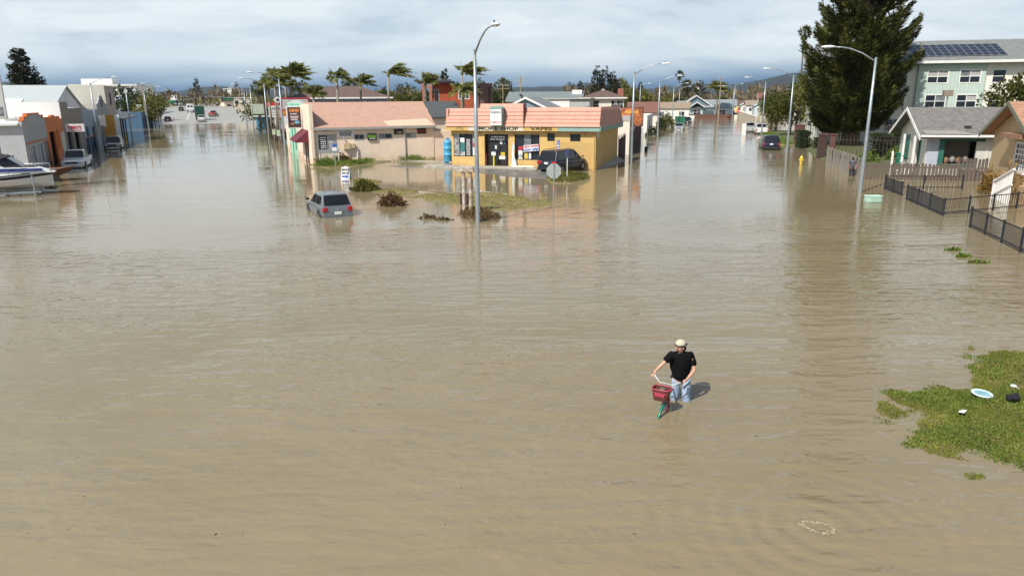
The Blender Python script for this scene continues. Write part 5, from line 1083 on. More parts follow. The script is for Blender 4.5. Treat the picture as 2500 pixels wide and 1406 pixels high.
# utility poles and street signs at the far end
def utility_pole(label, xy, h, arms=((.0, 2.4),), rz=0.0):
    t = thing('utility_pole', label, 'utility pole', (xy[0], xy[1], 0), rz, 'wooden utility poles'); MB().tube([(0, 0, -.5), (0, 0, h)], [.17, .11], 8).build('pole', mat('pole_wood', (.30, .24, .17), .9, var=.2), t)
    for dz, w_ in arms:
        c_ = MB().box(-w_/2, w_/2, -.06, .06, h - dz - .5, h - dz - .38).build('crossarm', mat('pole_wood', (.3, .24, .17), .9), t)
        for q in (-.45, -.2, .2, .45): MB().lathe([(.05, 0), (.06, .1), (.03, .16)], (q*w_, 0, h - dz - .38), 6).build('insulator', m_white, c_)
    return t
utility_pole('tall utility pole beside the palm at the street end', (*at(1755, 275, 215)[:2],), at(1757, 187, 215)[2], ((.0, 2.2), (2.2, 1.6)))
utility_pole('utility pole with white transformer behind the light blue gable', (*at(1699, 240, 250)[:2],), at(1699, 198, 250)[2], ((.0, 3.4),)); 
MB().lathe([(.45, 0), (.45, 1.4), (.2, 1.6)], (0.8, 0, at(1699, 207, 250)[2] - 2.0), 10).build('transformer', m_white, bpy.data.objects['utility_pole.001'])
utility_pole('utility pole with three crossarms seen over the grey gable roof', (*at(1271, 225, 190)[:2],), at(1271, 186, 190)[2], ((.0, 2.2), (1.0, 2.2), (2.0, 1.2)))
utility_pole('pale pole cluster by the tree left of the grey roof', (*at(1228, 240, 200)[:2],), at(1228, 205, 200)[2], ((.0, 2.6), (.9, 3.2)))
for px, py, d, lab in ((1562, 255, 170, 'thin lamp rising behind the red-brown roof'), (1791, 270, 240, 'slim lamp with floodlights above the far trees')):
    x, y, _ = at(px, py, d); lamp_post(lab, (x, y), -AR, alen=1.6, rise=.3, top=at(px, 208, d)[2], group=LR)
t = thing('stop_sign', 'small red stop sign facing up the far end of the street', 'stop sign', (*at(1803, 275, 205)[:2], 0), -AR); MB().lathe([(.04, -.4), (.04, 2.6)], (0, .05, 0), 6).build('post', m_galv, t); MB().prism([(.55*cos(pi/8 + k*pi/4), 2.3 + .55*sin(pi/8 + k*pi/4)) for k in range(8)], -.02, .02, 'y').build('sign_plate', m_letter_red, t); text('STOP', m_letter_white, t, .32, (0, -.03, 2.3), bold=.01)
# small signposts in the water
for px, py, h_, lab, sgn in ((1579, 365, 2.6, 'thin bare sign post in the water before the cream shop', 0), (1858, 315, 3.0, 'sign post behind the white pickup', 1), (1971, 352, 2.9, 'grey sign post behind the red and white strip', 1)):
    t = thing('sign_post', lab, 'sign post', (*G(px, py), 0), -AR); MB().lathe([(.035, -.4), (.035, h_)], (0, 0, 0), 6).build('post', m_galv, t)
    if sgn: MB().box(-.2, .2, -.05, -.037, h_ - .55, h_).build('sign_plate', m_galv, t)
t = thing('litter_bin', 'small dark bin floating in the street past the lamp', 'bin', (*G(1577, 370), -.15), 0); MB().lathe([(.16, 0), (.2, .55), (.21, .6)], (0, 0, 0), 14).build('bin_body', mat('bin_dark', (.04, .05, .04), .7), t); MB().lathe([(.215, .6), (.215, .65), (.05, .7)], (0, 0, 0), 14).build('lid', m_black, t)
t = thing('barrier_strip', 'red and white barrier strip stretched between posts over the water', 'barrier', (*G(1940, 358), 0), radians(20)); MB().box(0, 1.45, -.03, .03, .25, .50).build('strip', mat('barrier_red', (.55, .10, .07), .6), t)
for k in range(3): MB().box(.25 + .35*k, .42 + .35*k, -.035, -.031, .28, .47).build('white_panel', m_letter_white, t)
for x in (0.02, 1.43): MB().lathe([(.03, -.3), (.03, 1.1)], (x, .06, 0), 6).build('post', m_galv, t)
# hydrant
t = thing('fire_hydrant', 'yellow fire hydrant standing in the flood', 'hydrant', (*G(1955.5, 400), -.18), -AR); m_hyd = mat('hydrant_yellow', (.72, .52, .05), .5, dirt=.15)
MB().lathe([(.16, 0), (.16, .06), (.12, .08), (.12, .62), (.155, .64), (.155, .70), (.12, .78), (.07, .86), (.04, .88), (.04, .95)], (0, 0, 0), 16).build('barrel', m_hyd, t, smooth=False)
for s in (-1, 1): MB().tube([(s*.1, 0, .52), (s*.21, 0, .52)], [.06, .06], 10).build('outlet', m_hyd, t)
MB().tube([(0, -.1, .5), (0, -.2, .5)], [.08, .08], 10).build('outlet', m_hyd, t)
# ---- parked vehicles of this street
car('van', 'dark navy minivan parked at the smoke shop wall', (G(1362, 424)[0] + .5, G(1362, 424)[1] + 1.2), radians(-36), paint('navy_van_paint', (.022, .03, .045)), -.12)
car('hatch', 'grey hatchback car standing door-deep in the flooded junction', (toL(*G(812, 530))[0] and (G(812, 530)[0] - .62, G(812, 530)[1] + 1.75)), AL + radians(5), paint('grey_hatch_paint', (.19, .21, .225), .45), .30)
car('suv', 'dark blue sport utility car parked by the lamp on the right street', frR(8.9, 91.2), -AR, paint('dark_blue_paint', (.012, .02, .05)), .22)
car('pickup', 'white pickup truck parked beyond the dark blue car', frR(11.0, 128.6), -AR, paint('white_truck_paint', (.68, .68, .66), .0, .35), .22)
car('pickup', 'silver pickup truck parked ahead of the white pickup', frR(9.6, 135.5), -AR, paint('silver_truck_paint', (.42, .44, .46)), .22)
car('sedan', 'silver sedan facing us beside the bushes on the shop side', frR(-2.7, 144), pi - AR, paint('silver_sedan_paint', (.5, .51, .52), .5), .25)
car('sedan', 'black car parked facing us behind the green container', frR(-1.5, 186), pi - AR, paint('black_car_paint', (.015, .015, .018)), .2)
car('van', 'teal minivan parked sideways in the far yard', frR(-14.0, 197), -AR - pi/2 + .1, paint('teal_van_paint', (.03, .08, .09)), -.1); car('sedan', 'white car parked sideways before the teal minivan', frR(-13.5, 178), -AR + pi/2, paint('white_car_paint', (.68, .68, .67), 0, .35), -.05)
car('suv', 'grey car with its tail to us behind the teal minivan', frR(-9.5, 205), -AR, paint('grey_far_paint', (.18, .2, .21)), -.05)
car('pickup', 'black pickup truck parked before the yellow house at the street end', frR(11.5, 238), -AR + pi/2 + .2, paint('black_truck_paint', (.02, .02, .022)), .0)
t = thing('skip_container', 'green waste container standing at the kerb by the black car', 'container', frR(-3.0, 170), -AR); m_skip = mat('skip_green', (.015, .12, .07), .6, var=.15); MB().prism([(-1.0, .25), (1.0, .25), (1.2, 1.7), (-1.2, 1.7)], -.8, .8, 'y').build('container_body', m_skip, t); MB().box(-1.25, 1.25, -.85, .85, 1.702, 1.8).build('lid', m_skip, t)
# ================================================================ RIGHT-HAND PROPERTIES: apartments, redwood, bungalow, fences
def rloc(a, b, z=0.0): return (*frR(a, b), z)
# ---- pale three-storey apartment block with solar array; local x = a, local y = b
m_apw = mat('apartment_cream', (.76, .73, .64), .8, var=.05, dirt=.08); m_apm = rows_mat('apartment_mint', (.46, .56, .50), .40, 'X', .80, .05, .8, .05); m_aproof = rows_mat('apartment_shingle', (.19, .20, .19), .20, 'Z', .8, var=.18)
ap = thing('apartment_block', 'pale three-storey apartment block with mint bays and solar roof', 'apartment block', frR(0, 0), -AR)
wr1 = [(27.45, 29.57), (30.98, 33.07), (34.6, 35.9)]; wr2 = [(27.51, 29.64), (30.95, 33.0), (34.35, 35.5)]
opsm = [(a, c, 7.5, 8.88) for a, c in wr1[:2]] + [(a, c, 4.6, 6.0) for a, c in wr2[:2]] + [(a, c, 1.7, 3.1) for a, c in wr2[:2]]
opsw = [(34.6, 35.9, 7.5, 8.85), (34.5, 35.7, 4.6, 6.0), (40.2, 42, 7.5, 8.85), (40.2, 42, 4.6, 6.0)]
opsl = [(20.5, 22.3, 7.5, 8.85), (23.6, 25.2, 4.6, 6.0), (20.5, 22.3, 4.6, 6.0), (23.4, 25.2, 7.5, 8.85), (20.5, 22.3, 1.7, 3.1), (23.4, 25.2, 1.7, 3.1)]
shell(ap, m_apw, 16, 26.3, 100.4, 116, -.5, 9.9, front=opsl, left=[(103, 104.6, 7.5, 8.85), (108, 109.6, 7.5, 8.85), (103, 104.6, 4.6, 6.0), (108, 109.6, 4.6, 6.0)]); shell(ap, m_apm, 26.302, 33.7, 100, 115.5, -.5, 9.86, front=opsm); shell(ap, m_apw, 33.702, 50, 100.4, 116, -.5, 9.9, front=opsw)
for o_ in opsm: window(ap, *o_, 100, nx=2, nz=2, fw=.13, inset=.12)
for o_ in opsw + opsl: window(ap, *o_, 100.4, nx=1 if o_ in opsw[:2] else 2, nz=2, fw=.13, inset=.12)
for zz_ in (7.5, 4.6):
    for y_ in (103, 108): window(ap, y_, y_ + 1.6, zz_, zz_ + 1.35, 16, nx=2, nz=2, fw=.12, side='left')
MB().box(26.302, 33.7, 99.96, 99.998, 3.75, 3.95).build('belt_course', m_apw, ap); MB().box(15.6, 50.2, 99.2, 99.32, 9.72, 10.02).build('gutter', m_white, ap)
RS = (12.85 - 9.95)/(108 - 99.3)
rfa = MB(); rfa.add([(15.5, 99.3, 9.9), (50.3, 99.3, 9.9), (50.3, 108, 12.85), (15.5, 108, 12.85), (50.3, 117, 9.9), (15.5, 117, 9.9)], [(0, 1, 2, 3), (3, 2, 4, 5), (0, 3, 5), (1, 4, 2)]); rfa.build('roof', m_aproof, ap)
m_pv = mat('solar_cell', (.020, .024, .034), .12, var=.15, scale=2, spec=.6); m_pvf = mat('solar_frame', (.45, .46, .47), .35, metal=.6, var=0)
ncol, nrow = 12, 4; pw = (36.2 - 25.9)/ncol; nrm = Vector((0, -RS, 1)).normalized()
pf = MB().box(0, pw - .03, 0, 1.18, .0, .05).build('solar_panel', m_pvf, ap); pcell = MB().box(.04, pw - .07, .04, 1.14, .051, .058).build('cell_face', m_pv, pf)
first = True
for i in range(ncol):
    for j in range(nrow):
        o = pf if first else pf.copy()
        if not first: link(o, None); o.parent = ap; c2 = pcell.copy(); link(c2, o)
        first = False; y_ = 101.15 + j*1.24*cos(math.atan(RS)); o.location = (25.9 + i*pw + (j - 1.5)*.04, y_, 9.9 + RS*(y_ - 99.3) + .10); o.rotation_euler = (math.atan(RS), 0, 0)
t = thing('flood_light', 'box floodlight on a thin pole above the bungalow ridge', 'flood light', rloc(24.5, 82), -AR); MB().tube([(0, 0, 0), (0, 0, 5.9)], .06, 6).build('pole', m_galv, t); MB().box(-.42, .42, -.3, .3, 5.9, 6.5).build('housing', mat('flood_brown', (.25, .2, .16), .6), t, bevel=.03)
# ---- the redwood
conifer('huge dark redwood tree towering behind the picket fence', rloc(18.2, 93.5), 30.5, 6.1, m_redw, n=105000, size=.78, z0=.075, seed=3, shape=.50, droop=.46, lift=.46, irr=.42, nbr=300, inner=.05, plume=.17, thick=.030, jit=.30, name='redwood_tree', trunk=.85, asp=.20)
broadleaf('tree with green crown behind the tan gabled house', rloc(Rb(69, 2478, 240)[0], 69), 7.5, 2.7, m_pond, 3600, .28, seed=5, z0=.3)
for i, (a, b, h, r, m_, lab) in enumerate(((14.3, 118, 7.8, 2.7, m_pond, 'round street tree nearest the redwood'), (13.6, 131, 6.4, 2.6, m_pond, 'rounded street tree beside the white pickup'), (14.2, 146, 6.2, 2.7, m_yelgrn if False else m_pond, 'dark round street tree behind the tan wall'), (17.0, 112, 11.0, 3.3, m_yelgrn, 'tall loose tree with pale leaves left of the redwood'), (18.5, 104, 6.0, 2.6, m_dkleaf, 'dark low tree under the redwood'))):
    broadleaf(lab, rloc(a, b), h, r, m_, 3000, .34, seed=70 + i, z0=.22, group='street trees by the right street', k=20)
fan_palm('very tall thin fan palm left of the redwood', (*at(1957, 160, 165)[:2], 0), at(1963, 80, 165)[2], 1.5, 1)
# ---- ground behind the right fence line: low bank, hedges, gate
bank = [frR(12.6, 70.5), frR(12.2, 80), frR(13.2, 96), frR(12.6, 108), frR(12.4, 135), frR(30, 135), frR(60, 100), frR(60, 60), frR(27, 59.2), frR(13.2, 59.2)]
BX, BY, BZ = mound('garden_bank', 'raised dark garden ground behind the right-hand fences', bank, mat('garden_soil', (.10, .085, .04), .95, col2=(.07, .10, .025), scale=.5), zmax=.30, slope=.3, amp=.05, res=.8, nscale=.4, seed=31, cat='ground')
verge = [frR(10.6, 98), frR(12.8, 98), frR(12.6, 140), frR(11.9, 140), frR(10.9, 122), frR(11.6, 108)]
VX, VY, VZ = mound('grass_verge', 'green grass verge beside the street trees', verge, m_turf, zmax=.18, slope=.3, amp=.04, res=.5, nscale=1., seed=32, cat='verge'); tuft_field('grass', 'green grass on the verge under the street trees', VX, VY, VZ, m_grass2, 5000, .25, .03, 33)
def hedge(label, loc, rz, w_, d, h, m, n=2200, size=.16, seed=0, name='hedge'):
    g = np.random.default_rng(seed); t = thing(name, label, 'hedge', loc, rz); P_ = g.uniform(0, 1, (n, 3)); f = g.integers(0, 5, n)
    P_[f == 0, 0] *= .1; P_[f == 1, 0] = 1 - P_[f == 1, 0]*.1; P_[f == 2, 1] *= .1; P_[f == 3, 1] = 1 - P_[f == 3, 1]*.1; P_[f == 4, 2] = 1 - P_[f == 4, 2]*.1
    D_ = (P_ - .5); P_ = P_*np.array([w_, d, h]) - np.array([w_/2, d/2, .1]) + .08*np.sin(P_*17)
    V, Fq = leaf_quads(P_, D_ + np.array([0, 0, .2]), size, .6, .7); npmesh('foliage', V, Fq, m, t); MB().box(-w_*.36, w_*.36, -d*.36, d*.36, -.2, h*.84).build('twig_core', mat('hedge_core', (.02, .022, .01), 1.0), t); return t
hedge('clipped dark hedge behind the bins beside the bungalow', rloc(19.4, 76), -AR, 5.4, 2.0, 2.6, m_dkleaf, 3000, .2, 1); hedge('clipped green hedge block left of the brown gate post', rloc(12.9, 93.5), -AR, 1.2, 4.2, 2.1, m_dkleaf, 1500, .18, 2); hedge('small clipped hedge beside the maroon pillar', rloc(14.2, 89), -AR, 1.3, 1.6, 1.5, m_dkleaf, 900, .16, 3)
bush('shrub', 'bush of grey-brown twigs above the clipped hedge', rloc(20.6, 80), 2.4, 1.4, 3.9, leafmat('grey_twig', (.07, .05, .045), (.13, .10, .085)), 1300, .3, seed=80); bush('shrub', 'yellow-green shrub at the end of the grey board fence', rloc(13.0, 71.6), .55, .6, 1.1, m_olive, 600, .16, seed=81); bush('shrub', 'yellow-green shrub behind the green bin', rloc(18.2, 72.5), 1.1, .6, 1.5, m_grass2, 500, .2, seed=82); bush('shrub', 'leafy low shrubs along the inside of the board fence', rloc(15.2, 70.0), 1.4, .6, 1.15, m_grass2, 600, .18, seed=83)
m_mrn = mat('maroon_pillar', (.12, .055, .045), .9, var=.15, dirt=.2)
for a, b, w_, h_, lab in ((13.1, 98.5, 1.15, 2.4, 'broad maroon gate pillar farthest up the street'), (12.55, 77.5, .75, 2.3, 'dark brown gate pillar standing in the water'), (13.0, 74.6, .42, 2.4, 'reddish gate pillar next to the grey fence')):
    t = thing('gate_pillar', lab, 'pillar', rloc(a, b), -AR); MB().box(-w_/2, w_/2, -.4, .4, -.5, h_).build('shaft', m_mrn if w_ != .75 else mat('dark_pillar', (.055, .03, .025), .9, var=.2), t, bevel=.03); MB().box(-w_/2 - .06, w_/2 + .06, -.46, .46, h_ + .002, h_ + .12).build('cap', m_mrn, t)
def bar_fence(name, label, loc, rz, L_, h, post_every=2.0, step=.14, z0=-.4, m=None, tops=False, rail_top=0.05, pw_=.05, cat='fence', barw=.012, rails=(.1,)):
    t = thing(name, label, cat, loc, rz); m = m or m_steel_dark; n = int(L_/step); bm_ = None
    for i in range(n + 1):
        x = i*step
        if bm_ is None: o = MB().box(-barw/2, barw/2, -barw/2, barw/2, z0, h + (.16 if tops else -.02)).build('bar', m, t); bm_ = o.data
        else: o = link(bpy.data.objects.new('bar', bm_), t)
        o.location = (x, 0, 0)
    for z in (h - rail_top,) + tuple(rails): MB().box(0, L_, -.02, .02, z, z + .045).build('rail', m, t)
    k = max(1, round(L_/post_every))
    for i in range(k + 1): MB().box(i*L_/k - pw_/2, i*L_/k + pw_/2, -pw_/2, pw_/2, z0, h + .07).build('post', m, t)
    return t
m_iron = mat('brown_iron', (.07, .05, .045), .7, metal=.3, var=.1)
bar_fence('iron_fence', 'tall spiked iron fence between the gate pillar and the lamp', rloc(13.4, 75.3), -AR + radians(-6), 5.6, 2.2, 2.8, .32, -.3, m_iron, True, 0.3, .08, barw=.035, rails=(.35,))
bar_fence('iron_fence', 'farther spiked iron gate between the two maroon pillars', rloc(13.9, 95), -AR + radians(-35), 3.6, 2.4, 1.8, .3, -.3, m_iron, True, .3, .08, barw=.035, rails=(.4,))
# ---- weathered picket fence, every board its own
m_picket = mat('weathered_boards', (.17, .135, .11), .95, col2=(.085, .064, .05), scale=3.5, bump=.4, bscale=10, stretch=(3, 3, .5))
pkf = thing('picket_fence', 'weathered grey-brown picket fence with gaps before the bungalow', 'fence', rloc(12.55, 58.2), -AR); x = 0.0; i = 0
pk_meshes = [MB().prism([(0, -.45), (w_, -.45), (w_, 1.0), (w_*.8, 1.04), (w_*.25, 1.045), (0, 1.0)], -.012, .012, 'y') for w_ in (.17, .19, .21)]; pk_data = [None]*3
while x < 9.5:
    k = random.randrange(3); hh = 1.18 if x < 6.0 else 1.62; sc_ = (hh + random.uniform(-.07, .06) + .45)/1.49
    if pk_data[k] is None: o = pk_meshes[k].build('picket', m_picket, pkf); pk_data[k] = o.data
    else: o = link(bpy.data.objects.new('picket', pk_data[k]), pkf)
    o.location = (x, random.uniform(-.01, .01), -.45 + .45*sc_); o.scale = (1, 1, sc_); o.rotation_euler = (0, random.uniform(-.02, .02), 0); x += (.17, .19, .21)[k] + random.uniform(.03, .09)
for z in (.15, .85): MB().box(0, 9.5, .015, .06, z, z + .09).build('rail', m_picket, pkf)
for x in (0.1, 2.4, 4.8, 7.2, 9.4): MB().box(x, x + .09, .062, .15, -.5, 1.1).build('post', m_picket, pkf)
gbf = thing('board_fence', 'leaning grey board fence along the street behind the second person', 'fence', rloc(12.55, 58.45), -AR + pi/2 - radians(-1)); y = 0.0; m_gb = mat('silver_boards', (.30, .27, .235), .95, col2=(.20, .175, .15), scale=3, bump=.3, bscale=10, stretch=(3, 3, .5)); dat = None
while y < 14.4:
    w_ = .22
    if dat is None: o = MB().prism([(0, -.5), (w_, -.5), (w_, 1.42), (w_*.5, 1.45), (0, 1.42)], -.014, .014, 'y').build('board', m_gb, gbf); dat = o.data
    else: o = link(bpy.data.objects.new('board', dat), gbf)
    o.location = (y, random.uniform(-.015, .015), random.uniform(-.06, .05)); o.rotation_euler = (random.uniform(-.05, .08), random.uniform(-.025, .025), 0); y += w_ + .012
for z in (.1, 1.0): MB().box(0, 14.3, -.07, -.03, z, z + .09).build('rail', m_gb, gbf)
t = thing('white_post', 'cream painted post rising behind the picket fence', 'post', rloc(14.6, 59.3), -AR); MB().box(-.07, .07, -.07, .07, -.4, 1.85).build('shaft', m_cremew, t); MB().lathe([(.09, 1.85), (.06, 1.95), (0, 2.05)], (0, 0, 0), 4).build('finial', m_cremew, t)
# bins, grey utility cabinet
def wheelie(label, loc, rz, c, tilt=0.0, s=1.0, group=None):
    t = thing('wheeled_bin', label, 'bin', loc, rz, group); m = mat('bin_' + label[:12], c, .5, var=.08); b = MB(); b.add([(-.24*s, -.26*s, .05), (.24*s, -.26*s, .05), (.24*s, .26*s, .05), (-.24*s, .26*s, .05), (-.30*s, -.34*s, .95*s), (.30*s, -.34*s, .95*s), (.30*s, .34*s, .95*s), (-.30*s, .34*s, .95*s)], [(0,3,2,1),(4,5,6,7),(0,1,5,4),(1,2,6,5),(2,3,7,6),(3,0,4,7)]); b.build('bin_body', m, t, bevel=.03)
    MB().box(-.33*s, .33*s, -.38*s, .36*s, .952*s, 1.02*s).build('lid', m, t, bevel=.02); MB().tube([(-.28*s, .4*s, .92*s), (.28*s, .4*s, .92*s)], .02, 6).build('handle', m, t)
    for q in (-1, 1): w_ = MB().lathe([(.1, -.03), (.1, .03)], (0, 0, 0), 12).build('wheel', m_black, t); w_.rotation_euler = (0, pi/2, 0); w_.location = (q*.27*s, .26*s, .1)
    return t
wheelie('dark green wheeled bin standing behind the picket fence', rloc(16.9, 65.8, .25), -AR, (.01, .19, .10), s=1.15); wheelie('teal recycling bin low beside the green wheeled bin', rloc(17.5, 63.0, .15), -AR, (.02, .27, .25), s=.95)
wheelie('grey wheeled bin with pale lid behind the iron fence', rloc(16.6, 76.5, .25), -AR, (.10, .12, .13), s=1.3)
# ---- bungalow
m_sid = rows_mat('cream_clapboard', (.76, .73, .64), .14, 'Z', .82, .12, .7, .04); m_grn = mat('dark_green_trim', (.025, .13, .10), .6, var=.12); m_bsh = rows_mat('grey_shingle_near', (.165, .155, .145), .16, 'Z', .78, .14, .9, .22, 3.0)
bg_ = thing('bungalow', 'cream clapboard bungalow with grey gable roof and green trim', 'house', frR(0, 0), -AR)
a0, a1, b0, b1, zeB, zrB = 16.75, 26.5, 58.95, 66.2, 3.30, 4.98
porch = (17.9, 20.0, 1.1, 2.75); frwin = (21.6, 23.0, 1.45, 2.85)
shell(bg_, m_sid, a0, a1, b0, b1, -.3, zeB, front=[porch, (a0 + .0, a0 + .95, 1.0, 2.9), (21.62, 22.72, 1.2, 2.9)], left=[(63.6, 65.3, 1.15, 2.85), (60.4, 61.6, .5, 2.75)], t=.16)
gable_end(bg_, m_sid, a0, a1, b0, b1, zeB, zrB - .1, 'x'); gable(bg_, m_bsh, a0, a1, b0, b1, zeB, zrB, 'x', .72, .13, trim=m_white)
MB().box(a0 - .7, a1 + .6, b0 - .83, b0 - .73, zeB - .22, zeB - .06).build('gutter', m_white, bg_)
window(bg_, 21.62, 22.72, 1.2, 2.9, b0, fm=m_grn, nx=1, nz=2, fw=.26, gm=mat('curtain_glass', (.36, .38, .38), .15, var=.15, scale=4), inset=.1)
window(bg_, 63.6, 65.3, 1.15, 2.85, a0, fm=m_grn, nx=1, nz=1, fw=.14, side='left', gm=mat('green_glass', (.05, .17, .13), .12, var=.25, scale=2))
MB().box(a0 + .2, a0 + .24, 60.4, 61.6, .5, 2.75).build('street_door', m_grn, bg_)
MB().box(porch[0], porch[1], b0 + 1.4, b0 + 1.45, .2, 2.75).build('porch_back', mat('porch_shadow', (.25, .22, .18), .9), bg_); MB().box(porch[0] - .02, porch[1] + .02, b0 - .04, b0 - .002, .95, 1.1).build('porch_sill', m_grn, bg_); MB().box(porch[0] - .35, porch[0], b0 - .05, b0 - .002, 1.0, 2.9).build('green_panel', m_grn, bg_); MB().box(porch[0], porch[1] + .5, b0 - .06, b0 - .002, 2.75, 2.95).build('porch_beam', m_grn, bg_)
MB().box(a0 + .05, a0 + .95, b0 + .05, b0 + .1, 1.0, 2.9).build('corner_screen', mat('blue_grey_screen', (.42, .46, .52), .6, var=.1), bg_)
for k in range(4): MB().ell((porch[0] + .35 + k*.42, b0 + .5, 1.35 + .1*(k % 2)), .2, .18, .28, 8, 6).build('porch_clutter', mat('clutter_%d' % (k % 2), [(.25, .14, .08), (.3, .28, .26)][k % 2], .9), bg_)
for b in (59.6, 62.4): MB().box(a0 - .75, a0 - .6, b, b + .15, -.3, 3.1).build('porch_post', m_white, bg_)
for k in range(4): MB().box(a0 - .9 - .3*k, a0 - .62 - .3*k, 60.2, 61.8, -.3, .55 - .15*k).build('step', m_white, bg_)
MB().tube([(a0 - 2.0, 61.9, .9), (a0 - .7, 61.9, 1.5)], .03, 6).build('handrail', m_steel_dark, bg_); MB().tube([(a0 - 2.0, 60.1, .75), (a0 - .7, 60.1, 1.4)], .03, 6).build('handrail', m_steel_dark, bg_)
for x in (20.7, 23.4): MB().tube([(x, b0 - .05, .2), (x, b0 - .05, 3.1)], .03, 6).build('conduit', m_white, bg_)
MB().tube([(24.0, b0 - .06, .2), (24.0, b0 - .06, 2.6), (24.3, b0 - .5, 3.1)], .05, 6).build('downpipe', m_steel_dark, bg_); MB().box(23.3, 23.8, b0 - .12, b0 - .002, 1.2, 1.5).build('meter_box', m_grn, bg_)
MB().box(19.2, 19.6, b0 + .4, b0 + .7, zeB + .35, zeB + .55).build('roof_vent', m_steel_dark, bg_); MB().lathe([(.06, 0), (.06, .3)], (21.4, b0 + 1.0, zeB + .4), 8).build('vent_pipe', m_white, bg_)
MB().add([(a0 - .4, b0 - .70, zeB - .01), (19.6, b0 - .70, zeB - .01), (18.4, b0 + .55, zeB + .31), (a0 - .4, b0 + .25, zeB + .24)], [(0, 1, 2, 3)]).build('roof_patch', mat('pale_patch', (.27, .25, .22), .95, var=.15), bg_)
# ---- tan house at the frame edge
m_tan = rows_mat('tan_clapboard', (.52, .385, .22), .16, 'Z', .82, .12, .7, .05); m_rsh = rows_mat('rust_shingle', (.36, .20, .125), .16, 'Z', .75, .14, .9, .2, 3.0)
th_ = thing('tan_house', 'tan clapboard house with rust shingle roof and bay windows', 'house', frR(0, 0), -AR)
shell(th_, m_tan, 18.75, 27, 43.5, 52.6, -.3, 3.85, left=[(47.6, 49.0, 1.7, 3.2), (44.6, 46.2, 1.6, 3.15)], t=.16)
gable_end(th_, m_tan, 18.75, 27, 46.2, 52.4, 3.85, 5.35, 'x'); gable(th_, m_rsh, 18.75, 27, 46.2, 52.4, 3.86, 5.50, 'x', .7, .13, trim=mat('olive_trim', (.16, .16, .12), .7))
gable(th_, m_rsh, 18.75, 27, 42.5, 47.0, 3.86, 4.9, 'x', .5, .12, name='lower_roof')
window(th_, 47.6, 49.0, 1.7, 3.2, 18.75, nx=4, nz=5, fw=.12, side='left', sill=True); window(th_, 44.6, 46.2, 1.6, 3.15, 18.75, nx=3, nz=4, fw=.12, side='left', sill=True)
MB().box(18.0, 18.74, 46.9, 49.6, 3.55, 3.8).build('bay_roof', m_rsh, th_); MB().box(18.55, 18.748, 43.6, 52.5, -.3, .9).build('stone_base', mat('stone_base', (.42, .28, .16), .9, var=.3, scale=5, bump=.6, bscale=6), th_)
MB().tube([(18.68, 47.0, 0), (18.68, 47.0, 3.6)], .05, 8).build('downpipe', m_tan, th_)
sv = thing('stair_rail', 'white painted stair railing at the tan house steps', 'stair railing', rloc(17.75, 48.6), -AR - pi/2 + radians(-6)); 
for k in range(13): MB().box(k*.26, k*.26 + .07, -.03, .03, -.3, .95 + .14*k*.6).build('baluster', m_white, sv)
MB().prism([(-.1, .92), (3.3, 1.95), (3.3, 2.07), (-.1, 1.04)], -.06, .06, 'y').build('handrail', m_white, sv); MB().prism([(-.1, .1), (3.3, 1.1), (3.3, 1.2), (-.1, .2)], -.05, .05, 'y').build('lower_rail', m_white, sv); MB().box(-.14, .0, -.07, .07, -.4, 1.1).build('newel_post', m_white, sv)
m_stalk = leafmat('dry_stalk', (.35, .22, .09), (.48, .33, .15), scale=2); m_vine = leafmat('ochre_vine', (.22, .13, .03), (.38, .24, .06), scale=2)
bush('dry_plant', 'dry tan corn stalks leaning on the tan house wall', rloc(18.3, 48.0, .2), .22, .5, 2.0, m_stalk, 170, .6, cat='plant', seed=90, aspect=.10); bush('climbing_plant', 'ochre climbing plant at the corner of the tan house', rloc(18.2, 50.6, .1), .4, .7, 1.4, m_vine, 500, .16, cat='plant', seed=91)
bush('flower_clump', 'yellow daffodil clump in the water by the tan house', (*G(2418, 470), -.05), .75, .45, .42, m_grass2, 420, .28, cat='flowers', seed=92, aspect=.12, stems=False)
fl_ = MB(); g_ = random.Random(4)
for k in range(26):
    x, y, z = g_.uniform(-.65, .65), g_.uniform(-.4, .4), g_.uniform(.25, .48)
    fl_.lathe([(.0, -.02), (.055, .03), (.07, .05)], (x, y, z), 6)
o = fl_.build('blossoms', mat('daffodil_yellow', (.75, .58, .04), .6), bpy.data.objects['flower_clump']); o['kind'] = 'stuff'
# ---- black metal fences standing in the water
m_blk = mat('black_fence_paint', (.028, .03, .036), .55, metal=.2, var=.1)
def mesh_run(label, p0, p1, h, posts, mesh=True, step=.085, name='metal_fence'):
    (x0, y0), (x1, y1) = p0, p1; L_ = hypot(x1 - x0, y1 - y0); a = atan2(y1 - y0, x1 - x0); t = bar_fence(name, label, (x0, y0, 0), a, L_, h, L_/posts, step, -.4, m_blk, False, .05, .075, barw=.014, rails=(.12,))
    return t
mesh_run('black slatted fence panel nearest the lamp, in two bays', frR(12.55, 51.9), frR(12.75, 48.6), .82, 2, step=.07); mesh_run('black slatted fence of three bays along the flooded verge', frR(12.55, 46.7), frR(12.7, 40.6), .86, 3, step=.07)
mesh_run('black slatted fence of the nearest run, cut by the frame edge', frR(12.85, 37.2), frR(12.75, 29.6), .92, 4, step=.09)
mesh_run('thin black rail fence crossing from the slatted fence to the tan house', frR(12.75, 40.7), frR(20.4, 46.4), .85, 5, step=.19); mesh_run('thin black rail fence across the flooded yard before the pickets', frR(12.6, 52.0), frR(17.4, 52.7), .88, 2, step=.17); mesh_run('short black fence end by the yellow flowers', frR(18.7, 53.1), frR(20.2, 53.3), .9, 1, step=.17)
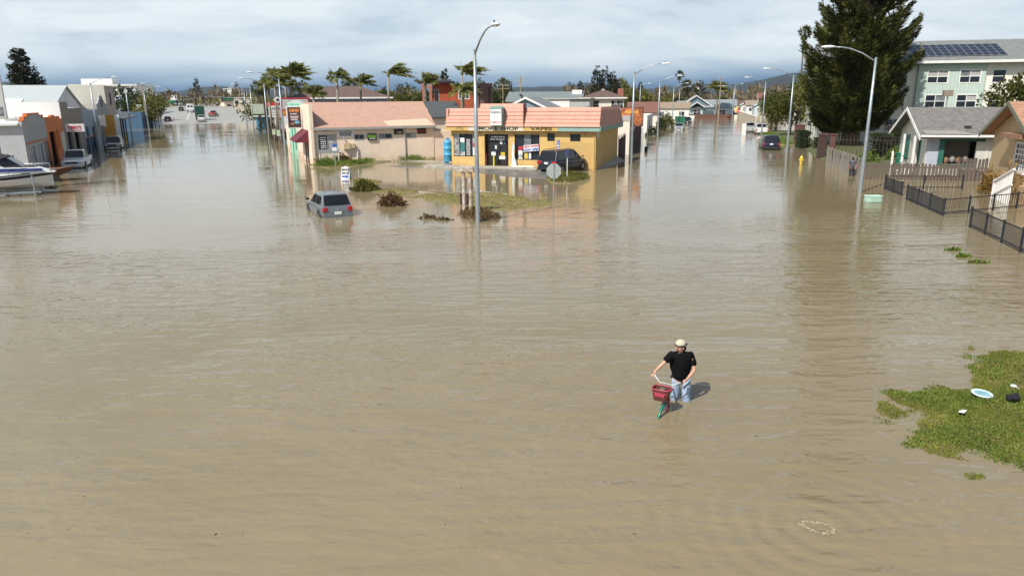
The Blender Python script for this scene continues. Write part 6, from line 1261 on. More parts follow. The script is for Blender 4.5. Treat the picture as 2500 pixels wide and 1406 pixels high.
# ---- floating basket and weeds
t = thing('laundry_basket', 'pale mint slatted plastic basket floating upside down', 'basket', (*G(2131, 493), -.06), radians(2)); m_bsk = mat('mint_plastic', (.52, .72, .60), .45, var=.06)
b = MB(); 
for k in range(7):
    z = .04 + k*.058; r_ = 1 - .018*k; b2 = MB(); pts = [(.50*r_*cos(q*pi/12)*(abs(cos(q*pi/12))**-.45 if abs(cos(q*pi/12)) > .05 else 1), .30*r_*sin(q*pi/12)*(abs(sin(q*pi/12))**-.45 if abs(sin(q*pi/12)) > .05 else 1), z) for q in range(25)]; b2.tube(pts, .017, 5, False).build('slat_ring', m_bsk, t)
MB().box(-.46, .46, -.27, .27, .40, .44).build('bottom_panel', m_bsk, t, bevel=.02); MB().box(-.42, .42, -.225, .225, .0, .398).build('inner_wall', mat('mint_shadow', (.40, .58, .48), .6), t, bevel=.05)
for i, (px, py, rx, lab) in enumerate(((2330, 611, .35, 'floating green weed mat nearest the black fence'), (2352, 627, .3, 'floating green weed mat in the middle of three'), (2388, 641, .4, 'floating green weed mat closest to the grass bank'))): bush('floating_weed', lab, (*G(px, py), -.06), rx, .14, .10, m_grass2, 160, .12, cat='weed', seed=95 + i, stems=False)
# ---- person in grey vest walking along the fence, seen from behind (figure builder below)
# ================================================================ PEOPLE AND THE BICYCLE
def skin_obj(name, verts, edges, radii, m, parent, sub=2, flat=None):
    me = bpy.data.meshes.new(name); me.from_pydata([tuple(v) for v in verts], edges, []); me.materials.append(m)
    o = bpy.data.objects.new(name, me); link(o, parent); md = o.modifiers.new('skin', 'SKIN'); md.use_smooth_shade = True
    sv = me.skin_vertices[0].data
    for i, r in enumerate(radii): sv[i].radius = r if isinstance(r, tuple) else (r, r); sv[i].use_root = (i == 0)
    s_ = o.modifiers.new('sub', 'SUBSURF'); s_.levels = sub; s_.render_levels = sub
    for p in me.polygons: p.use_smooth = True
    return o
def folds(o, strength, size):      # creases in the cloth
    tx = bpy.data.textures.new('cloth_folds', 'CLOUDS'); tx.noise_scale = size; tx.noise_depth = 3; md = o.modifiers.new('folds', 'DISPLACE'); md.texture = tx; md.strength = strength; md.mid_level = .4; md.texture_coords = 'LOCAL'
    return o
class Chain:
    def __init__(s): s.v = []; s.e = []; s.r = []
    def pt(s, p, r, prev=None):
        s.v.append(p); s.r.append(r)
        if prev is not None: s.e.append((prev, len(s.v) - 1))
        return len(s.v) - 1
    def run(s, prev, pts):
        for p, r in pts: prev = s.pt(p, r, prev)
        return prev
m_skin = mat('skin', (.50, .28, .19), .55, var=.06, scale=8); m_tee = mat('black_cotton', (.006, .006, .007), 1.0, var=.2, scale=6, bump=.3, bscale=9, spec=.1); m_jean = mat('pale_denim', (.24, .33, .46), .85, col2=(.36, .45, .56), scale=6, bump=.3, bscale=14)
m_cap = mat('tan_cap', (.52, .45, .34), .85, var=.08); m_hair = mat('dark_hair', (.025, .017, .012), .7, var=.2)
def hand(ch, prev, wrist, tip_dir, curl, side):
    """palm with four fingers of different length and a thumb from the side of the palm"""
    w = Vector(wrist); d = Vector(tip_dir).normalized(); c = Vector(curl).normalized(); s = d.cross(c).normalized()*side
    palm = ch.pt(tuple(w + d*.075), (.034, .022), prev)
    for k, (off, ln) in enumerate(((-.028, .062), (-.010, .074), (.010, .070), (.027, .055))):
        b = w + d*.085 + s*off; ch.run(palm, [(tuple(b + d*.02), .0095), (tuple(b + d*ln*.62 + c*ln*.35), .009), (tuple(b + d*ln*.55 + c*ln*.85), .008)])
    tb = w + d*.03 - s*.032; ch.run(palm, [(tuple(tb), .011), (tuple(tb + d*.03 - s*.012 + c*.02), .010), (tuple(tb + d*.045 + c*.045), .009)])
def figure(label, loc, rz, J, tee, trousers, hairm, capm=None, skinm=None, gaze=0.0, vest=None):
    """J: joints in metres from the water line; body is one continuous skin mesh, clothes are children"""
    t = thing('person', label, 'person', loc, rz); sk = skinm or m_skin; ch = Chain(); V = Vector
    pel = ch.pt(J['pelvis'], (.10, .10)); sp = ch.run(pel, [(tuple((V(J['pelvis']) + V(J['chest']))/2), (.10, .10)), (J['chest'], (.11, .11)), (J['neck'], .055)]); 
    hd = V(J['head']); nk = V(J['neck']); ch.run(sp, [(tuple((nk + hd)/2 - V((0, 0, .02))), .052), (tuple(hd - V((0, 0, .03))), (.075, .085)), (tuple(hd + V((0, 0, .065))), (.078, .09))])
    chest = 2
    for s, q in ((-1, 'R'), (1, 'L')):
        sh, el, wr = J['sh' + q], J['el' + q], J['wr' + q]
        e = ch.run(chest, [(sh, .046), (tuple((V(sh) + V(el))/2), .042), (el, .039), (tuple((V(el)*.55 + V(wr)*.45)), .038), (wr, .027)]); d = V(wr) - V(el); hand(ch, e, wr, J.get('hd' + q, d), J.get('cu' + q, (0, 0, -1)), s)
        hp, kn, an = J['hip' + q], J['kn' + q], J['an' + q]; ch.run(pel, [(hp, .088), (tuple((V(hp) + V(kn))/2), .078), (kn, .058), (tuple((V(kn)*.6 + V(an)*.4)), .055), (an, .04), (tuple(V(an) + V((0, -.15, -.06))), .04)])
    body = skin_obj('body', ch.v, ch.e, ch.r, sk, t)
    # shirt
    c2 = Chain(); a = c2.pt(tuple(V(J['pelvis']) + V((0, 0, -.07))), (.20, .20)); b = c2.run(a, [(tuple((V(J['pelvis']) + V(J['chest']))/2), (.185, .185)), (J['chest'], (.19, .19)), (tuple(V(J['chest'])*.4 + V(J['neck'])*.6), (.125, .125))]); 
    for q in 'RL':
        sh, el = V(J['sh' + q]), V(J['el' + q]); c2.run(2, [(tuple(sh), .092), (tuple(sh*.62 + el*.38), .085), (tuple(sh*.22 + el*.78), .08)])
    folds(skin_obj('shirt', c2.v, c2.e, c2.r, tee, t), .022, .10)
    c3 = Chain(); p_ = c3.pt(tuple(V(J['pelvis']) + V((0, 0, .03))), (.15, .12))
    for q in 'RL': hp, kn, an = V(J['hip' + q]), V(J['kn' + q]), V(J['an' + q]); c3.run(p_, [(tuple(hp), .105), (tuple((hp + kn)/2), .095), (tuple(kn), .08), (tuple(kn*.5 + an*.5), .08), (tuple(an), .075)])
    folds(skin_obj('trousers', c3.v, c3.e, c3.r, trousers, t), .020, .08)
    # head details, facing direction gaze (0 = towards -y)
    H = Matrix.Rotation(gaze, 3, 'Z'); P = lambda x, y, z: tuple(hd + H @ Vector((x, y, z)))
    fc = MB(); fc.ell(P(0, -.095, -.005), .016, .028, .026, 8, 6); fc.build('nose', sk, body, smooth=True)
    MB().ell(P(0, -.088, -.055), .028, .012, .009, 8, 6).build('mouth', mat('lip', (.35, .12, .10), .5), body, smooth=True)
    for s in (-1, 1): MB().ell(P(s*.032, -.088, .022), .013, .008, .008, 8, 6).build('eye', m_black, body, smooth=True); MB().ell(P(s*.088, .005, .0), .012, .025, .035, 8, 6).build('ear', sk, body, smooth=True)
    hr = MB(); hr.ell(P(0, .035, .035), .094, .085, .10, 14, 10); hr.ell(P(0, .06, -.04), .08, .055, .07, 12, 8); hr.build('hair', hairm, t, smooth=True)
    if capm:
        n = 20; cp = MB(); prof = [(.103, .04), (.104, .07), (.096, .11), (.070, .14), (.03, .156), (0, .158)]; vs = []
        for r, z in prof:
            for j in range(n): aa = 2*pi*j/n; vs.append(P(r*.96*cos(aa), r*1.08*sin(aa) + .01, z))
        cp.add(vs, [(i*n + j, i*n + (j + 1) % n, (i + 1)*n + (j + 1) % n, (i + 1)*n + j) for i in range(len(prof) - 1) for j in range(n)]); c_ = cp.build('cap', capm, t, smooth=True); md = c_.modifiers.new('s', 'SOLIDIFY'); md.thickness = .008
        br = MB(); pts = [P(.10*cos(pi*q/10), .08 + .12*sin(pi*q/10), .045 - .02*sin(pi*q/10)) for q in range(11)] + [P(-.09, .06, .05), P(.09, .06, .05)]; br.add(pts, [tuple(range(13))]); bo = br.build('visor', m_hair, c_); md = bo.modifiers.new('s', 'SOLIDIFY'); md.thickness = .012
        MB().tube([P(.10*cos(pi*q/10), .085 + .125*sin(pi*q/10), .047 - .02*sin(pi*q/10)) for q in range(11)], .008, 5).build('visor_edge', m_white, c_); MB().tube([P(.112*cos(pi*q/8 + pi), .01 + .118*sin(pi*q/8 + pi), .055) for q in range(9)], .012, 5).build('cap_band', m_black, c_)
    return t
PX, PY = G(1664, 977)
J1 = dict(pelvis=(-.03, .05, .48), chest=(-.06, .02, .86), neck=(-.07, .0, 1.04), head=(-.10, -.04, 1.17), shR=(-.26, -.02, 1.00), elR=(-.44, -.08, .83), wrR=(-.575, -.10, .70), hdR=(-.5, -.35, -.35), cuR=(.1, -.3, -.9), shL=(.14, .02, .97), elL=(.20, -.10, .70), wrL=(.02, -.24, .555), hdL=(-.75, -.45, -.3), cuL=(-.2, -.2, -.9),
          hipR=(-.12, .05, .40), knR=(-.14, .08, .0), anR=(-.16, .14, -.40), hipL=(.08, .05, .40), knL=(.09, -.02, .0), anL=(.10, .02, -.40))
figure('person in black T-shirt, jeans and backwards tan cap pushing the red bicycle', (PX, PY, 0), 0, J1, m_tee, m_jean, m_hair, m_cap, gaze=radians(-62))
# ---- bicycle: cruiser with red basket, held at the bars
m_red2 = mat('bike_red', (.42, .02, .05), .35, var=.06, coat=.3); m_bgrn = mat('bike_green', (.01, .17, .10), .35, var=.06, coat=.3); m_bskt = mat('wicker_red', (.11, .030, .024), .8, var=.3, scale=12); m_rose = mat('pink_red_plate', (.45, .05, .09), .5, var=.05)
bk = thing('bicycle', 'red cruiser bicycle with front basket and green front mudguard', 'bicycle', (PX, PY, 0), 0)
V = Vector; fwd = V((-.35, -.94, 0)).normalized(); lean = V((.10, -.04, 0)); sfw = V((-.50, -.87, 0)).normalized()
zw = -.13; hub_f = V((-.50, -.56, zw)); hub_r = hub_f - fwd*1.08; R_ = .33
def wheel(hub, fd, nm):
    t_ = []; up = V((0, 0, 1)) + lean*.9
    pts = [hub + fd*(R_*cos(q*2*pi/28)) + up*(R_*sin(q*2*pi/28)) for q in range(29)]; w_ = MB().tube([tuple(p) for p in pts], .024, 8, False).build(nm, m_tyre, bk, smooth=True)
    MB().tube([tuple(hub + (p - hub)*.92) for p in pts], .012, 6, False).build('rim', m_chrome, w_, smooth=True)
    sp = MB()
    for q in range(14): sp.tube([tuple(hub), tuple(hub + (pts[q*2] - hub)*.92)], .0025, 4, False)
    sp.build('spokes', m_chrome, w_); MB().tube([tuple(hub - fd.cross(V((0, 0, 1)))*.05), tuple(hub + fd.cross(V((0, 0, 1)))*.05)], .025, 8).build('hub', m_chrome, w_)
wheel(hub_f, sfw, 'front_wheel'); wheel(hub_r, fwd, 'rear_wheel')
def guard(hub, fd, a0_, a1_, m, nm):
    up = V((0, 0, 1)) + lean*.9; sd_ = fd.cross(V((0, 0, 1))).normalized(); vs = []; n_ = 16
    for q in range(n_ + 1):
        a = a0_ + (a1_ - a0_)*q/n_; c_ = hub + fd*((R_ + .035)*cos(a)) + up*((R_ + .035)*sin(a)); o_ = (c_ - hub).normalized()
        vs += [tuple(c_ - sd_*.03 - o_*.022), tuple(c_ - sd_*.015), tuple(c_ + sd_*.015), tuple(c_ + sd_*.03 - o_*.022)]
    fs = [(4*q + j, 4*q + j + 1, 4*q + 5 + j, 4*q + 4 + j) for q in range(n_) for j in range(3)]; o = MB().add(vs, fs).build(nm, m, bk, smooth=True); md = o.modifiers.new('s', 'SOLIDIFY'); md.thickness = .008
guard(hub_f, sfw, radians(12), radians(118), m_bgrn, 'front_mudguard'); guard(hub_r, fwd, radians(10), radians(175), m_bgrn, 'rear_mudguard')
hd_lo = hub_f - sfw*.06 + V((.02, 0, .40)) + lean*.4; hd_hi = hd_lo - sfw*.05 + V((0, 0, .13)); bar_c = hd_hi - sfw*.02 + V((.02, .0, .10))
fk = MB(); sdv = sfw.cross(V((0, 0, 1))).normalized()
for s in (-1, 1): MB().tube([tuple(hub_f + sdv*.06*s), tuple(hub_f + sdv*.06*s + V((0, 0, .3)) + lean*.3), tuple(hd_lo + sdv*.045*s), tuple(hd_lo)], [.011, .013, .014, .014], 8).build('fork_blade', m_red2, bk, smooth=True)
MB().tube([tuple(hd_lo), tuple(hd_hi), tuple(bar_c)], [.024, .024, .013], 10).build('head_tube', m_red2, bk, smooth=True)
bb_ = hub_r + fwd*.44 + V((.03, 0, -.02)); seat_c = hub_r + fwd*.26 + V((.05, 0, .52)) + lean*.5
for nm, pts, r_ in (('top_tube', [hd_hi, hd_hi*.55 + seat_c*.45 - V((0, 0, .12)), seat_c - V((0, 0, .14))], .016), ('down_tube', [hd_lo, hd_lo*.5 + bb_*.5 - V((0, 0, .03)), bb_], .018), ('seat_tube', [bb_, seat_c], .015), ('chain_stay', [bb_, hub_r], .011), ('seat_stay', [seat_c - V((0, 0, .14)), hub_r], .010)): MB().tube([tuple(p) for p in pts], r_, 8).build(nm, m_red2, bk, smooth=True)
sdl = MB(); sdl.ell((0, 0, 0), .09, .13, .035, 12, 8); sdl.ell((0, -.14, .0), .03, .10, .025, 10, 6); so = sdl.build('saddle', m_black, bk, smooth=True); so.location = seat_c + V((0, 0, .04)); so.rotation_euler = (0, 0, atan2(fwd.x, -fwd.y) if False else radians(20))
gR, gL = V((-.645, -.145, .66)), V((-.075, -.30, .52))
mid_b = (gR + gL)/2 - V((0, 0, .10)) + sfw*.05; bpts = [gR, gR*.8 + mid_b*.2 + sfw*.03, gR*.45 + mid_b*.55 + sfw*.06 - V((0, 0, .05)), mid_b + sfw*.03, gL*.45 + mid_b*.55 + sfw*.06 - V((0, 0, .03)), gL*.8 + mid_b*.2 + sfw*.03, gL]
MB().tube([tuple(p) for p in bpts], .012, 8).build('handlebar', mat('bar_white', (.7, .7, .7), .3, metal=.3), bk, smooth=True); MB().tube([tuple(mid_b + sfw*.03), tuple(hd_hi)], .013, 8).build('stem', m_chrome, bk)
for g_ in ((bpts[0], bpts[1]), (bpts[-1], bpts[-2])): MB().tube([tuple(g_[0] + (g_[0] - g_[1])*.25), tuple(g_[0]*.4 + g_[1]*.6)], .017, 8).build('grip', m_black, bk, smooth=True)
MB().tube([tuple(gL), tuple(gL + sfw*.06 - V((0, 0, .03))), tuple(gL*.6 + mid_b*.4 + sfw*.08 - V((0, 0, .03)))], .006, 6).build('brake_lever', m_chrome, bk)
# basket in front of the bars
bc = hub_f + sfw*.10 + V((-.02, .02, .43)); up = (V((0, 0, 1)) + lean*.6).normalized(); sdv2 = sfw.cross(V((0, 0, 1))).normalized()
def bpnt(u, v, z): return tuple(bc + sdv2*u + sfw*v + up*z)
bw0, bw1 = (.13, .09), (.185, .13); bas = MB()
def ring(z, f): hu = bw0[0] + (bw1[0] - bw0[0])*f; hv = bw0[1] + (bw1[1] - bw0[1])*f; return [bpnt(hu*sgn(cos(q))*abs(cos(q))**.5, hv*sgn(sin(q))*abs(sin(q))**.5, z) for q in [2*pi*k/20 for k in range(20)]]
def sgn(x): return 1 if x >= 0 else -1
lo, hi = ring(0, 0), ring(.24, 1); bas.add(lo + hi, [(i, (i + 1) % 20, 20 + (i + 1) % 20, 20 + i) for i in range(20)] + [tuple(range(20))]); o = bas.build('basket', m_bskt, bk); md = o.modifiers.new('s', 'SOLIDIFY'); md.thickness = .012
MB().tube(ring(.245, 1) + [ring(.245, 1)[0]], .010, 6, False).build('basket_rim', m_rose, o); MB().tube(ring(.17, .72) + [ring(.17, .72)[0]], .007, 6, False).build('basket_rim', m_rose, o)
for k in (0, 2, 4, 6, 8, 10, 12, 14, 16, 18): MB().tube([ring(.0, .02)[k], ring(.245, 1.03)[k]], .006, 5, False).build('basket_rib', m_bskt, o)
MB().add([bpnt(-.095, .118, .10), bpnt(.095, .118, .10), bpnt(.105, .134, .18), bpnt(-.105, .134, .18)], [(0, 1, 2, 3)]).build('name_plate', m_rose, o); bpy.data.objects['name_plate'].modifiers.new('s', 'SOLIDIFY').thickness = .01
for k, (u, v, z, r_) in enumerate(((-.08, 0, .16, .08), (.05, .03, .15, .09), (.0, -.06, .18, .07))): MB().ell(bpnt(u, v, z), r_, r_*.8, r_*.7, 10, 7).build('basket_contents', mat('contents_%d' % k, [(.05, .02, .02), (.03, .03, .035), (.12, .1, .08)][k], .8), o, smooth=True)
# ---- second person
P2 = G(2078, 430)
J2 = dict(pelvis=(0, 0, .62), chest=(0, -.02, 1.0), neck=(0, -.02, 1.18), head=(-.0, -.02, 1.32), shR=(.19, 0, 1.12), elR=(.27, .03, .88), wrR=(.24, -.10, .68), shL=(-.19, 0, 1.12), elL=(-.27, .03, .88), wrL=(-.28, -.02, .66), hipR=(.10, 0, .54), knR=(.11, .03, .12), anR=(.12, .05, -.3), hipL=(-.10, 0, .54), knL=(-.12, -.05, .12), anL=(-.12, -.02, -.3))
figure('person in grey vest and dark trousers walking away beside the board fence', (*P2, 0), pi - AR, J2, mat('grey_vest', (.075, .08, .10), .9, var=.2, scale=5), mat('dark_trousers', (.02, .022, .027), .9), m_hair)
# distant people on the road
for px, py, d, c1, c2_, lab in ((515.5, 294, 258, (.35, .55, .06), (.02, .02, .02), 'person in high-visibility jacket beside the truck on the ramp'), (423.5, 292, 250, (.6, .6, .58), (.3, .3, .3), 'person in white beside the black car on the far road'), (526.7, 249.5, 420, (.03, .03, .03), (.03, .03, .03), 'person in dark clothes at the crest of the bridge')):
    x, y, _ = at(px, py, d); z0 = .0 if d < 300 else at(px, 252.5, d)[2]
    J3 = {k: (v[0], v[1], v[2] + .32) for k, v in J2.items()}; figure(lab, (x, y, z0), 0, J3, mat('coat_' + lab[10:22], c1, .9), mat('legs_' + lab[10:22], c2_, .9), m_hair)
# ================================================================ LEFT STREET, LEFT-HAND ROW; in each building local x runs up the street, -y faces it
AF = -14.5
def bL(px, py=310): return La(AF, px, py)[0]
def lbuild(name, label, cat, b0, a=AF, group=None): return thing(name, label, cat, frL(a, b0), AL + pi/2, group)
m_wht = mat('white_stucco', (.76, .75, .72), .8, var=.04, dirt=.10); m_gryfront = mat('grey_front', (.42, .42, .43), .85, var=.1, dirt=.25); m_orange = mat('orange_stucco', (.66, .20, .06), .8, var=.1, dirt=.2); m_brn = mat('taupe_front', (.30, .255, .215), .85, var=.1, dirt=.2); m_blg = mat('dusty_blue_front', (.34, .42, .49), .85, var=.15, dirt=.25); m_nav = mat('navy_paint', (.03, .05, .12), .7, var=.15); m_tanw = mat('tan_front', (.52, .44, .37), .85, var=.06, dirt=.12); m_crm = mat('cream_long_wall', (.66, .62, .53), .85, var=.05, dirt=.12); m_wroof = mat('white_roof_coat', (.80, .80, .78), .7, var=.04, dirt=.05)
m_metroof = rows_mat('ribbed_metal_roof', (.46, .50, .49), .6, 'X', .85, .06, .45, .06)
b1, b2, b3, b4 = 71.0, bL(112), bL(153), bL(205)
b = lbuild('grey_shop', 'grey shop front with orange stepped parapet and white side wall', 'shop', b1); L_ = b2 - b1 - .02
shell(b, m_gryfront, 0, L_, 0, 24, -.5, 4.15, front=[(.8, 3.2, -.3, 2.5), (4.0, 6.3, -.3, 2.4), (7.2, 9.4, -.3, 2.5)]); MB().box(-.06, -.002, 0, 24, -.5, 4.3).build('side_wall', mat('pale_grey_wall', (.52, .53, .54), .8, var=.06, dirt=.15), b); MB().box(-.4, L_, .25, 24, 4.15, 4.32).build('roof', m_wroof, b); MB().box(-.12, -.062, 6, 24, 2.4, 2.9).build('white_band', m_wht, b)
MB().prism([(0, 4.16), (L_, 4.16), (L_, 4.5), (L_*.86, 4.5), (L_*.86, 4.75), (L_*.7, 4.75), (L_*.7, 4.95), (L_*.25, 4.95), (L_*.25, 4.7), (L_*.1, 4.7), (L_*.1, 4.45), (0, 4.45)], -.04, .24, 'y').build('stepped_parapet', m_gryfront, b)
MB().prism([(0, 4.46), (L_*.1, 4.46), (L_*.1, 4.71), (L_*.25, 4.71), (L_*.25, 4.96), (L_*.7, 4.96), (L_*.7, 4.76), (L_*.86, 4.76), (L_*.86, 4.51), (L_, 4.51), (L_, 4.62), (L_*.9, 4.62), (L_*.9, 4.88), (L_*.73, 4.88), (L_*.73, 5.08), (L_*.22, 5.08), (L_*.22, 4.83), (L_*.07, 4.83), (L_*.07, 4.57), (0, 4.57)], -.08, .26, 'y').build('orange_coping', m_orange, b)
for x0, x1 in ((.8, 3.2), (4.0, 6.3)): window(b, x0, x1, -.3, 2.4, 0, fm=m_white, nx=3, fw=.08, gm=mat('pale_glass', (.3, .33, .36), .15, var=.2), name='shop_window')
MB().box(7.2, 9.4, .1, .15, -.3, 2.5).build('shop_door', m_brn, b); MB().box(.3, 9.5, -.12, -.003, 2.62, 2.72).build('orange_band', m_orange, b)
b = lbuild('orange_shop', 'bright orange garage shop with tall dark doorway', 'garage', b2); L_ = b3 - b2 - .02
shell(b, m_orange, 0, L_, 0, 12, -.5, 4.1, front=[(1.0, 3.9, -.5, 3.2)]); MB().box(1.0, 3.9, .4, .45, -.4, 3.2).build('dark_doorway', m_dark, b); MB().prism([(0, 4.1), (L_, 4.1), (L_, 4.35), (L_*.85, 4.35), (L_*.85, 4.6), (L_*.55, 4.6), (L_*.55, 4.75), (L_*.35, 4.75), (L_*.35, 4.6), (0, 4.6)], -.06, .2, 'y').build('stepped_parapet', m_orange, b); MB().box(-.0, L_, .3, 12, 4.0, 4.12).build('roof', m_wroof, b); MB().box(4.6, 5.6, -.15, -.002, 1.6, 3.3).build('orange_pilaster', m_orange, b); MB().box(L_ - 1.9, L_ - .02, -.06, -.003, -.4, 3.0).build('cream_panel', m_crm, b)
s_ = MB().box(L_ - .3, L_ - .12, -2.0, -.3, 2.95, 3.75).build('hanging_sign', m_letter_white, b); text("TERRY'S", m_letter_red, s_, .40, (L_ - .32, -1.12, 3.38), (pi/2, 0, -pi/2), bold=.015, sx=.85); MB().box(L_ - .325, L_ - .302, -1.75, -.6, 3.08, 3.14).build('underline', m_letter_red, s_)
b = lbuild('taupe_building', 'white-sided building with taupe street front and two dark bays', 'building', b3); L_ = b4 - b3 - .02
shell(b, m_brn, 0, L_, 0, 32, -.5, 5.3, front=[(1.5, 5.0, -.5, 3.0), (6.0, 9.6, -.5, 3.0)]); MB().box(-.06, -.002, -.02, 32, -.5, 6.0).build('white_side_wall', m_wht, b); MB().box(0, 4.6, -.02, .3, 5.302, 6.0).build('upper_front', m_brn, b); MB().box(0, L_, .35, 32, 5.2, 5.35).build('roof', m_wroof, b)
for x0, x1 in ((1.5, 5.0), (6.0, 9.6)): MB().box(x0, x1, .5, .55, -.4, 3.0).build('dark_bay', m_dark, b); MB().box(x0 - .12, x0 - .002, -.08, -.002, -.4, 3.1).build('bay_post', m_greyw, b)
wb = window(b, 9.5, 14.5, 4.75, 5.55, -.06, fm=m_white, nx=1, side='left', gm=mat('blue_glazing', (.04, .10, .28), .12, var=.4, scale=1.5), fw=.1, inset=.05, proud=.05, name='blue_window_band')
MB().box(-.5, .0, 4.0, 5.2, 4.45, 4.62).build('roof_hatch', m_white, b)
b = lbuild('dusty_blue_shop', 'dusty blue shop front with navy lower wall and sign board', 'shop', b4); b5 = bL(243); L_ = b5 - b4 - .02
shell(b, m_blg, 0, L_, 0, 10, -.5, 4.95, front=[(1.5, 3.6, -.4, 3.0), (6.5, 9.0, -.4, 2.8)]); flat_roof(b, m_conc, 0, L_, 0, 10, 4.9); MB().box(0, 1.45, -.05, -.002, -.5, 1.6).build('navy_dado', m_nav, b); MB().box(3.65, 6.45, -.05, -.002, -.5, 1.6).build('navy_dado', m_nav, b)
for x0, x1 in ((1.5, 3.6), (6.5, 9.0)): MB().box(x0, x1, .3, .34, -.4, 3.0).build('navy_door', m_nav, b)
MB().prism([(L_*.55, 4.2), (L_*.98, 4.2), (L_*.98, 2.6), (L_*.55, 3.0)], -.9, -.82, 'y').build('sign_board', m_p1, b); MB().box(.0, L_, -.06, -.003, 1.7, 1.78).build('orange_pipe', m_orange, b)
b = lbuild('grey_parapet_shop', 'grey shop with curved mission parapet and orange white fin sign', 'shop', b5); b6 = bL(268); L_ = b6 - b5 - .02
shell(b, m_greyw, 0, L_, 0, 9, -.5, 5.0, front=[(1.0, 3.5, -.4, 2.6)]); cv = [(0, 5.0), (L_, 5.0), (L_, 5.7), (L_*.86, 5.75), (L_*.78, 6.1), (L_*.7, 6.2), (L_*.66, 6.7), (L_*.5, 6.95), (L_*.34, 6.7), (L_*.3, 6.2), (L_*.22, 6.1), (L_*.14, 5.75), (0, 5.7)]; MB().prism(cv, -.02, .2, 'y').build('curved_parapet', m_gryfront, b); MB().box(1.0, 3.5, .3, .34, -.4, 2.6).build('dark_door', m_nav, b); MB().box(L_*.38, L_*.62, -.06, -.021, 5.3, 6.4).build('wall_emblem', m_steel_dark, b)
fn = MB().box(4.2, 4.5, -1.5, -.05, .9, 4.1).build('fin_sign', mat('fin_orange', (.62, .33, .05), .6, var=.1), b); MB().box(4.19, 4.51, -2.1, -1.502, .9, 4.1).build('fin_edge', m_letter_white, fn)
b = lbuild('tan_tall_building', 'tall tan-fronted building with long cream side wall', 'building', b6); b7 = bL(290); L_ = max(8, b7 - b6)
shell(b, m_tanw, 0, L_, 0, 46, -.5, 8.35, front=[(2, 4.0, -.4, 2.6)]); MB().box(-.06, -.002, 0, 46, -.5, 8.4).build('cream_side_wall', m_crm, b); flat_roof(b, m_conc, 0, L_, 0, 46, 8.3); MB().box(L_*.42, L_*.5, -.15, -.003, 5.5, 7.3).build('blade_sign', m_steel_dark, b); MB().box(0, L_ + .02, -.3, -.003, -.4, 3.1).build('navy_arcade', m_nav, b); MB().box(2, 4, .3, .34, -.4, 2.6).build('dark_door', m_dark, b)
mh = thing('metal_roof_hall', 'broad hall with pale ribbed metal roof behind the street row', 'hall', frL(-18, 105), AL + pi/2); shell(mh, m_wht, 0, 22, 0, 46, -.5, 5.25); gable(mh, m_metroof, 0, 22, 0, 46, 5.3, 8.0, 'y', .3); gable_end(mh, m_wht, 0, 22, 0, 46, 5.25, 7.9, 'y')
for k in range(3):
    y_ = 3.5 + k*11; o = MB().box(0, 2.4, 0, 2.0, 0, .04).build('skylight', m_letter_white, mh); o.location = (1.3, y_, 5.3 + 1.3*2.7/11 + .19); o.rotation_euler = (0, -math.atan(2.7/11), 0)
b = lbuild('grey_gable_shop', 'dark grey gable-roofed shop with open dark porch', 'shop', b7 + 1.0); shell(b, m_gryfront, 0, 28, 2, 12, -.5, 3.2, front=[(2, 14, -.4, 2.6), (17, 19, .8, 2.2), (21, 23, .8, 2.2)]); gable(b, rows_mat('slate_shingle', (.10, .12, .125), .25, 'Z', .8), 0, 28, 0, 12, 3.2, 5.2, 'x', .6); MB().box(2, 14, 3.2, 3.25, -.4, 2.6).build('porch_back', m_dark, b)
for x in (2, 6, 10, 14): MB().box(x - .1, x + .1, .3, .5, -.4, 3.2).build('porch_post', m_nav, b)
for x0 in (17, 21): window(b, x0, x0 + 2, .8, 2.2, 2, nx=2)
ta = Lb(235, 266, 250)[0]; t = thing('tyre_shop', 'white tyre shop with blue MICHELIN sign board on its roof', 'shop', frL(ta, 235), AL); shell(t, m_wht, 0, 8.6, 0, 14, -.5, 5.3); MB().box(-.02, 8.62, -.04, -.003, 4.2, 4.5).build('navy_stripe', m_nav, t); MB().box(-.02, 8.62, -.045, -.003, 4.6, 4.95).build('yellow_stripe', m_cream, t); flat_roof(t, m_conc, 0, 8.6, 0, 14, 5.2)
sb = MB().box(-.1, 8.1, .3, .6, 5.45, 7.3).build('sign_board', mat('sign_royal_blue', (.01, .04, .22), .5, var=.05), t); text('MICHELIN', m_letter_white, sb, 1.5, (4.0, .28, 6.36), bold=.04, sx=.98, shear=.15)
for x in (.5, 7.5): MB().box(x, x + .12, .4, .5, 5.2, 5.45).build('sign_leg', m_steel_dark, sb)
b = lbuild('blue_front_shop', 'bright blue small shop front farther up the left street', 'shop', bL(349)); shell(b, mat('bright_blue', (.08, .17, .28), .7, var=.15), 0, 14, 0, 8, -.5, 3.6, front=[(2, 4, -.4, 2.4), (8, 10, -.4, 2.4)]); flat_roof(b, m_conc, 0, 14, 0, 8, 3.5)
for x0 in (2, 8): MB().box(x0, x0 + 2, .2, .24, -.4, 2.4).build('door', m_dark, b)
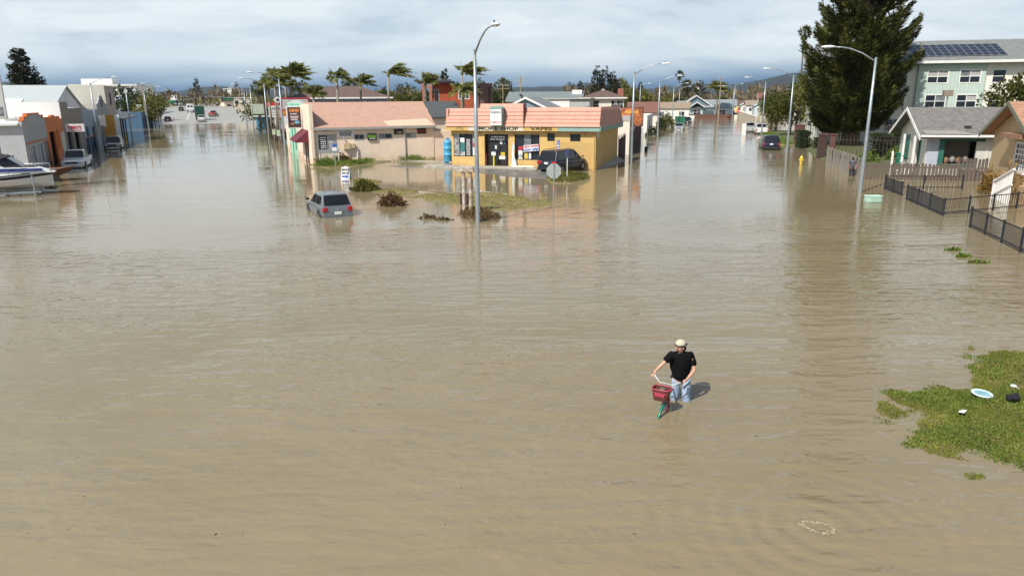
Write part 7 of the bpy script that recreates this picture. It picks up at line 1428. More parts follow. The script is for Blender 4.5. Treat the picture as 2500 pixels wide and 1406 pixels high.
b = lbuild('teal_front_shop', 'teal and maroon shop front with white roof sign', 'shop', bL(349) + 15); shell(b, mat('teal_front', (.05, .17, .2), .8, var=.2), 0, 18, 0, 8, -.5, 3.4, front=[(3, 6, -.4, 2.4)]); MB().box(3, 6, .2, .24, -.4, 2.4).build('door', m_dark, b); MB().box(7, 15, -.8, -.003, 2.5, 3.1).build('maroon_awning', mat('maroon_canvas', (.13, .02, .035), .8), b); s_ = MB().box(2, 2.2, -1.2, 2.2, 3.6, 5.2).build('roof_sign', m_p1, b); MB().box(12, 12.2, -1.6, 1.6, 3.6, 4.8).build('roof_sign', m_p1, b); MB().box(1.985, 1.998, -.5, 1.4, 4.1, 4.6).build('print_band', m_letter_black, s_)
t = lbuild('white_fence', 'white panel fence at the far end of the left row', 'fence', bL(349) + 34); 
for k in range(10): MB().box(k*2.5, k*2.5 + 2.42, 0, .08, -.4, 1.9).build('panel', m_white, t)
# hotel far behind
x, y, _ = at(176, 235, 285); t = thing('white_hotel', 'white flat-roofed hotel with rows of dark windows far behind the left row', 'hotel', (x, y, 0), radians(12)); Pq = Plane((x, y), radians(12)); w0 = Pq.on(334, 230)[0]; zt = Pq.on(300, 210)[1]
ops = [(k*2.7 + 1.0, k*2.7 + 2.5, z, z + 1.5) for k in range(int(w0/2.7)) for z in (zt - 2.3, zt - 5.4, zt - 8.4)]; shell(t, m_wht, 0, w0, 0, 14, -.5, zt, front=ops); MB().box(-.5, w0 + .5, -.6, 14, zt + .002, zt + .5).build('roof_slab', m_white, t); MB().box(w0*.12, w0*.6, 3, 10, zt + .5, zt + 2.4).build('penthouse', m_wht, t)
for o_ in ops: window(t, *o_, 0, fm=m_white, fw=.1)
# lamps of the left street
for xy, lab in ((frL(-15.4, 57.0), 'lamp at the left frame edge, only its head in view'), (G(245, 369), 'lamp before the dusty blue shop front'), (G(323, 336), 'lamp before the grey gable-roofed shop'), (G(364, 319), 'lamp before the bright blue shop front'), (G(391, 303), 'farthest lamp of the left-hand row')): lamp_post(lab, xy, AL, group=LR)
for xy, lab in ((G(697, 380), 'lamp beside the mint green shop'), (G(658, 352), 'lamp beside the red price sign'), (frL(7.3, 146), 'lamp beside the small white signs'), (G(604, 309), 'lamp where the street leaves the water')): lamp_post(lab, xy, AL + pi, group=LR)
t = thing('pole_sign', 'white slanting pole sign cut by the left frame edge', 'sign', frL(Lb(60, 14, 260)[0] - .3, 60), AL + radians(8)); MB().box(-1.6, .30, -.2, .2, 4.9, 7.9).build('sign_box', m_wht, t, bevel=.05); MB().tube([(-.6, 0, -.5), (-.6, 0, 4.9)], .16, 10).build('pole', m_galv, t); MB().box(-1.4, .12, -.215, -.202, 5.1, 5.7).build('printed_panel', m_p4, t)
fan_palm('low fan palm cut by the left frame edge before the grey shop', frL(-16.2, 60) + (0,), 2.9, 1.35, 9, n=34)
for i, (px, py, d, h_, lab) in enumerate(((352, 250, 190, 9.5, 'slanting utility pole over the blue shop'), (372, 250, 215, 10.5, 'utility pole next to the yellow-green tree'))): x, y, _ = at(px, py, d); utility_pole(lab, (x, y), h_, ((.2, 1.6),))
conifer('tall dark wind-shaped cypress behind the white roofs', (*at(72, 217, 170)[:2], 0), at(60, 122, 170)[2], 4.4, m_conif, 9000, .8, .05, 21, .62, .2, .35, irr=.4, lean=(-1.0, 0))
broadleaf('yellow-green tree right of the blue sign board', (*at(365, 270, 200)[:2], 0), 8.2, 4.6, m_yelgrn, 2600, .5, 31, .2); broadleaf('dark green tree behind the blue sign board', (*at(310, 250, 225)[:2], 0), 9.6, 4.5, m_dkleaf, 2000, .6, 32, .2); broadleaf('dark olive tree over the teal shop front', (*at(345, 250, 240)[:2], 0), 8.6, 5, m_dkleaf, 2000, .6, 33, .2)
conifer('pale green narrow tree at the end of the left row', (*at(380, 255, 240)[:2], 0), at(378, 212, 240)[2], 1.9, leafmat('pale_green', (.25, .33, .22), (.36, .42, .3)), 1600, .55, .15, 34, .45)
# vehicles
car('pickup', 'white pickup truck facing us before the orange shop', frL(-12.4, 80.0), AL + pi, paint('white_truck_paint', (.68, .68, .66), 0, .35), .28); car('suv', 'grey sport utility car facing us before the dusty blue shop', frL(-12.2, 108.4), AL + pi, paint('grey_suv_paint', (.12, .125, .13)), .25)
car('suv', 'black sport utility car at the edge of the water up the left street', frL(-11.6, 234), AL, paint('black_suv_paint', (.015, .018, .022)), .1, roofrack=True)
# ---- boat on its trailer: bow towards the street
m_gel = mat('white_gelcoat', (.72, .72, .70), .3, var=.05, coat=.3, dirt=.08); m_navyst = mat('navy_stripe_paint', (.015, .03, .16), .35, var=.05)
bt = thing('motor_boat', 'white cabin motor boat with navy stripe on a trailer', 'boat', frL(-12.4, 56.6) + (.0,), AL)      # local x: bow direction
def hullsec(f):
    w_ = 1.12*(1 - max(0, (f - .45)/.55)**2.2); return w_, .35 + .45*max(0, f - .4)**1.6, 1.25 + .30*f**2
vs = []; n = 7; NS = 13
for i in range(NS):
    f = i/(NS - 1); w_, zk, zd = hullsec(f); x = -4.2 + 6.3*f + (0)
    for y, z in ((-w_, zd), (-w_*.97, zd - .35*(1)), (-w_*.78, (zk + zd)/2 - .18), (0, zk), (w_*.78, (zk + zd)/2 - .18), (w_*.97, zd - .35), (w_, zd)): vs.append((x, y, z))
fs = [(i*n + j, i*n + j + 1, (i + 1)*n + j + 1, (i + 1)*n + j) for i in range(NS - 1) for j in range(n - 1)] + [(i*n, (i + 1)*n, (i + 1)*n + n - 1, i*n + n - 1) for i in range(NS - 1)] + [tuple(range(n))]
hull = MB().add(vs, fs).build('hull', m_gel, bt); 
st = MB()
for s in (0, 6):
    vv = []; 
    for i in range(NS):
        x, y, z = vs[i*n + s]; x2, y2, z2 = vs[i*n + (1 if s == 0 else 5)]; o_ = -.012 if s == 0 else .012
        vv += [(x, y + o_, z - .10), (x2*.45 + x*.55, (y2*.8 + y*.2) + o_, z - .27)]
    st.add(vv, [(2*i, 2*i + 2, 2*i + 3, 2*i + 1) for i in range(NS - 1)])
st.build('black_stripe', m_black, hull)
for s in (-1, 1): MB().tube([(-4.2 + 6.3*i/12, s*(hullsec(i/12)[0] + .02), hullsec(i/12)[2]) for i in range(13)], .035, 6).build('rub_rail', m_black, hull)
cb = MB(); cb.add([(-2.2, -.95, 1.3), (1.1, -.55, 1.45), (1.1, .55, 1.45), (-2.2, .95, 1.3), (-2.0, -.85, 1.95), (.1, -.6, 1.80), (.1, .6, 1.80), (-2.0, .85, 1.95)], [(0,3,2,1),(4,5,6,7),(0,1,5,4),(1,2,6,5),(2,3,7,6),(3,0,4,7)]); cb.build('cabin', m_gel, bt, bevel=.05, loc=(1.2, 0, 0))
MB().add([(-2.15, -.96, 1.62), (.55, -.68, 1.60), (.45, -.66, 1.76), (-2.05, -.90, 1.82)], [(0, 1, 2, 3)]).build('navy_band', m_navyst, bt, loc=(1.2, 0, 0)); MB().box(-.6, .0, -.3, .3, 1.87, 1.90).build('deck_hatch', m_black, bt, loc=(1.2, 0, 0))
ws = MB(); ws.add([(-1.7, -.85, 1.95), (-.6, -.65, 1.90), (-.6, .65, 1.90), (-1.7, .85, 1.95), (-2.1, -.75, 2.55), (-1.4, -.6, 2.5), (-1.4, .6, 2.5), (-2.1, .75, 2.55)], [(0, 1, 5, 4), (1, 2, 6, 5), (2, 3, 7, 6)]); ws.build('windscreen', m_carglass, bt, loc=(1.2, 0, 0))
MB().add([(-4.0, -1.0, 1.8), (-1.4, -.75, 2.55), (-1.4, .75, 2.55), (-4.0, 1.0, 1.8), (-2.6, 0, 2.95)], [(0, 1, 4), (1, 2, 4), (2, 3, 4), (3, 0, 4)]).build('canvas_top', mat('black_canvas', (.025, .025, .028), .9, var=.2), bt, loc=(1.2, 0, 0))
rl = []; 
for s in (-1, 1):
    MB().tube([(-.2 + 2.2*i/6, s*(hullsec((4.0 + 2.2*i/6)/6.3)[0]*.92), 1.95 + .08*i/6) for i in range(7)], .016, 5).build('bow_rail', m_chrome, bt)
    for i in (0, 2, 4, 6): q = hullsec((4.0 + 2.2*i/6)/6.3); MB().tube([(-.2 + 2.2*i/6, s*q[0]*.92, q[2]), (-.2 + 2.2*i/6, s*q[0]*.92, 1.96 + .08*i/6)], .012, 5).build('stanchion', m_chrome, bt)
tr = thing('boat_trailer', 'galvanised boat trailer with guide posts under the motor boat', 'trailer', frL(-12.4, 56.6) + (-.15,), AL); 
for s in (-1, 1):
    MB().box(-4.2, 1.4, s*.7 - .05, s*.7 + .05, .30, .42).build('beam', m_galv, tr); MB().tube([(1.15, s*1.25, .2), (1.15, s*1.3, 1.5)], .05, 8).build('guide_post', m_galv, tr); MB().box(1.1, 1.2, min(s*.7, s*1.25), max(s*.7, s*1.25), .30, .38).build('post_arm', m_galv, tr)
    w_ = MB().lathe([(.16, -.09), (.30, -.1), (.32, -.05), (.32, .05), (.30, .1), (.16, .09)], (0, 0, 0), 16).build('wheel', m_tyre, tr); w_.rotation_euler = (pi/2, 0, 0); w_.location = (-1.9, s*1.15, .25); MB().lathe([(0, .0), (.17, .02)], (0, 0, .08*(-s)), 12).build('rim', m_white, w_); MB().tube([(-2.4, s*1.15, .45), (-2.2, s*1.15, .66), (-1.6, s*1.15, .66), (-1.4, s*1.15, .45)], .08, 6).build('mudguard', m_white, tr)
MB().box(1.3, 2.3, -.06, .06, .30, .42).build('tongue', m_galv, tr); MB().tube([(1.4, 0, .4), (1.5, 0, 1.15)], .05, 6).build('winch_post', m_galv, tr)
MB().tube([(-1.3, -1.35, -.2), (-1.3, -1.38, 1.0)], .06, 8).build('jack_stand', m_galv, tr)
# tarp-covered mast and rusty barge-like trailer behind the boat
t = thing('tarp_cover', 'black tarpaulin hung over gear behind the boat', 'tarpaulin', frL(-12.3, 60.4) + (0,), AL); g = np.random.default_rng(5); vs = []; 
for i in range(9):
    for j in range(7): u, v = i/8, j/6; vs.append((-1.2 + 2.5*u, -1.0 + 2*v, max(.15, 2.35*(1 - u)**1.1 + .15 - 1.1*abs(v - .5)*(1 - .5*u)) + g.normal(0, .05)))
o = MB().add(vs, [(i*7 + j, (i + 1)*7 + j, (i + 1)*7 + j + 1, i*7 + j + 1) for i in range(8) for j in range(6)]).build('tarp', mat('black_canvas', (.025, .025, .028), .9), t, smooth=True); o.modifiers.new('s', 'SOLIDIFY').thickness = .02; MB().tube([(-.9, 0, -.4), (-.9, 0, 2.4)], .06, 6).build('prop', m_galv, t)
t = thing('rusty_trailer', 'rusty brown flatbed trailer bow poking out behind the boat', 'trailer', frL(-12.6, 66.0) + (0,), AL); m_rst = mat('rust_steel', (.17, .075, .04), .9, col2=(.09, .045, .03), scale=3, bump=.4, bscale=8); vs = [(-2.6, -.9, .35), (1.0, -.8, .35), (1.9, 0, .75), (1.0, .8, .35), (-2.6, .9, .35), (-2.6, -1.1, .95), (1.1, -1.0, .95), (2.2, 0, 1.1), (1.1, 1.0, .95), (-2.6, 1.1, .95)]; MB().add(vs, [(0, 4, 3, 2, 1), (5, 6, 7, 8, 9), (0, 1, 6, 5), (1, 2, 7, 6), (2, 3, 8, 7), (3, 4, 9, 8), (4, 0, 5, 9)]).build('bed', m_rst, t, bevel=.03)
for x in (-1.6, .9): w_ = MB().lathe([(.15, -.1), (.33, -.1), (.33, .1), (.15, .1)], (0, 0, 0), 14).build('wheel', m_tyre, t); w_.rotation_euler = (pi/2, 0, 0); w_.location = (x, -.95, .15)
t = thing('fire_hydrant', 'small yellow hydrant beside the lamp on the left street', 'hydrant', (*G(308, 340), -.1), AL); MB().lathe([(.16, 0), (.12, .08), (.12, .62), (.155, .66), (.12, .78), (.04, .9)], (0, 0, 0), 12).build('barrel', m_hyd, t); MB().tube([(-.2, 0, .5), (.2, 0, .5)], .06, 8).build('outlet', m_hyd, t)
# ================================================================ FAR END OF THE LEFT STREET: ramp, bridge traffic, signs; skyline woods and hills
def rampz(b): u = min(max((b - 186)/(430 - 186), 0), 1); return -.25 + 6.0*(u*u*(3 - 2*u))*.985
m_road = mat('pale_wet_road', (.33, .32, .285), .45, var=.12, scale=.15, dirt=.12, stretch=(1, .15, 1))
NB = 40; aw0, aw1 = -25.0, 12.5; bs = [180 + i*(640 - 180)/(NB - 1) for i in range(NB)]
vs = []; fs = []
for i, bb in enumerate(bs):
    z = rampz(bb); x0 = -16 if bb < 215 else aw0; x1 = 9.5 if bb < 215 else aw1
    for a in (x0, (x0 + x1)/2, x1): vs.append((*frL(a, bb), z))
fs = [(3*i + j, 3*i + j + 1, 3*i + j + 4, 3*i + j + 3) for i in range(NB - 1) for j in range(2)]
o = MB().add(vs, fs).build('road', m_road); tag(o, 'pale wet road climbing out of the flood to the bridge', 'road', kind='structure')
for a, lab in ((-25.3, 'left'), (12.55, 'right')):
    vs = []; sg_ = -1 if a < 0 else 1
    for bb in bs[3:]:
        z = rampz(bb); vs += [(*frL(a, bb), z + .75), (*frL(a + sg_*.35, bb), z + .75), (*frL(a + sg_*7, bb), -.6), (*frL(a, bb), z - .1)]
    n_ = len(bs) - 3; o = MB().add(vs, [(4*i + j, 4*i + j + 1, 4*i + 5 + j, 4*i + 4 + j) for i in range(n_ - 1) for j in (0, 1)] + [(4*i + 3, 4*i, 4*i + 4, 4*i + 7) for i in range(n_ - 1)]).build('embankment', [m_conc, m_turf][0] if sg_ < 0 else m_conc); tag(o, 'concrete edged embankment on the %s flank of the ramp' % lab, 'embankment', kind='structure')
m_line = mat('road_line_white', (.6, .6, .56), .7, var=.1)
for a in (-18.5, -7.0):
    vs = []; 
    for bb in bs[5:30]: z = rampz(bb) + .03; vs += [(*frL(a, bb), z), (*frL(a + .35, bb), z)]
    n_ = len(vs)//2; o = MB().add(vs, [(2*i, 2*i + 1, 2*i + 3, 2*i + 2) for i in range(n_ - 1)]).build('lane_line', m_line); tag(o, 'white painted lane line on the ramp', 'lane line', kind='structure')
def onramp(px, py):
    X, Y, Z = ray(px, py); lo = None
    for k in range(2000):
        d = 190 + k*.2; t = d/hypot(X, Y); a, bb = toL(X*t, Y*t)
        if CAM_H + Z*t <= rampz(bb): return X*t, Y*t, rampz(bb)
    t = 480/hypot(X, Y); a, bb = toL(X*t, Y*t); return X*t, Y*t, rampz(bb)
def rcar(kind, label, px, py, rz, p, **k): x, y, z = onramp(px, py); o = car(kind, label, (x, y), rz, p, -z, **k); return o
rcar('sedan', 'dark sedan driving up the ramp in the left lane', 443, 271, AL, paint('dark_car_far', (.02, .02, .022)))
rcar('suv', 'silver sport utility car stopped beside the white ambulance', 489, 272, AL, paint('silver_far', (.45, .46, .47)))
rcar('pickup', 'red pickup truck on the ramp right of the green truck', 522, 284.5, AL - .25, paint('red_far', (.30, .02, .025), 0)); rcar('pickup', 'white pickup truck behind the green box truck at the water edge', 492.5, 297.5, AL, paint('white_truck_paint', (.68, .68, .66), 0, .35))
rcar('sedan', 'small white car near the crest left of the ambulance', 441, 258, AL + pi, paint('white_car_paint', (.68, .68, .67), 0, .35)); rcar('van', 'dark van near the crest of the bridge', 451, 254, AL, paint('dark_car_far', (.02, .02, .022)))
for i, (px, lab, c) in enumerate(((406, 'grey', (.2, .2, .21)), (487, 'yellow', (.5, .45, .03)), (497, 'lime yellow', (.45, .45, .05)), (508, 'maroon', (.15, .03, .03)), (472, 'black', (.02, .02, .02)))): rcar('suv', lab + ' car queued at the crest of the bridge', px, 251.5 if i else 259, AL + (pi if i % 2 else 0), paint('crest_%d' % i, c))
def box_truck(label, px, py, rz, body, cabc, L_, W_, H_, name='box_truck', cat='truck', cab=True):
    x, y, z = onramp(px, py); t = thing(name, label, cat, (x, y, z), rz); MB().box(-W_/2, W_/2, -L_/2, L_/2, .8, H_).build('cargo_box', body, t, bevel=.05)
    for k in range(5): MB().box(-W_/2 - .03, -W_/2 - .002, -L_/2 + .3 + k*L_/5.2, -L_/2 + .42 + k*L_/5.2, .85, H_ - .1).build('rib', body, t); MB().box(-W_/2 + .15 + k*W_/5.2, -W_/2 + .25 + k*W_/5.2, -L_/2 - .04, -L_/2 - .002, .85, H_ - .1).build('rib', body, t)
    if cab: MB().prism([(L_/2 + .02, .5), (L_/2 + 2.0, .5), (L_/2 + 2.0, 1.5), (L_/2 + 1.5, 2.5), (L_/2 + .02, 2.5)], -W_/2 + .1, W_/2 - .1, 'x').build('cab', cabc, t, bevel=.05); MB().box(-W_/2 + .2, W_/2 - .2, L_/2 + 1.72, L_/2 + 1.8, 1.6, 2.3).build('windscreen', m_carglass, t)
    for yy_ in (-L_*.32, L_/2 + 1.0):
        for s in (-1, 1): w_ = MB().lathe([(.2, -.12), (.45, -.12), (.45, .12), (.2, .12)], (0, 0, 0), 14).build('wheel', m_tyre, t); w_.rotation_euler = (0, pi/2, 0); w_.location = (s*(W_/2 - .15), yy_, .45)
    for s in (-1, 1): MB().box(s*W_/2 - .12*(s > 0) + .0, s*W_/2 + .12*(s < 0), -L_/2 - .05, -L_/2 - .001, .85, 1.05).build('tail_light', m_tail, t)
    return t
box_truck('dark green box truck stopped on the ramp', 490, 293, AL, mat('truck_green', (.015, .07, .05), .5, var=.15), m_white, 6.0, 2.6, 4.0)
t = box_truck('white ambulance driving up the ramp', 466, 274.5, AL, m_letter_white, m_letter_white, 4.2, 2.3, 2.9, 'ambulance', 'ambulance'); 
for s in (-.5, .5): MB().box(s - .35, s + .35, -2.16, -2.102, 1.75, 2.35).build('rear_window', m_carglass, t)
print_lines(t, m_letter_blue, 0, -2.102, 2.6, 1.6, .24, 1, 13)
box_truck('white high-cab truck cresting the bridge', 427, 257.5, AL + pi, m_letter_white, m_letter_white, 5, 2.6, 4.2)
# signal masts across the ramp
def signal_mast(label, xy, z0, rz, L_, h, heads, sign=None):
    t = thing('signal_mast', label, 'traffic signal', (xy[0], xy[1], z0), rz); MB().tube([(0, 0, -.3), (0, 0, h)], [.2, .14], 10).build('pole', m_galv, t); MB().tube([(0, 0, h - .8), (L_*.3, 0, h - .2), (L_*.65, 0, h + .25), (L_, 0, h + .35)], [.13, .10, .07, .05], 8).build('mast_arm', m_galv, t)
    for f in heads:
        x = L_*f; z = h - .8 + 1.25*min(1, f*1.3) - .55; hb_ = MB().box(x - .18, x + .18, -.25, .05, z - .5, z + .55).build('signal_head', m_black, t)
        for k, c in enumerate(((.3, .02, .02), (.3, .2, .02), (.02, .4, .15))): MB().lathe([(0, 0), (.11, 0)], (x, -.26, z + .35 - .33*k), 10).build('lens', mat('lens_%d' % k, c, .4), hb_).rotation_euler = (0, 0, 0)
    if sign: x = L_*sign; MB().box(x - 1.5, x + 1.5, -.12, -.05, h - .75, h - .05).build('street_name_sign', mat('sign_green', (.01, .17, .09), .5), t)
    return t
signal_mast('signal mast reaching over the ramp from the left', frL(-15.5, 218), -.1, AL, 13.5, 6.2, (.55, .9), .42); signal_mast('signal mast reaching over the ramp from the right', frL(9.5, 226), -.1, AL + pi, 12.0, 7.0, (.5, .92), .35)
# roadside lights along the bridge
for i in range(6):
    for a in (-26, 13.2):
        bb = 290 + i*42; lamp_post('slim bridge lamp on the %s parapet, number %s from the water' % ('left' if a < 0 else 'right', ('one two three four five six'.split()[i])), frL(a, bb), AL + (0 if a < 0 else pi), alen=1.6, rise=.3, top=rampz(bb) + 7.5, base=rampz(bb) - 1, group='slim lamps along the bridge')
# arched peach building, white tower, blue canopy and other far blocks
x, y, _ = at(548, 262, 335); t = thing('arched_building', 'peach building with a row of dark arches beside the ramp', 'building', (x, y, 0), AL + radians(10)); shell(t, m_pink, 0, 12, 0, 9, -.5, 5.6); MB().box(-.4, 12.4, -.6, 9.4, 5.602, 6.4).build('tile_roof', mat('clay_tile', (.2, .13, .10), .9, var=.2), t)
for k in range(4): MB().prism([(1 + k*2.8, 2.0), (2.8 + k*2.8, 2.0)] + [(1.9 + k*2.8 + .9*cos(q*pi/8), 3.6 + .9*sin(q*pi/8)) for q in range(9)], -.04, -.002, 'y').build('arch', m_dark, t)
for px, py0, py1, d, wd, c, lab in ((566, 218, 262, 420, 7, (.68, .66, .62), 'white tower block behind the arched building'), (452, 236, 258, 520, 24, (.3, .36, .42), 'long blue-roofed shed at the far end of the bridge'), (600, 240, 262, 300, 9, (.5, .45, .38), 'beige low block right of the arched building'), (395, 242, 262, 420, 12, (.55, .52, .48), 'low pale block left of the ramp crest'), (520, 238, 256, 540, 16, (.6, .58, .5), 'cream low shops beyond the bridge crest')):
    x, y, _ = at(px, py1, d); zt = at(px, py0, d)[2]; t = thing('far_block', lab, 'building', (x - wd/2, y, 0), 0); mm = mat('block_' + lab[:14], c, .8, var=.06); nw = max(2, int(wd/3)); ops = [(k*wd/nw + .5, k*wd/nw + 1.9, zt - 2.2, zt - .9) for k in range(nw)]; shell(t, mm, 0, wd, 0, 8, -.5, zt, front=ops); MB().box(-.3, wd + .3, -.3, 8.3, zt + .002, zt + .3).build('roof_slab', mm, t)
    for o_ in ops: window(t, *o_, 0, fm=mm)
# signs and clutter on the near right side of the left street
t = thing('price_sign', 'tall red-framed fuel price sign with white panel and flame band', 'sign', frL(8.6, 99), AL); m_sred = mat('sign_red', (.36, .02, .04), .5, var=.08)
MB().box(-.2, 3.6, -.15, .15, 2.2, 6.3).build('sign_frame', m_sred, t, bevel=.03); MB().box(.1, 3.35, -.175, -.152, 4.85, 6.1).build('logo_panel', mat('silver_panel', (.5, .51, .5), .4, var=.2, scale=2), t); MB().ell((1.8, -.17, 5.5), 1.0, .02, .5, 16, 8).build('oval_logo', m_letter_white, t)
MB().box(.1, 3.35, -.175, -.152, 4.1, 4.75).build('flame_band', mat('flame_band', (.75, .40, .03), .5, col2=(.55, .06, .02), scale=1.2, stretch=(.3, 1, 3)), t); MB().box(.1, 3.35, -.175, -.152, 2.4, 4.0).build('price_panel', m_letter_white, t)
print_lines(t, m_letter_black, .75, -.176, 3.2, .75, 1.5, 4, 11); print_lines(t, m_letter_red, 3.05, -.176, 3.2, .3, 1.5, 4, 12)
for x in (1.2, 2.4): MB().box(x - .12, x + .12, -.1, .1, -.5, 2.2).build('leg', m_steel_dark, t)
t = thing('shop_sign', 'white pole sign reading LOS AL before the red canopy', 'sign', frL(9.2, 131), AL); MB().box(.0, 2.2, -.1, .1, 3.2, 5.0).build('sign_box', m_letter_white, t); text('LOS AL', m_letter_black, t, .52, (1.1, -.11, 4.6), bold=.02); MB().box(.3, 2.0, -.115, -.102, 3.95, 4.1).build('text_line', m_gryfront, t); MB().box(.3, 1.9, -.115, -.102, 3.5, 3.65).build('text_line', m_gryfront, t); MB().tube([(1.1, 0, -.5), (1.1, 0, 3.2)], .1, 8).build('pole', m_mrn, t)
t = thing('shop_sign', 'pale green billboard sign behind the LOS AL sign', 'sign', frL(8.2, 160), AL); MB().box(-.4, 2.1, -.1, .1, 3.3, 5.3).build('sign_box', mat('pale_green_sign', (.50, .58, .44), .6, var=.15), t); MB().box(-.3, 2.0, -.115, -.102, 4.25, 4.32).build('divider', m_white, t); MB().tube([(1, 0, -.5), (1, 0, 3.1)], .12, 8).build('pole', m_steel_dark, t)
t = thing('shop_sign', 'small black diamond sign with white star on a pole', 'sign', frL(8.9, 108), AL); MB().prism([(0, 5.6), (.6, 6.05), (0, 6.5), (-.6, 6.05)], -.05, .05, 'y').build('diamond', m_letter_white, t); MB().ell((0, -.06, 6.05), .22, .02, .2, 10, 6).build('star', m_black, t); MB().tube([(0, 0, -.5), (0, 0, 5.6)], .09, 8).build('pole', m_palmtrunk, t)
x, y = frL(10.0, 138); t = thing('red_canopy', 'red and white fuel canopy behind the signs', 'canopy', (x, y, 0), AL); MB().box(0, 9, 0, 8, 4.9, 5.6).build('canopy_slab', mat('canopy_red', (.55, .03, .03), .5), t); MB().box(-.03, 9.03, -.03, -.002, 4.7, 5.05).build('white_band', m_letter_white, t)
for x in (.8, 7.6): MB().box(x, x + .4, 3, 3.4, -.5, 4.9).build('column', m_white, t)
t = thing('patio_rail', 'maroon patio rail and posts at the flooded forecourt', 'railing', frL(8.9, 104), AL + pi/2); 
for k in range(9): MB().box(k*2.6, k*2.6 + .12, -.06, .06, -.4, 2.0).build('post', m_maroonw, t)
MB().box(0, 21, -.05, .05, 1.1, 1.6).build('rail', m_maroonw, t); MB().box(0, 21, -.05, .05, .4, .5).build('rail', m_maroonw, t)
for i, (a, bb, r_, h_, m_, lab) in enumerate(((9.6, 112, 1.3, 1.6, m_maroon, 'reddish planted bush at the patio rail'), (9.4, 124, 1.4, 1.9, m_olive, 'olive bush at the far end of the patio rail'), (10.2, 150, 2.2, 2.6, m_dkleaf, 'dark bush beside the pale green billboard'))): bush('shrub', lab, (*frL(a, bb), 0), r_, r_, h_, m_, 500, .3, seed=120 + i)
t = thing('food_stall', 'small blue stall with pale roof at the end of the patio', 'stall', frL(9.4, 172), AL); MB().box(0, 3, 0, 4, -.3, 2.4).build('stall_body', mat('stall_blue', (.08, .25, .4), .7), t); MB().box(-.4, 3.4, -.5, 4.3, 2.402, 2.7).build('roof', mat('pale_green_roof', (.45, .55, .45), .7), t)
for px, py, h_, lab in ((672, 362, 2.4, 'thin parking sign post beside the mint shop'), (684, 372, 2.6, 'pale parking sign post at the second lamp')): t = thing('sign_post', lab, 'sign post', (*G(px, py), 0), AL); MB().lathe([(.035, -.4), (.035, h_)], (0, 0, 0), 6).build('post', m_galv, t); MB().box(-.2, .2, -.06, -.04, h_ - .7, h_).build('sign_plate', mat('pale_green_sign', (.42, .52, .34), .6), t)
# palm cluster behind the signs
for i, (px, pyc, d, f_, wd, lab) in enumerate(((668, 195, 118, 2.6, (.25, 0), 'bushy palm left in the tall cluster over the price sign'), (693, 183, 122, 2.8, (.3, 0), 'tallest palm of the cluster over the price sign'), (706, 186, 120, 3.0, (.55, 0), 'wind-swept palm right in the cluster over the price sign'), (682, 205, 112, 2.3, (.1, 0), 'low front palm of the cluster over the price sign'), (655, 215, 125, 2.4, (.0, 0), 'olive palm at the left of the cluster'))): x, y, z = at(px, pyc, d); feather_palm(lab, (x, y, 0), z, f_, 20, wd, seed=20 + i, group='palm cluster over the price sign')
broadleaf('round green tree behind the billboard', (*at(625, 245, 190)[:2], 0), 7.5, 4.4, m_yelgrn, 2200, .5, 41, .15)
# fan palms and trees on the skyline behind the brown roof
for i, (px, pyc, d, r_, lab) in enumerate(((628, 214, 170, 1.7, 'fan palm left of the palm cluster'), (641, 216, 172, 1.6, 'second fan palm left of the palm cluster'), (713, 208, 165, 1.4, 'fan palm behind the first low queen palm'), (736, 212, 170, 1.6, 'fan palm behind the brown roof ridge, leftmost'), (842, 209, 170, 1.3, 'fan palm behind the brown roof, beside the second queen palm'), (864, 208, 168, 1.5, 'fan palm behind the brown roof, beside the third queen palm'), (1231, 200, 300, 1.4, 'tiny far palm over the stained wall'), (1659, 184, 260, 1.7, 'tall thin palm over the street end'), (1677, 212, 250, 2.4, 'stout palm with golden skirt at the street end'), (1701, 214, 235, 1.6, 'short palm behind the transformer pole'))): x, y, z = at(px, pyc, d); fan_palm(lab, (x, y, 0), z, r_, 30 + i, 'fan palms on the skyline', n=18)
for i, (px, pyc, d, f_, lab) in enumerate(((1752, 222, 225, 4.6, 'bushy palm beside the tall utility pole'),)): x, y, z = at(px, pyc, d); feather_palm(lab, (x, y, 0), z, f_, 22, (.05, 0), seed=40 + i, trunk=.3, group=None)
# skyline conifers and broadleaf trees
for i, (px, pyt, d, r_, m_, lab) in enumerate(((477, 189, 430, 4.2, m_conif, 'dark pointed conifer beyond the bridge crest'), (577, 203, 400, 4.0, m_conif, 'rounded dark cypress right of the bridge'), (1459, 162, 210, 3.6, m_conif, 'ragged dark conifer, left of the pair over the cream house'), (1478, 166, 205, 4.4, m_conif, 'fuller dark conifer, right of the pair over the cream house'), (1496, 178, 215, 3.4, m_conif, 'dark conifer on the right flank of the pair'), (1417, 200, 330, 4.2, m_conif, 'small dark conifer left of the pair, nearer'), (1391, 202, 380, 4.4, m_conif, 'small far conifer over the white shed'), (1564, 202, 380, 3.0, m_conif, 'far conifer tip over the yellow tree'), (1677, 198, 380, 4.6, m_conif, 'dark far conifer behind the stout palm'), (1712, 197, 380, 5.5, m_conif, 'broad dark far conifer over the light blue house'), (1085, 172, 180, 2.0, m_dkleaf, 'dark pointed cypress behind the red house'))):
    x, y, z = at(px, pyt, d); conifer(lab, (x, y, 0), z, r_, m_, 2600, .8, .12, 50 + i, .8, irr=.45, group='skyline conifers')
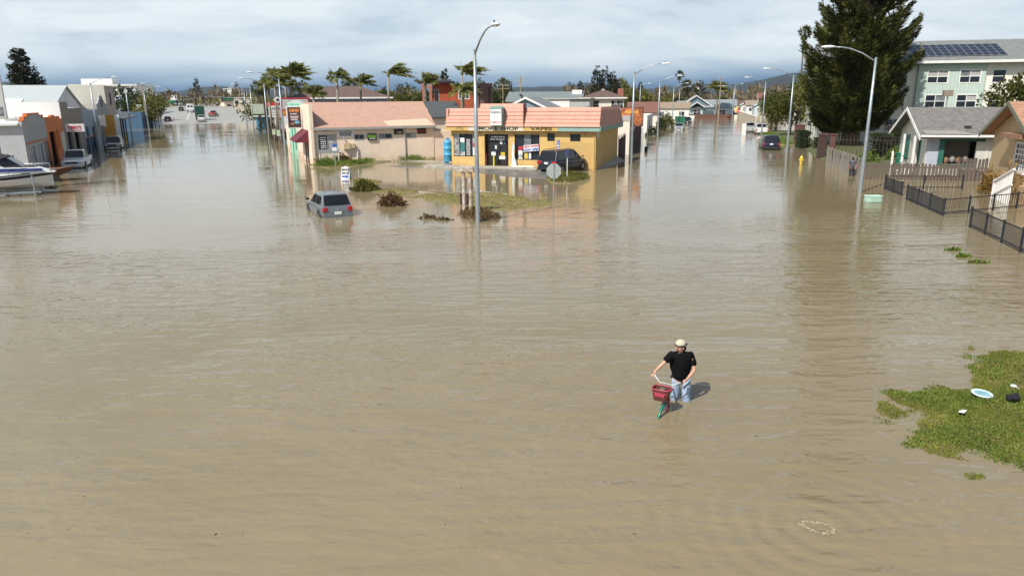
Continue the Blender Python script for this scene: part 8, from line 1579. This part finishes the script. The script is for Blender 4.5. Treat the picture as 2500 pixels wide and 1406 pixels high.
for i, (px, pyt, d, r_, m_, lab) in enumerate(((980, 206, 150, 4.6, m_pond, 'big round green tree behind the tallest swept palm'), (955, 215, 175, 4, m_yelgrn, 'olive tree beside the brown roof'), (920, 216, 165, 3.8, m_dkleaf, 'dark round tree over the brown roof end'), (1035, 225, 160, 3.4, m_dkleaf, 'dark tree left of the red house'), (1196, 222, 150, 3.2, m_dkleaf, 'dark dome tree right of the stained wall'), (1226, 198, 230, 3.6, m_pond, 'loose tree behind the pole cluster'), (1168, 188, 260, 4.5, m_pond, 'pale tree behind the stained wall'), (1553, 214, 205, 4.2, m_yelgrn, 'golden green round tree over the red roof'), (1518, 194, 240, 4.5, m_yelgrn, 'tall yellow tree beside the conifers'), (1623, 243, 225, 3.2, m_yelgrn, 'yellow-green tree behind the white house'), (1668, 236, 255, 5, m_dkleaf, 'dark green tree behind the big gable'), (1765, 240, 280, 4, m_dkleaf, 'dark green tree right of the tall pole'), (720, 224, 155, 3.4, m_dkleaf, 'dark tree behind the low queen palm'), (760, 222, 178, 3.6, m_pond, 'green tree behind the brown roof, left half'), (1890, 225, 240, 3.5, m_dkleaf, 'dark tree above the round street trees'), (425, 238, 380, 4, m_dkleaf, 'dark tree left of the bridge crest'))):
    x, y, z = at(px, pyt, d); broadleaf(lab, (x, y, 0), z, r_, m_, 1500, .5 if d < 200 else .7, 80 + i, .15, 'skyline trees', k=14)
# woods that read as one mass: bare crowns of thousands of twigs behind the whole town
def woods(name, label, x0, x1, dmin, dmax, n, zlo, zhi, m, size, seed):
    g = np.random.default_rng(seed); px = g.uniform(x0, x1, n); d = g.uniform(dmin, dmax, n); P_ = np.zeros((n, 3))
    for i in range(n):
        X, Y, Z = ray(px[i], 240); t = d[i]/hypot(X, Y); P_[i] = (X*t, Y*t, 0)
    top = zhi*(.72 + .28*np.sin(px*.021 + seed) * np.cos(px*.0083 + 1) + .16*np.sin(px*.11 + 2*seed) + .1*np.sin(px*.31)); P_[:, 2] = zlo + (top - zlo)*np.sqrt(g.uniform(0, 1, n)); D_ = g.normal(0, .5, (n, 3)) + np.array([0, 0, .9])
    V, Fq = leaf_quads(P_, D_, size, .30, .3); o = npmesh(name, V, Fq, m); tag(o, label, 'woods', kind='stuff')
woods('far_woods', 'bare brown and olive woods along the skyline behind the town', -200, 2700, 340, 520, 42000, 0, 10.0, m_bare, 2.6, 3)
woods('far_woods', 'green scrub mixed into the skyline woods', -200, 2700, 330, 430, 9000, 0, 7.5, m_yelgrn, 2.2, 8)
# hills on the horizon
m_hill = mat('forest_hill', (.020, .034, .040), .95, var=.3, scale=.004)
vs = []; nh = 120
for i in range(nh):
    px = -700 + 3900*i/(nh - 1); X, Y, Z = ray(px, 240); 
    for d, h_ in ((1900, 0.0), (2300, .62), (2900, 1.0), (3600, .9)):
        t = d/hypot(X, Y); hh = (34 + 22*sin(px*.0031 + 1) + 14*sin(px*.009 + 2) + 6*sin(px*.027) + 3*sin(px*.071)) + (26 if px > 1300 else 26*max(0, (px - 900)/400))
        vs.append((X*t, Y*t, .4 + h_*max(hh, 6)*(1 + .06*sin(px*.13 + d))))
o = MB().add(vs, [(4*i + j, 4*i + 4 + j, 4*i + 5 + j, 4*i + 1 + j) for i in range(nh - 1) for j in range(3)]).build('hills', m_hill, smooth=True); tag(o, 'dark blue wooded hills on the horizon', 'hills', kind='structure')
# ================================================================ FOREGROUND: grass bank, litter, bubbling upwelling
gp = [G(2178, 985), G(2184, 1002), G(2205, 1035), G(2235, 1090), G(2310, 1130), G(2385, 1165), G(2440, 1165), G(2520, 1195), G(2700, 1210), G(2720, 850), G(2500, 858), G(2430, 862), G(2380, 875), G(2330, 880), G(2260, 905), G(2215, 905), G(2180, 925), G(2175, 955)]
m_lawn = mat('lawn_soil', (.10, .115, .02), .95, col2=(.17, .12, .06), scale=1.6, bump=.6, bscale=10)
def dips(X, Y): 
    z = np.full_like(X, -.016) + .020*fbm(X, Y, 3, 77, 6.0)
    for px, py, r_, d_ in ((2350, 928, .75, .11), (2260, 1010, .35, .05), (2370, 1062, .5, .055), (2205, 930, .45, .06), (2430, 1120, .5, .05), (2290, 930, .6, .07)):
        cx, cy = G(px, py); z -= d_*np.exp(-((X - cx)**2 + (Y - cy)**2)/r_**2)
    return z
GX, GY, GZ = mound('grass_bank', 'green grassy bank rising out of the flood at the lower right', gp, m_lawn, zmax=.10, slope=.10, amp=.052, res=.045, nscale=2.2, seed=44, cat='grass bank', oct=5, plane=dips)
m_lawnA = leafmat('lawn_blade', (.145, .185, .025), (.30, .31, .065), scale=1.1, transl=.4); m_lawnB = leafmat('lawn_blade_dark', (.08, .15, .025), (.16, .23, .045), scale=1.5, transl=.35); m_lawnC = leafmat('dead_blade', (.22, .16, .06), (.34, .26, .12), scale=1.5)
tuft_field('grass', 'bright green lawn blades on the lower right bank', GX, GY, GZ, m_lawnA, 52000, .055, -.004, 61, wid=.26, lean=.75); tuft_field('grass', 'darker green clover and blades on the lower right bank', GX, GY, GZ, m_lawnB, 26000, .055, -.022, 62, wid=.4, lean=1.0, keep=lambda x, y: np.sin(x*3.1) + np.sin(y*2.7 + x) > -.2)
tuft_field('dead_grass', 'dead straw blades lying in the lower right lawn', GX, GY, GZ, m_lawnC, 9000, .05, -.01, 64, cat='dead grass', wid=.22, lean=1.4); cxd, cyd = G(2480, 930); tuft_field('dead_leaves', 'dry leaf litter patch on the lower right bank', GX, GY, GZ, m_lawnC, 6000, .05, .02, 63, cat='leaf litter', wid=.6, lean=1.6, keep=lambda x, y: (x - cxd)**2/.5 + (y - cyd)**2/1.2 < 1)
t = thing('pot_lid', 'round blue-white plastic lid lying on the grass', 'lid', (*G(2397, 964, .1), .13), 0); o = MB().lathe([(.0, .012), (.155, .012), (.165, .02), (.19, .022), (.20, .01), (.19, -.01), (0, -.01)], (0, 0, 0), 28).build('rim', mat('lid_white', (.62, .70, .72), .4, var=.06), t, smooth=True); o.rotation_euler = (.06, .05, 0); o2 = MB().lathe([(0, .0145), (.13, .0145), (.14, .013)], (0, 0, 0), 24).build('centre_panel', mat('lid_blue', (.22, .42, .48), .4, var=.25, scale=6), t); o2.rotation_euler = (.06, .05, 0)
t = thing('plant_pot', 'black plastic plant pot tipped over on the grass', 'plant pot', (*G(2470, 980, .1), .14), 0); o = MB().lathe([(.06, 0), (.085, .17), (.095, .17), (.095, .19), (.078, .19), (.055, .02)], (0, 0, 0), 20).build('pot', m_black, t, smooth=False); o.rotation_euler = (0, radians(95), radians(8)); o.location = (-.09, 0, .05)
t = thing('plastic_scrap', 'crumpled white plastic scrap on the grass', 'litter', (*G(2350, 1008, .1), .09), .3); g = np.random.default_rng(2); vs = [( .11*cos(q*pi/5)*(1 + .3*g.normal()), .05*sin(q*pi/5)*(1 + .3*g.normal()), .03 + .03*abs(g.normal())) for q in range(10)] + [(0, 0, .07)]; o = MB().add(vs, [(q, (q + 1) % 10, 10) for q in range(10)]).build('scrap', m_letter_white, t); o.modifiers.new('s', 'SOLIDIFY').thickness = .006
t = thing('plastic_cup_lid', 'small pale blue cup lid with straw on the dry leaves', 'litter', (*G(2474, 944, .12), .14), 0); MB().lathe([(0, .02), (.05, .02), (.06, 0), (.065, 0)], (0, 0, 0), 16).build('cup_lid', mat('lid_white', (.62, .70, .72), .4), t); MB().tube([(-.03, -.03, .01), (.04, -.12, .0)], .005, 6).build('straw', m_letter_white, t)
# upwelling: ring of froth beads on the water
m_foam = mat('froth', (.36, .30, .20), .4, var=.25, scale=30); ux, uy = G(1998, 1286); fo = MB(); g = np.random.default_rng(9)
for k in range(150):
    a = g.uniform(0, 2*pi); rr = 1 + g.normal(0, .10) + .1*sin(3*a); x, y = ux + .205*rr*cos(a), uy + .135*rr*sin(a) - .10*.5*cos(a); s = abs(g.normal(.004, .004)) + .003; fo.ell((x, y, s*.2), s*g.uniform(1, 2.6), s*g.uniform(.8, 1.6), s*.5, 6, 4)
for k in range(30): a = g.uniform(0, 2*pi); rr = g.uniform(1.2, 2.2); s = g.uniform(.003, .006); fo.ell((ux + .2*rr*cos(a), uy + .15*rr*sin(a), s*.3), s, s, s, 6, 4)
o = fo.build('foam', m_foam, smooth=True); tag(o, 'ring of pale froth bubbling on the water at the lower right', 'foam', kind='stuff')
# scattered floating specks
sp = MB(); g = np.random.default_rng(12)
for k in range(36):
    x, y = G(g.uniform(20, 2300), 470 + 900*g.uniform()**1.4); s = g.uniform(.006, .018)*(1 + y*.02); a = g.uniform(0, pi); sp.add([(x + s*cos(a)*1.8, y + s*sin(a)*1.8, .006), (x - s*sin(a)*.5, y + s*cos(a)*.5, .010), (x - s*cos(a)*1.8, y - s*sin(a)*1.8, .006), (x + s*sin(a)*.5, y - s*cos(a)*.5, .008)], [(0, 1, 2, 3)])
o = sp.build('floating_debris', mat('debris_brown', (.06, .04, .02), .9)); tag(o, 'tiny leaves and twigs drifting on the flood', 'debris', kind='stuff')
# ================================================================ HAZE: thin even air over the whole plain
hz_ = MB().box(-3010, 3010, -310, 4010, -1.7, 140).build('haze', mat('unused', (1, 1, 1)))
mh_ = bpy.data.materials.new('haze_air'); mh_.use_nodes = True; nn = mh_.node_tree.nodes; nn.clear(); pv_ = nn.new('ShaderNodeVolumePrincipled'); pv_.inputs['Color'].default_value = (.72, .84, 1.0, 1); pv_.inputs['Density'].default_value = 0.45e-4; pv_.inputs['Anisotropy'].default_value = .2
oo = nn.new('ShaderNodeOutputMaterial'); mh_.node_tree.links.new(pv_.outputs[0], oo.inputs['Volume']); hz_.data.materials.clear(); hz_.data.materials.append(mh_); tag(hz_, 'thin blue haze over the far plain', 'haze', kind='stuff')
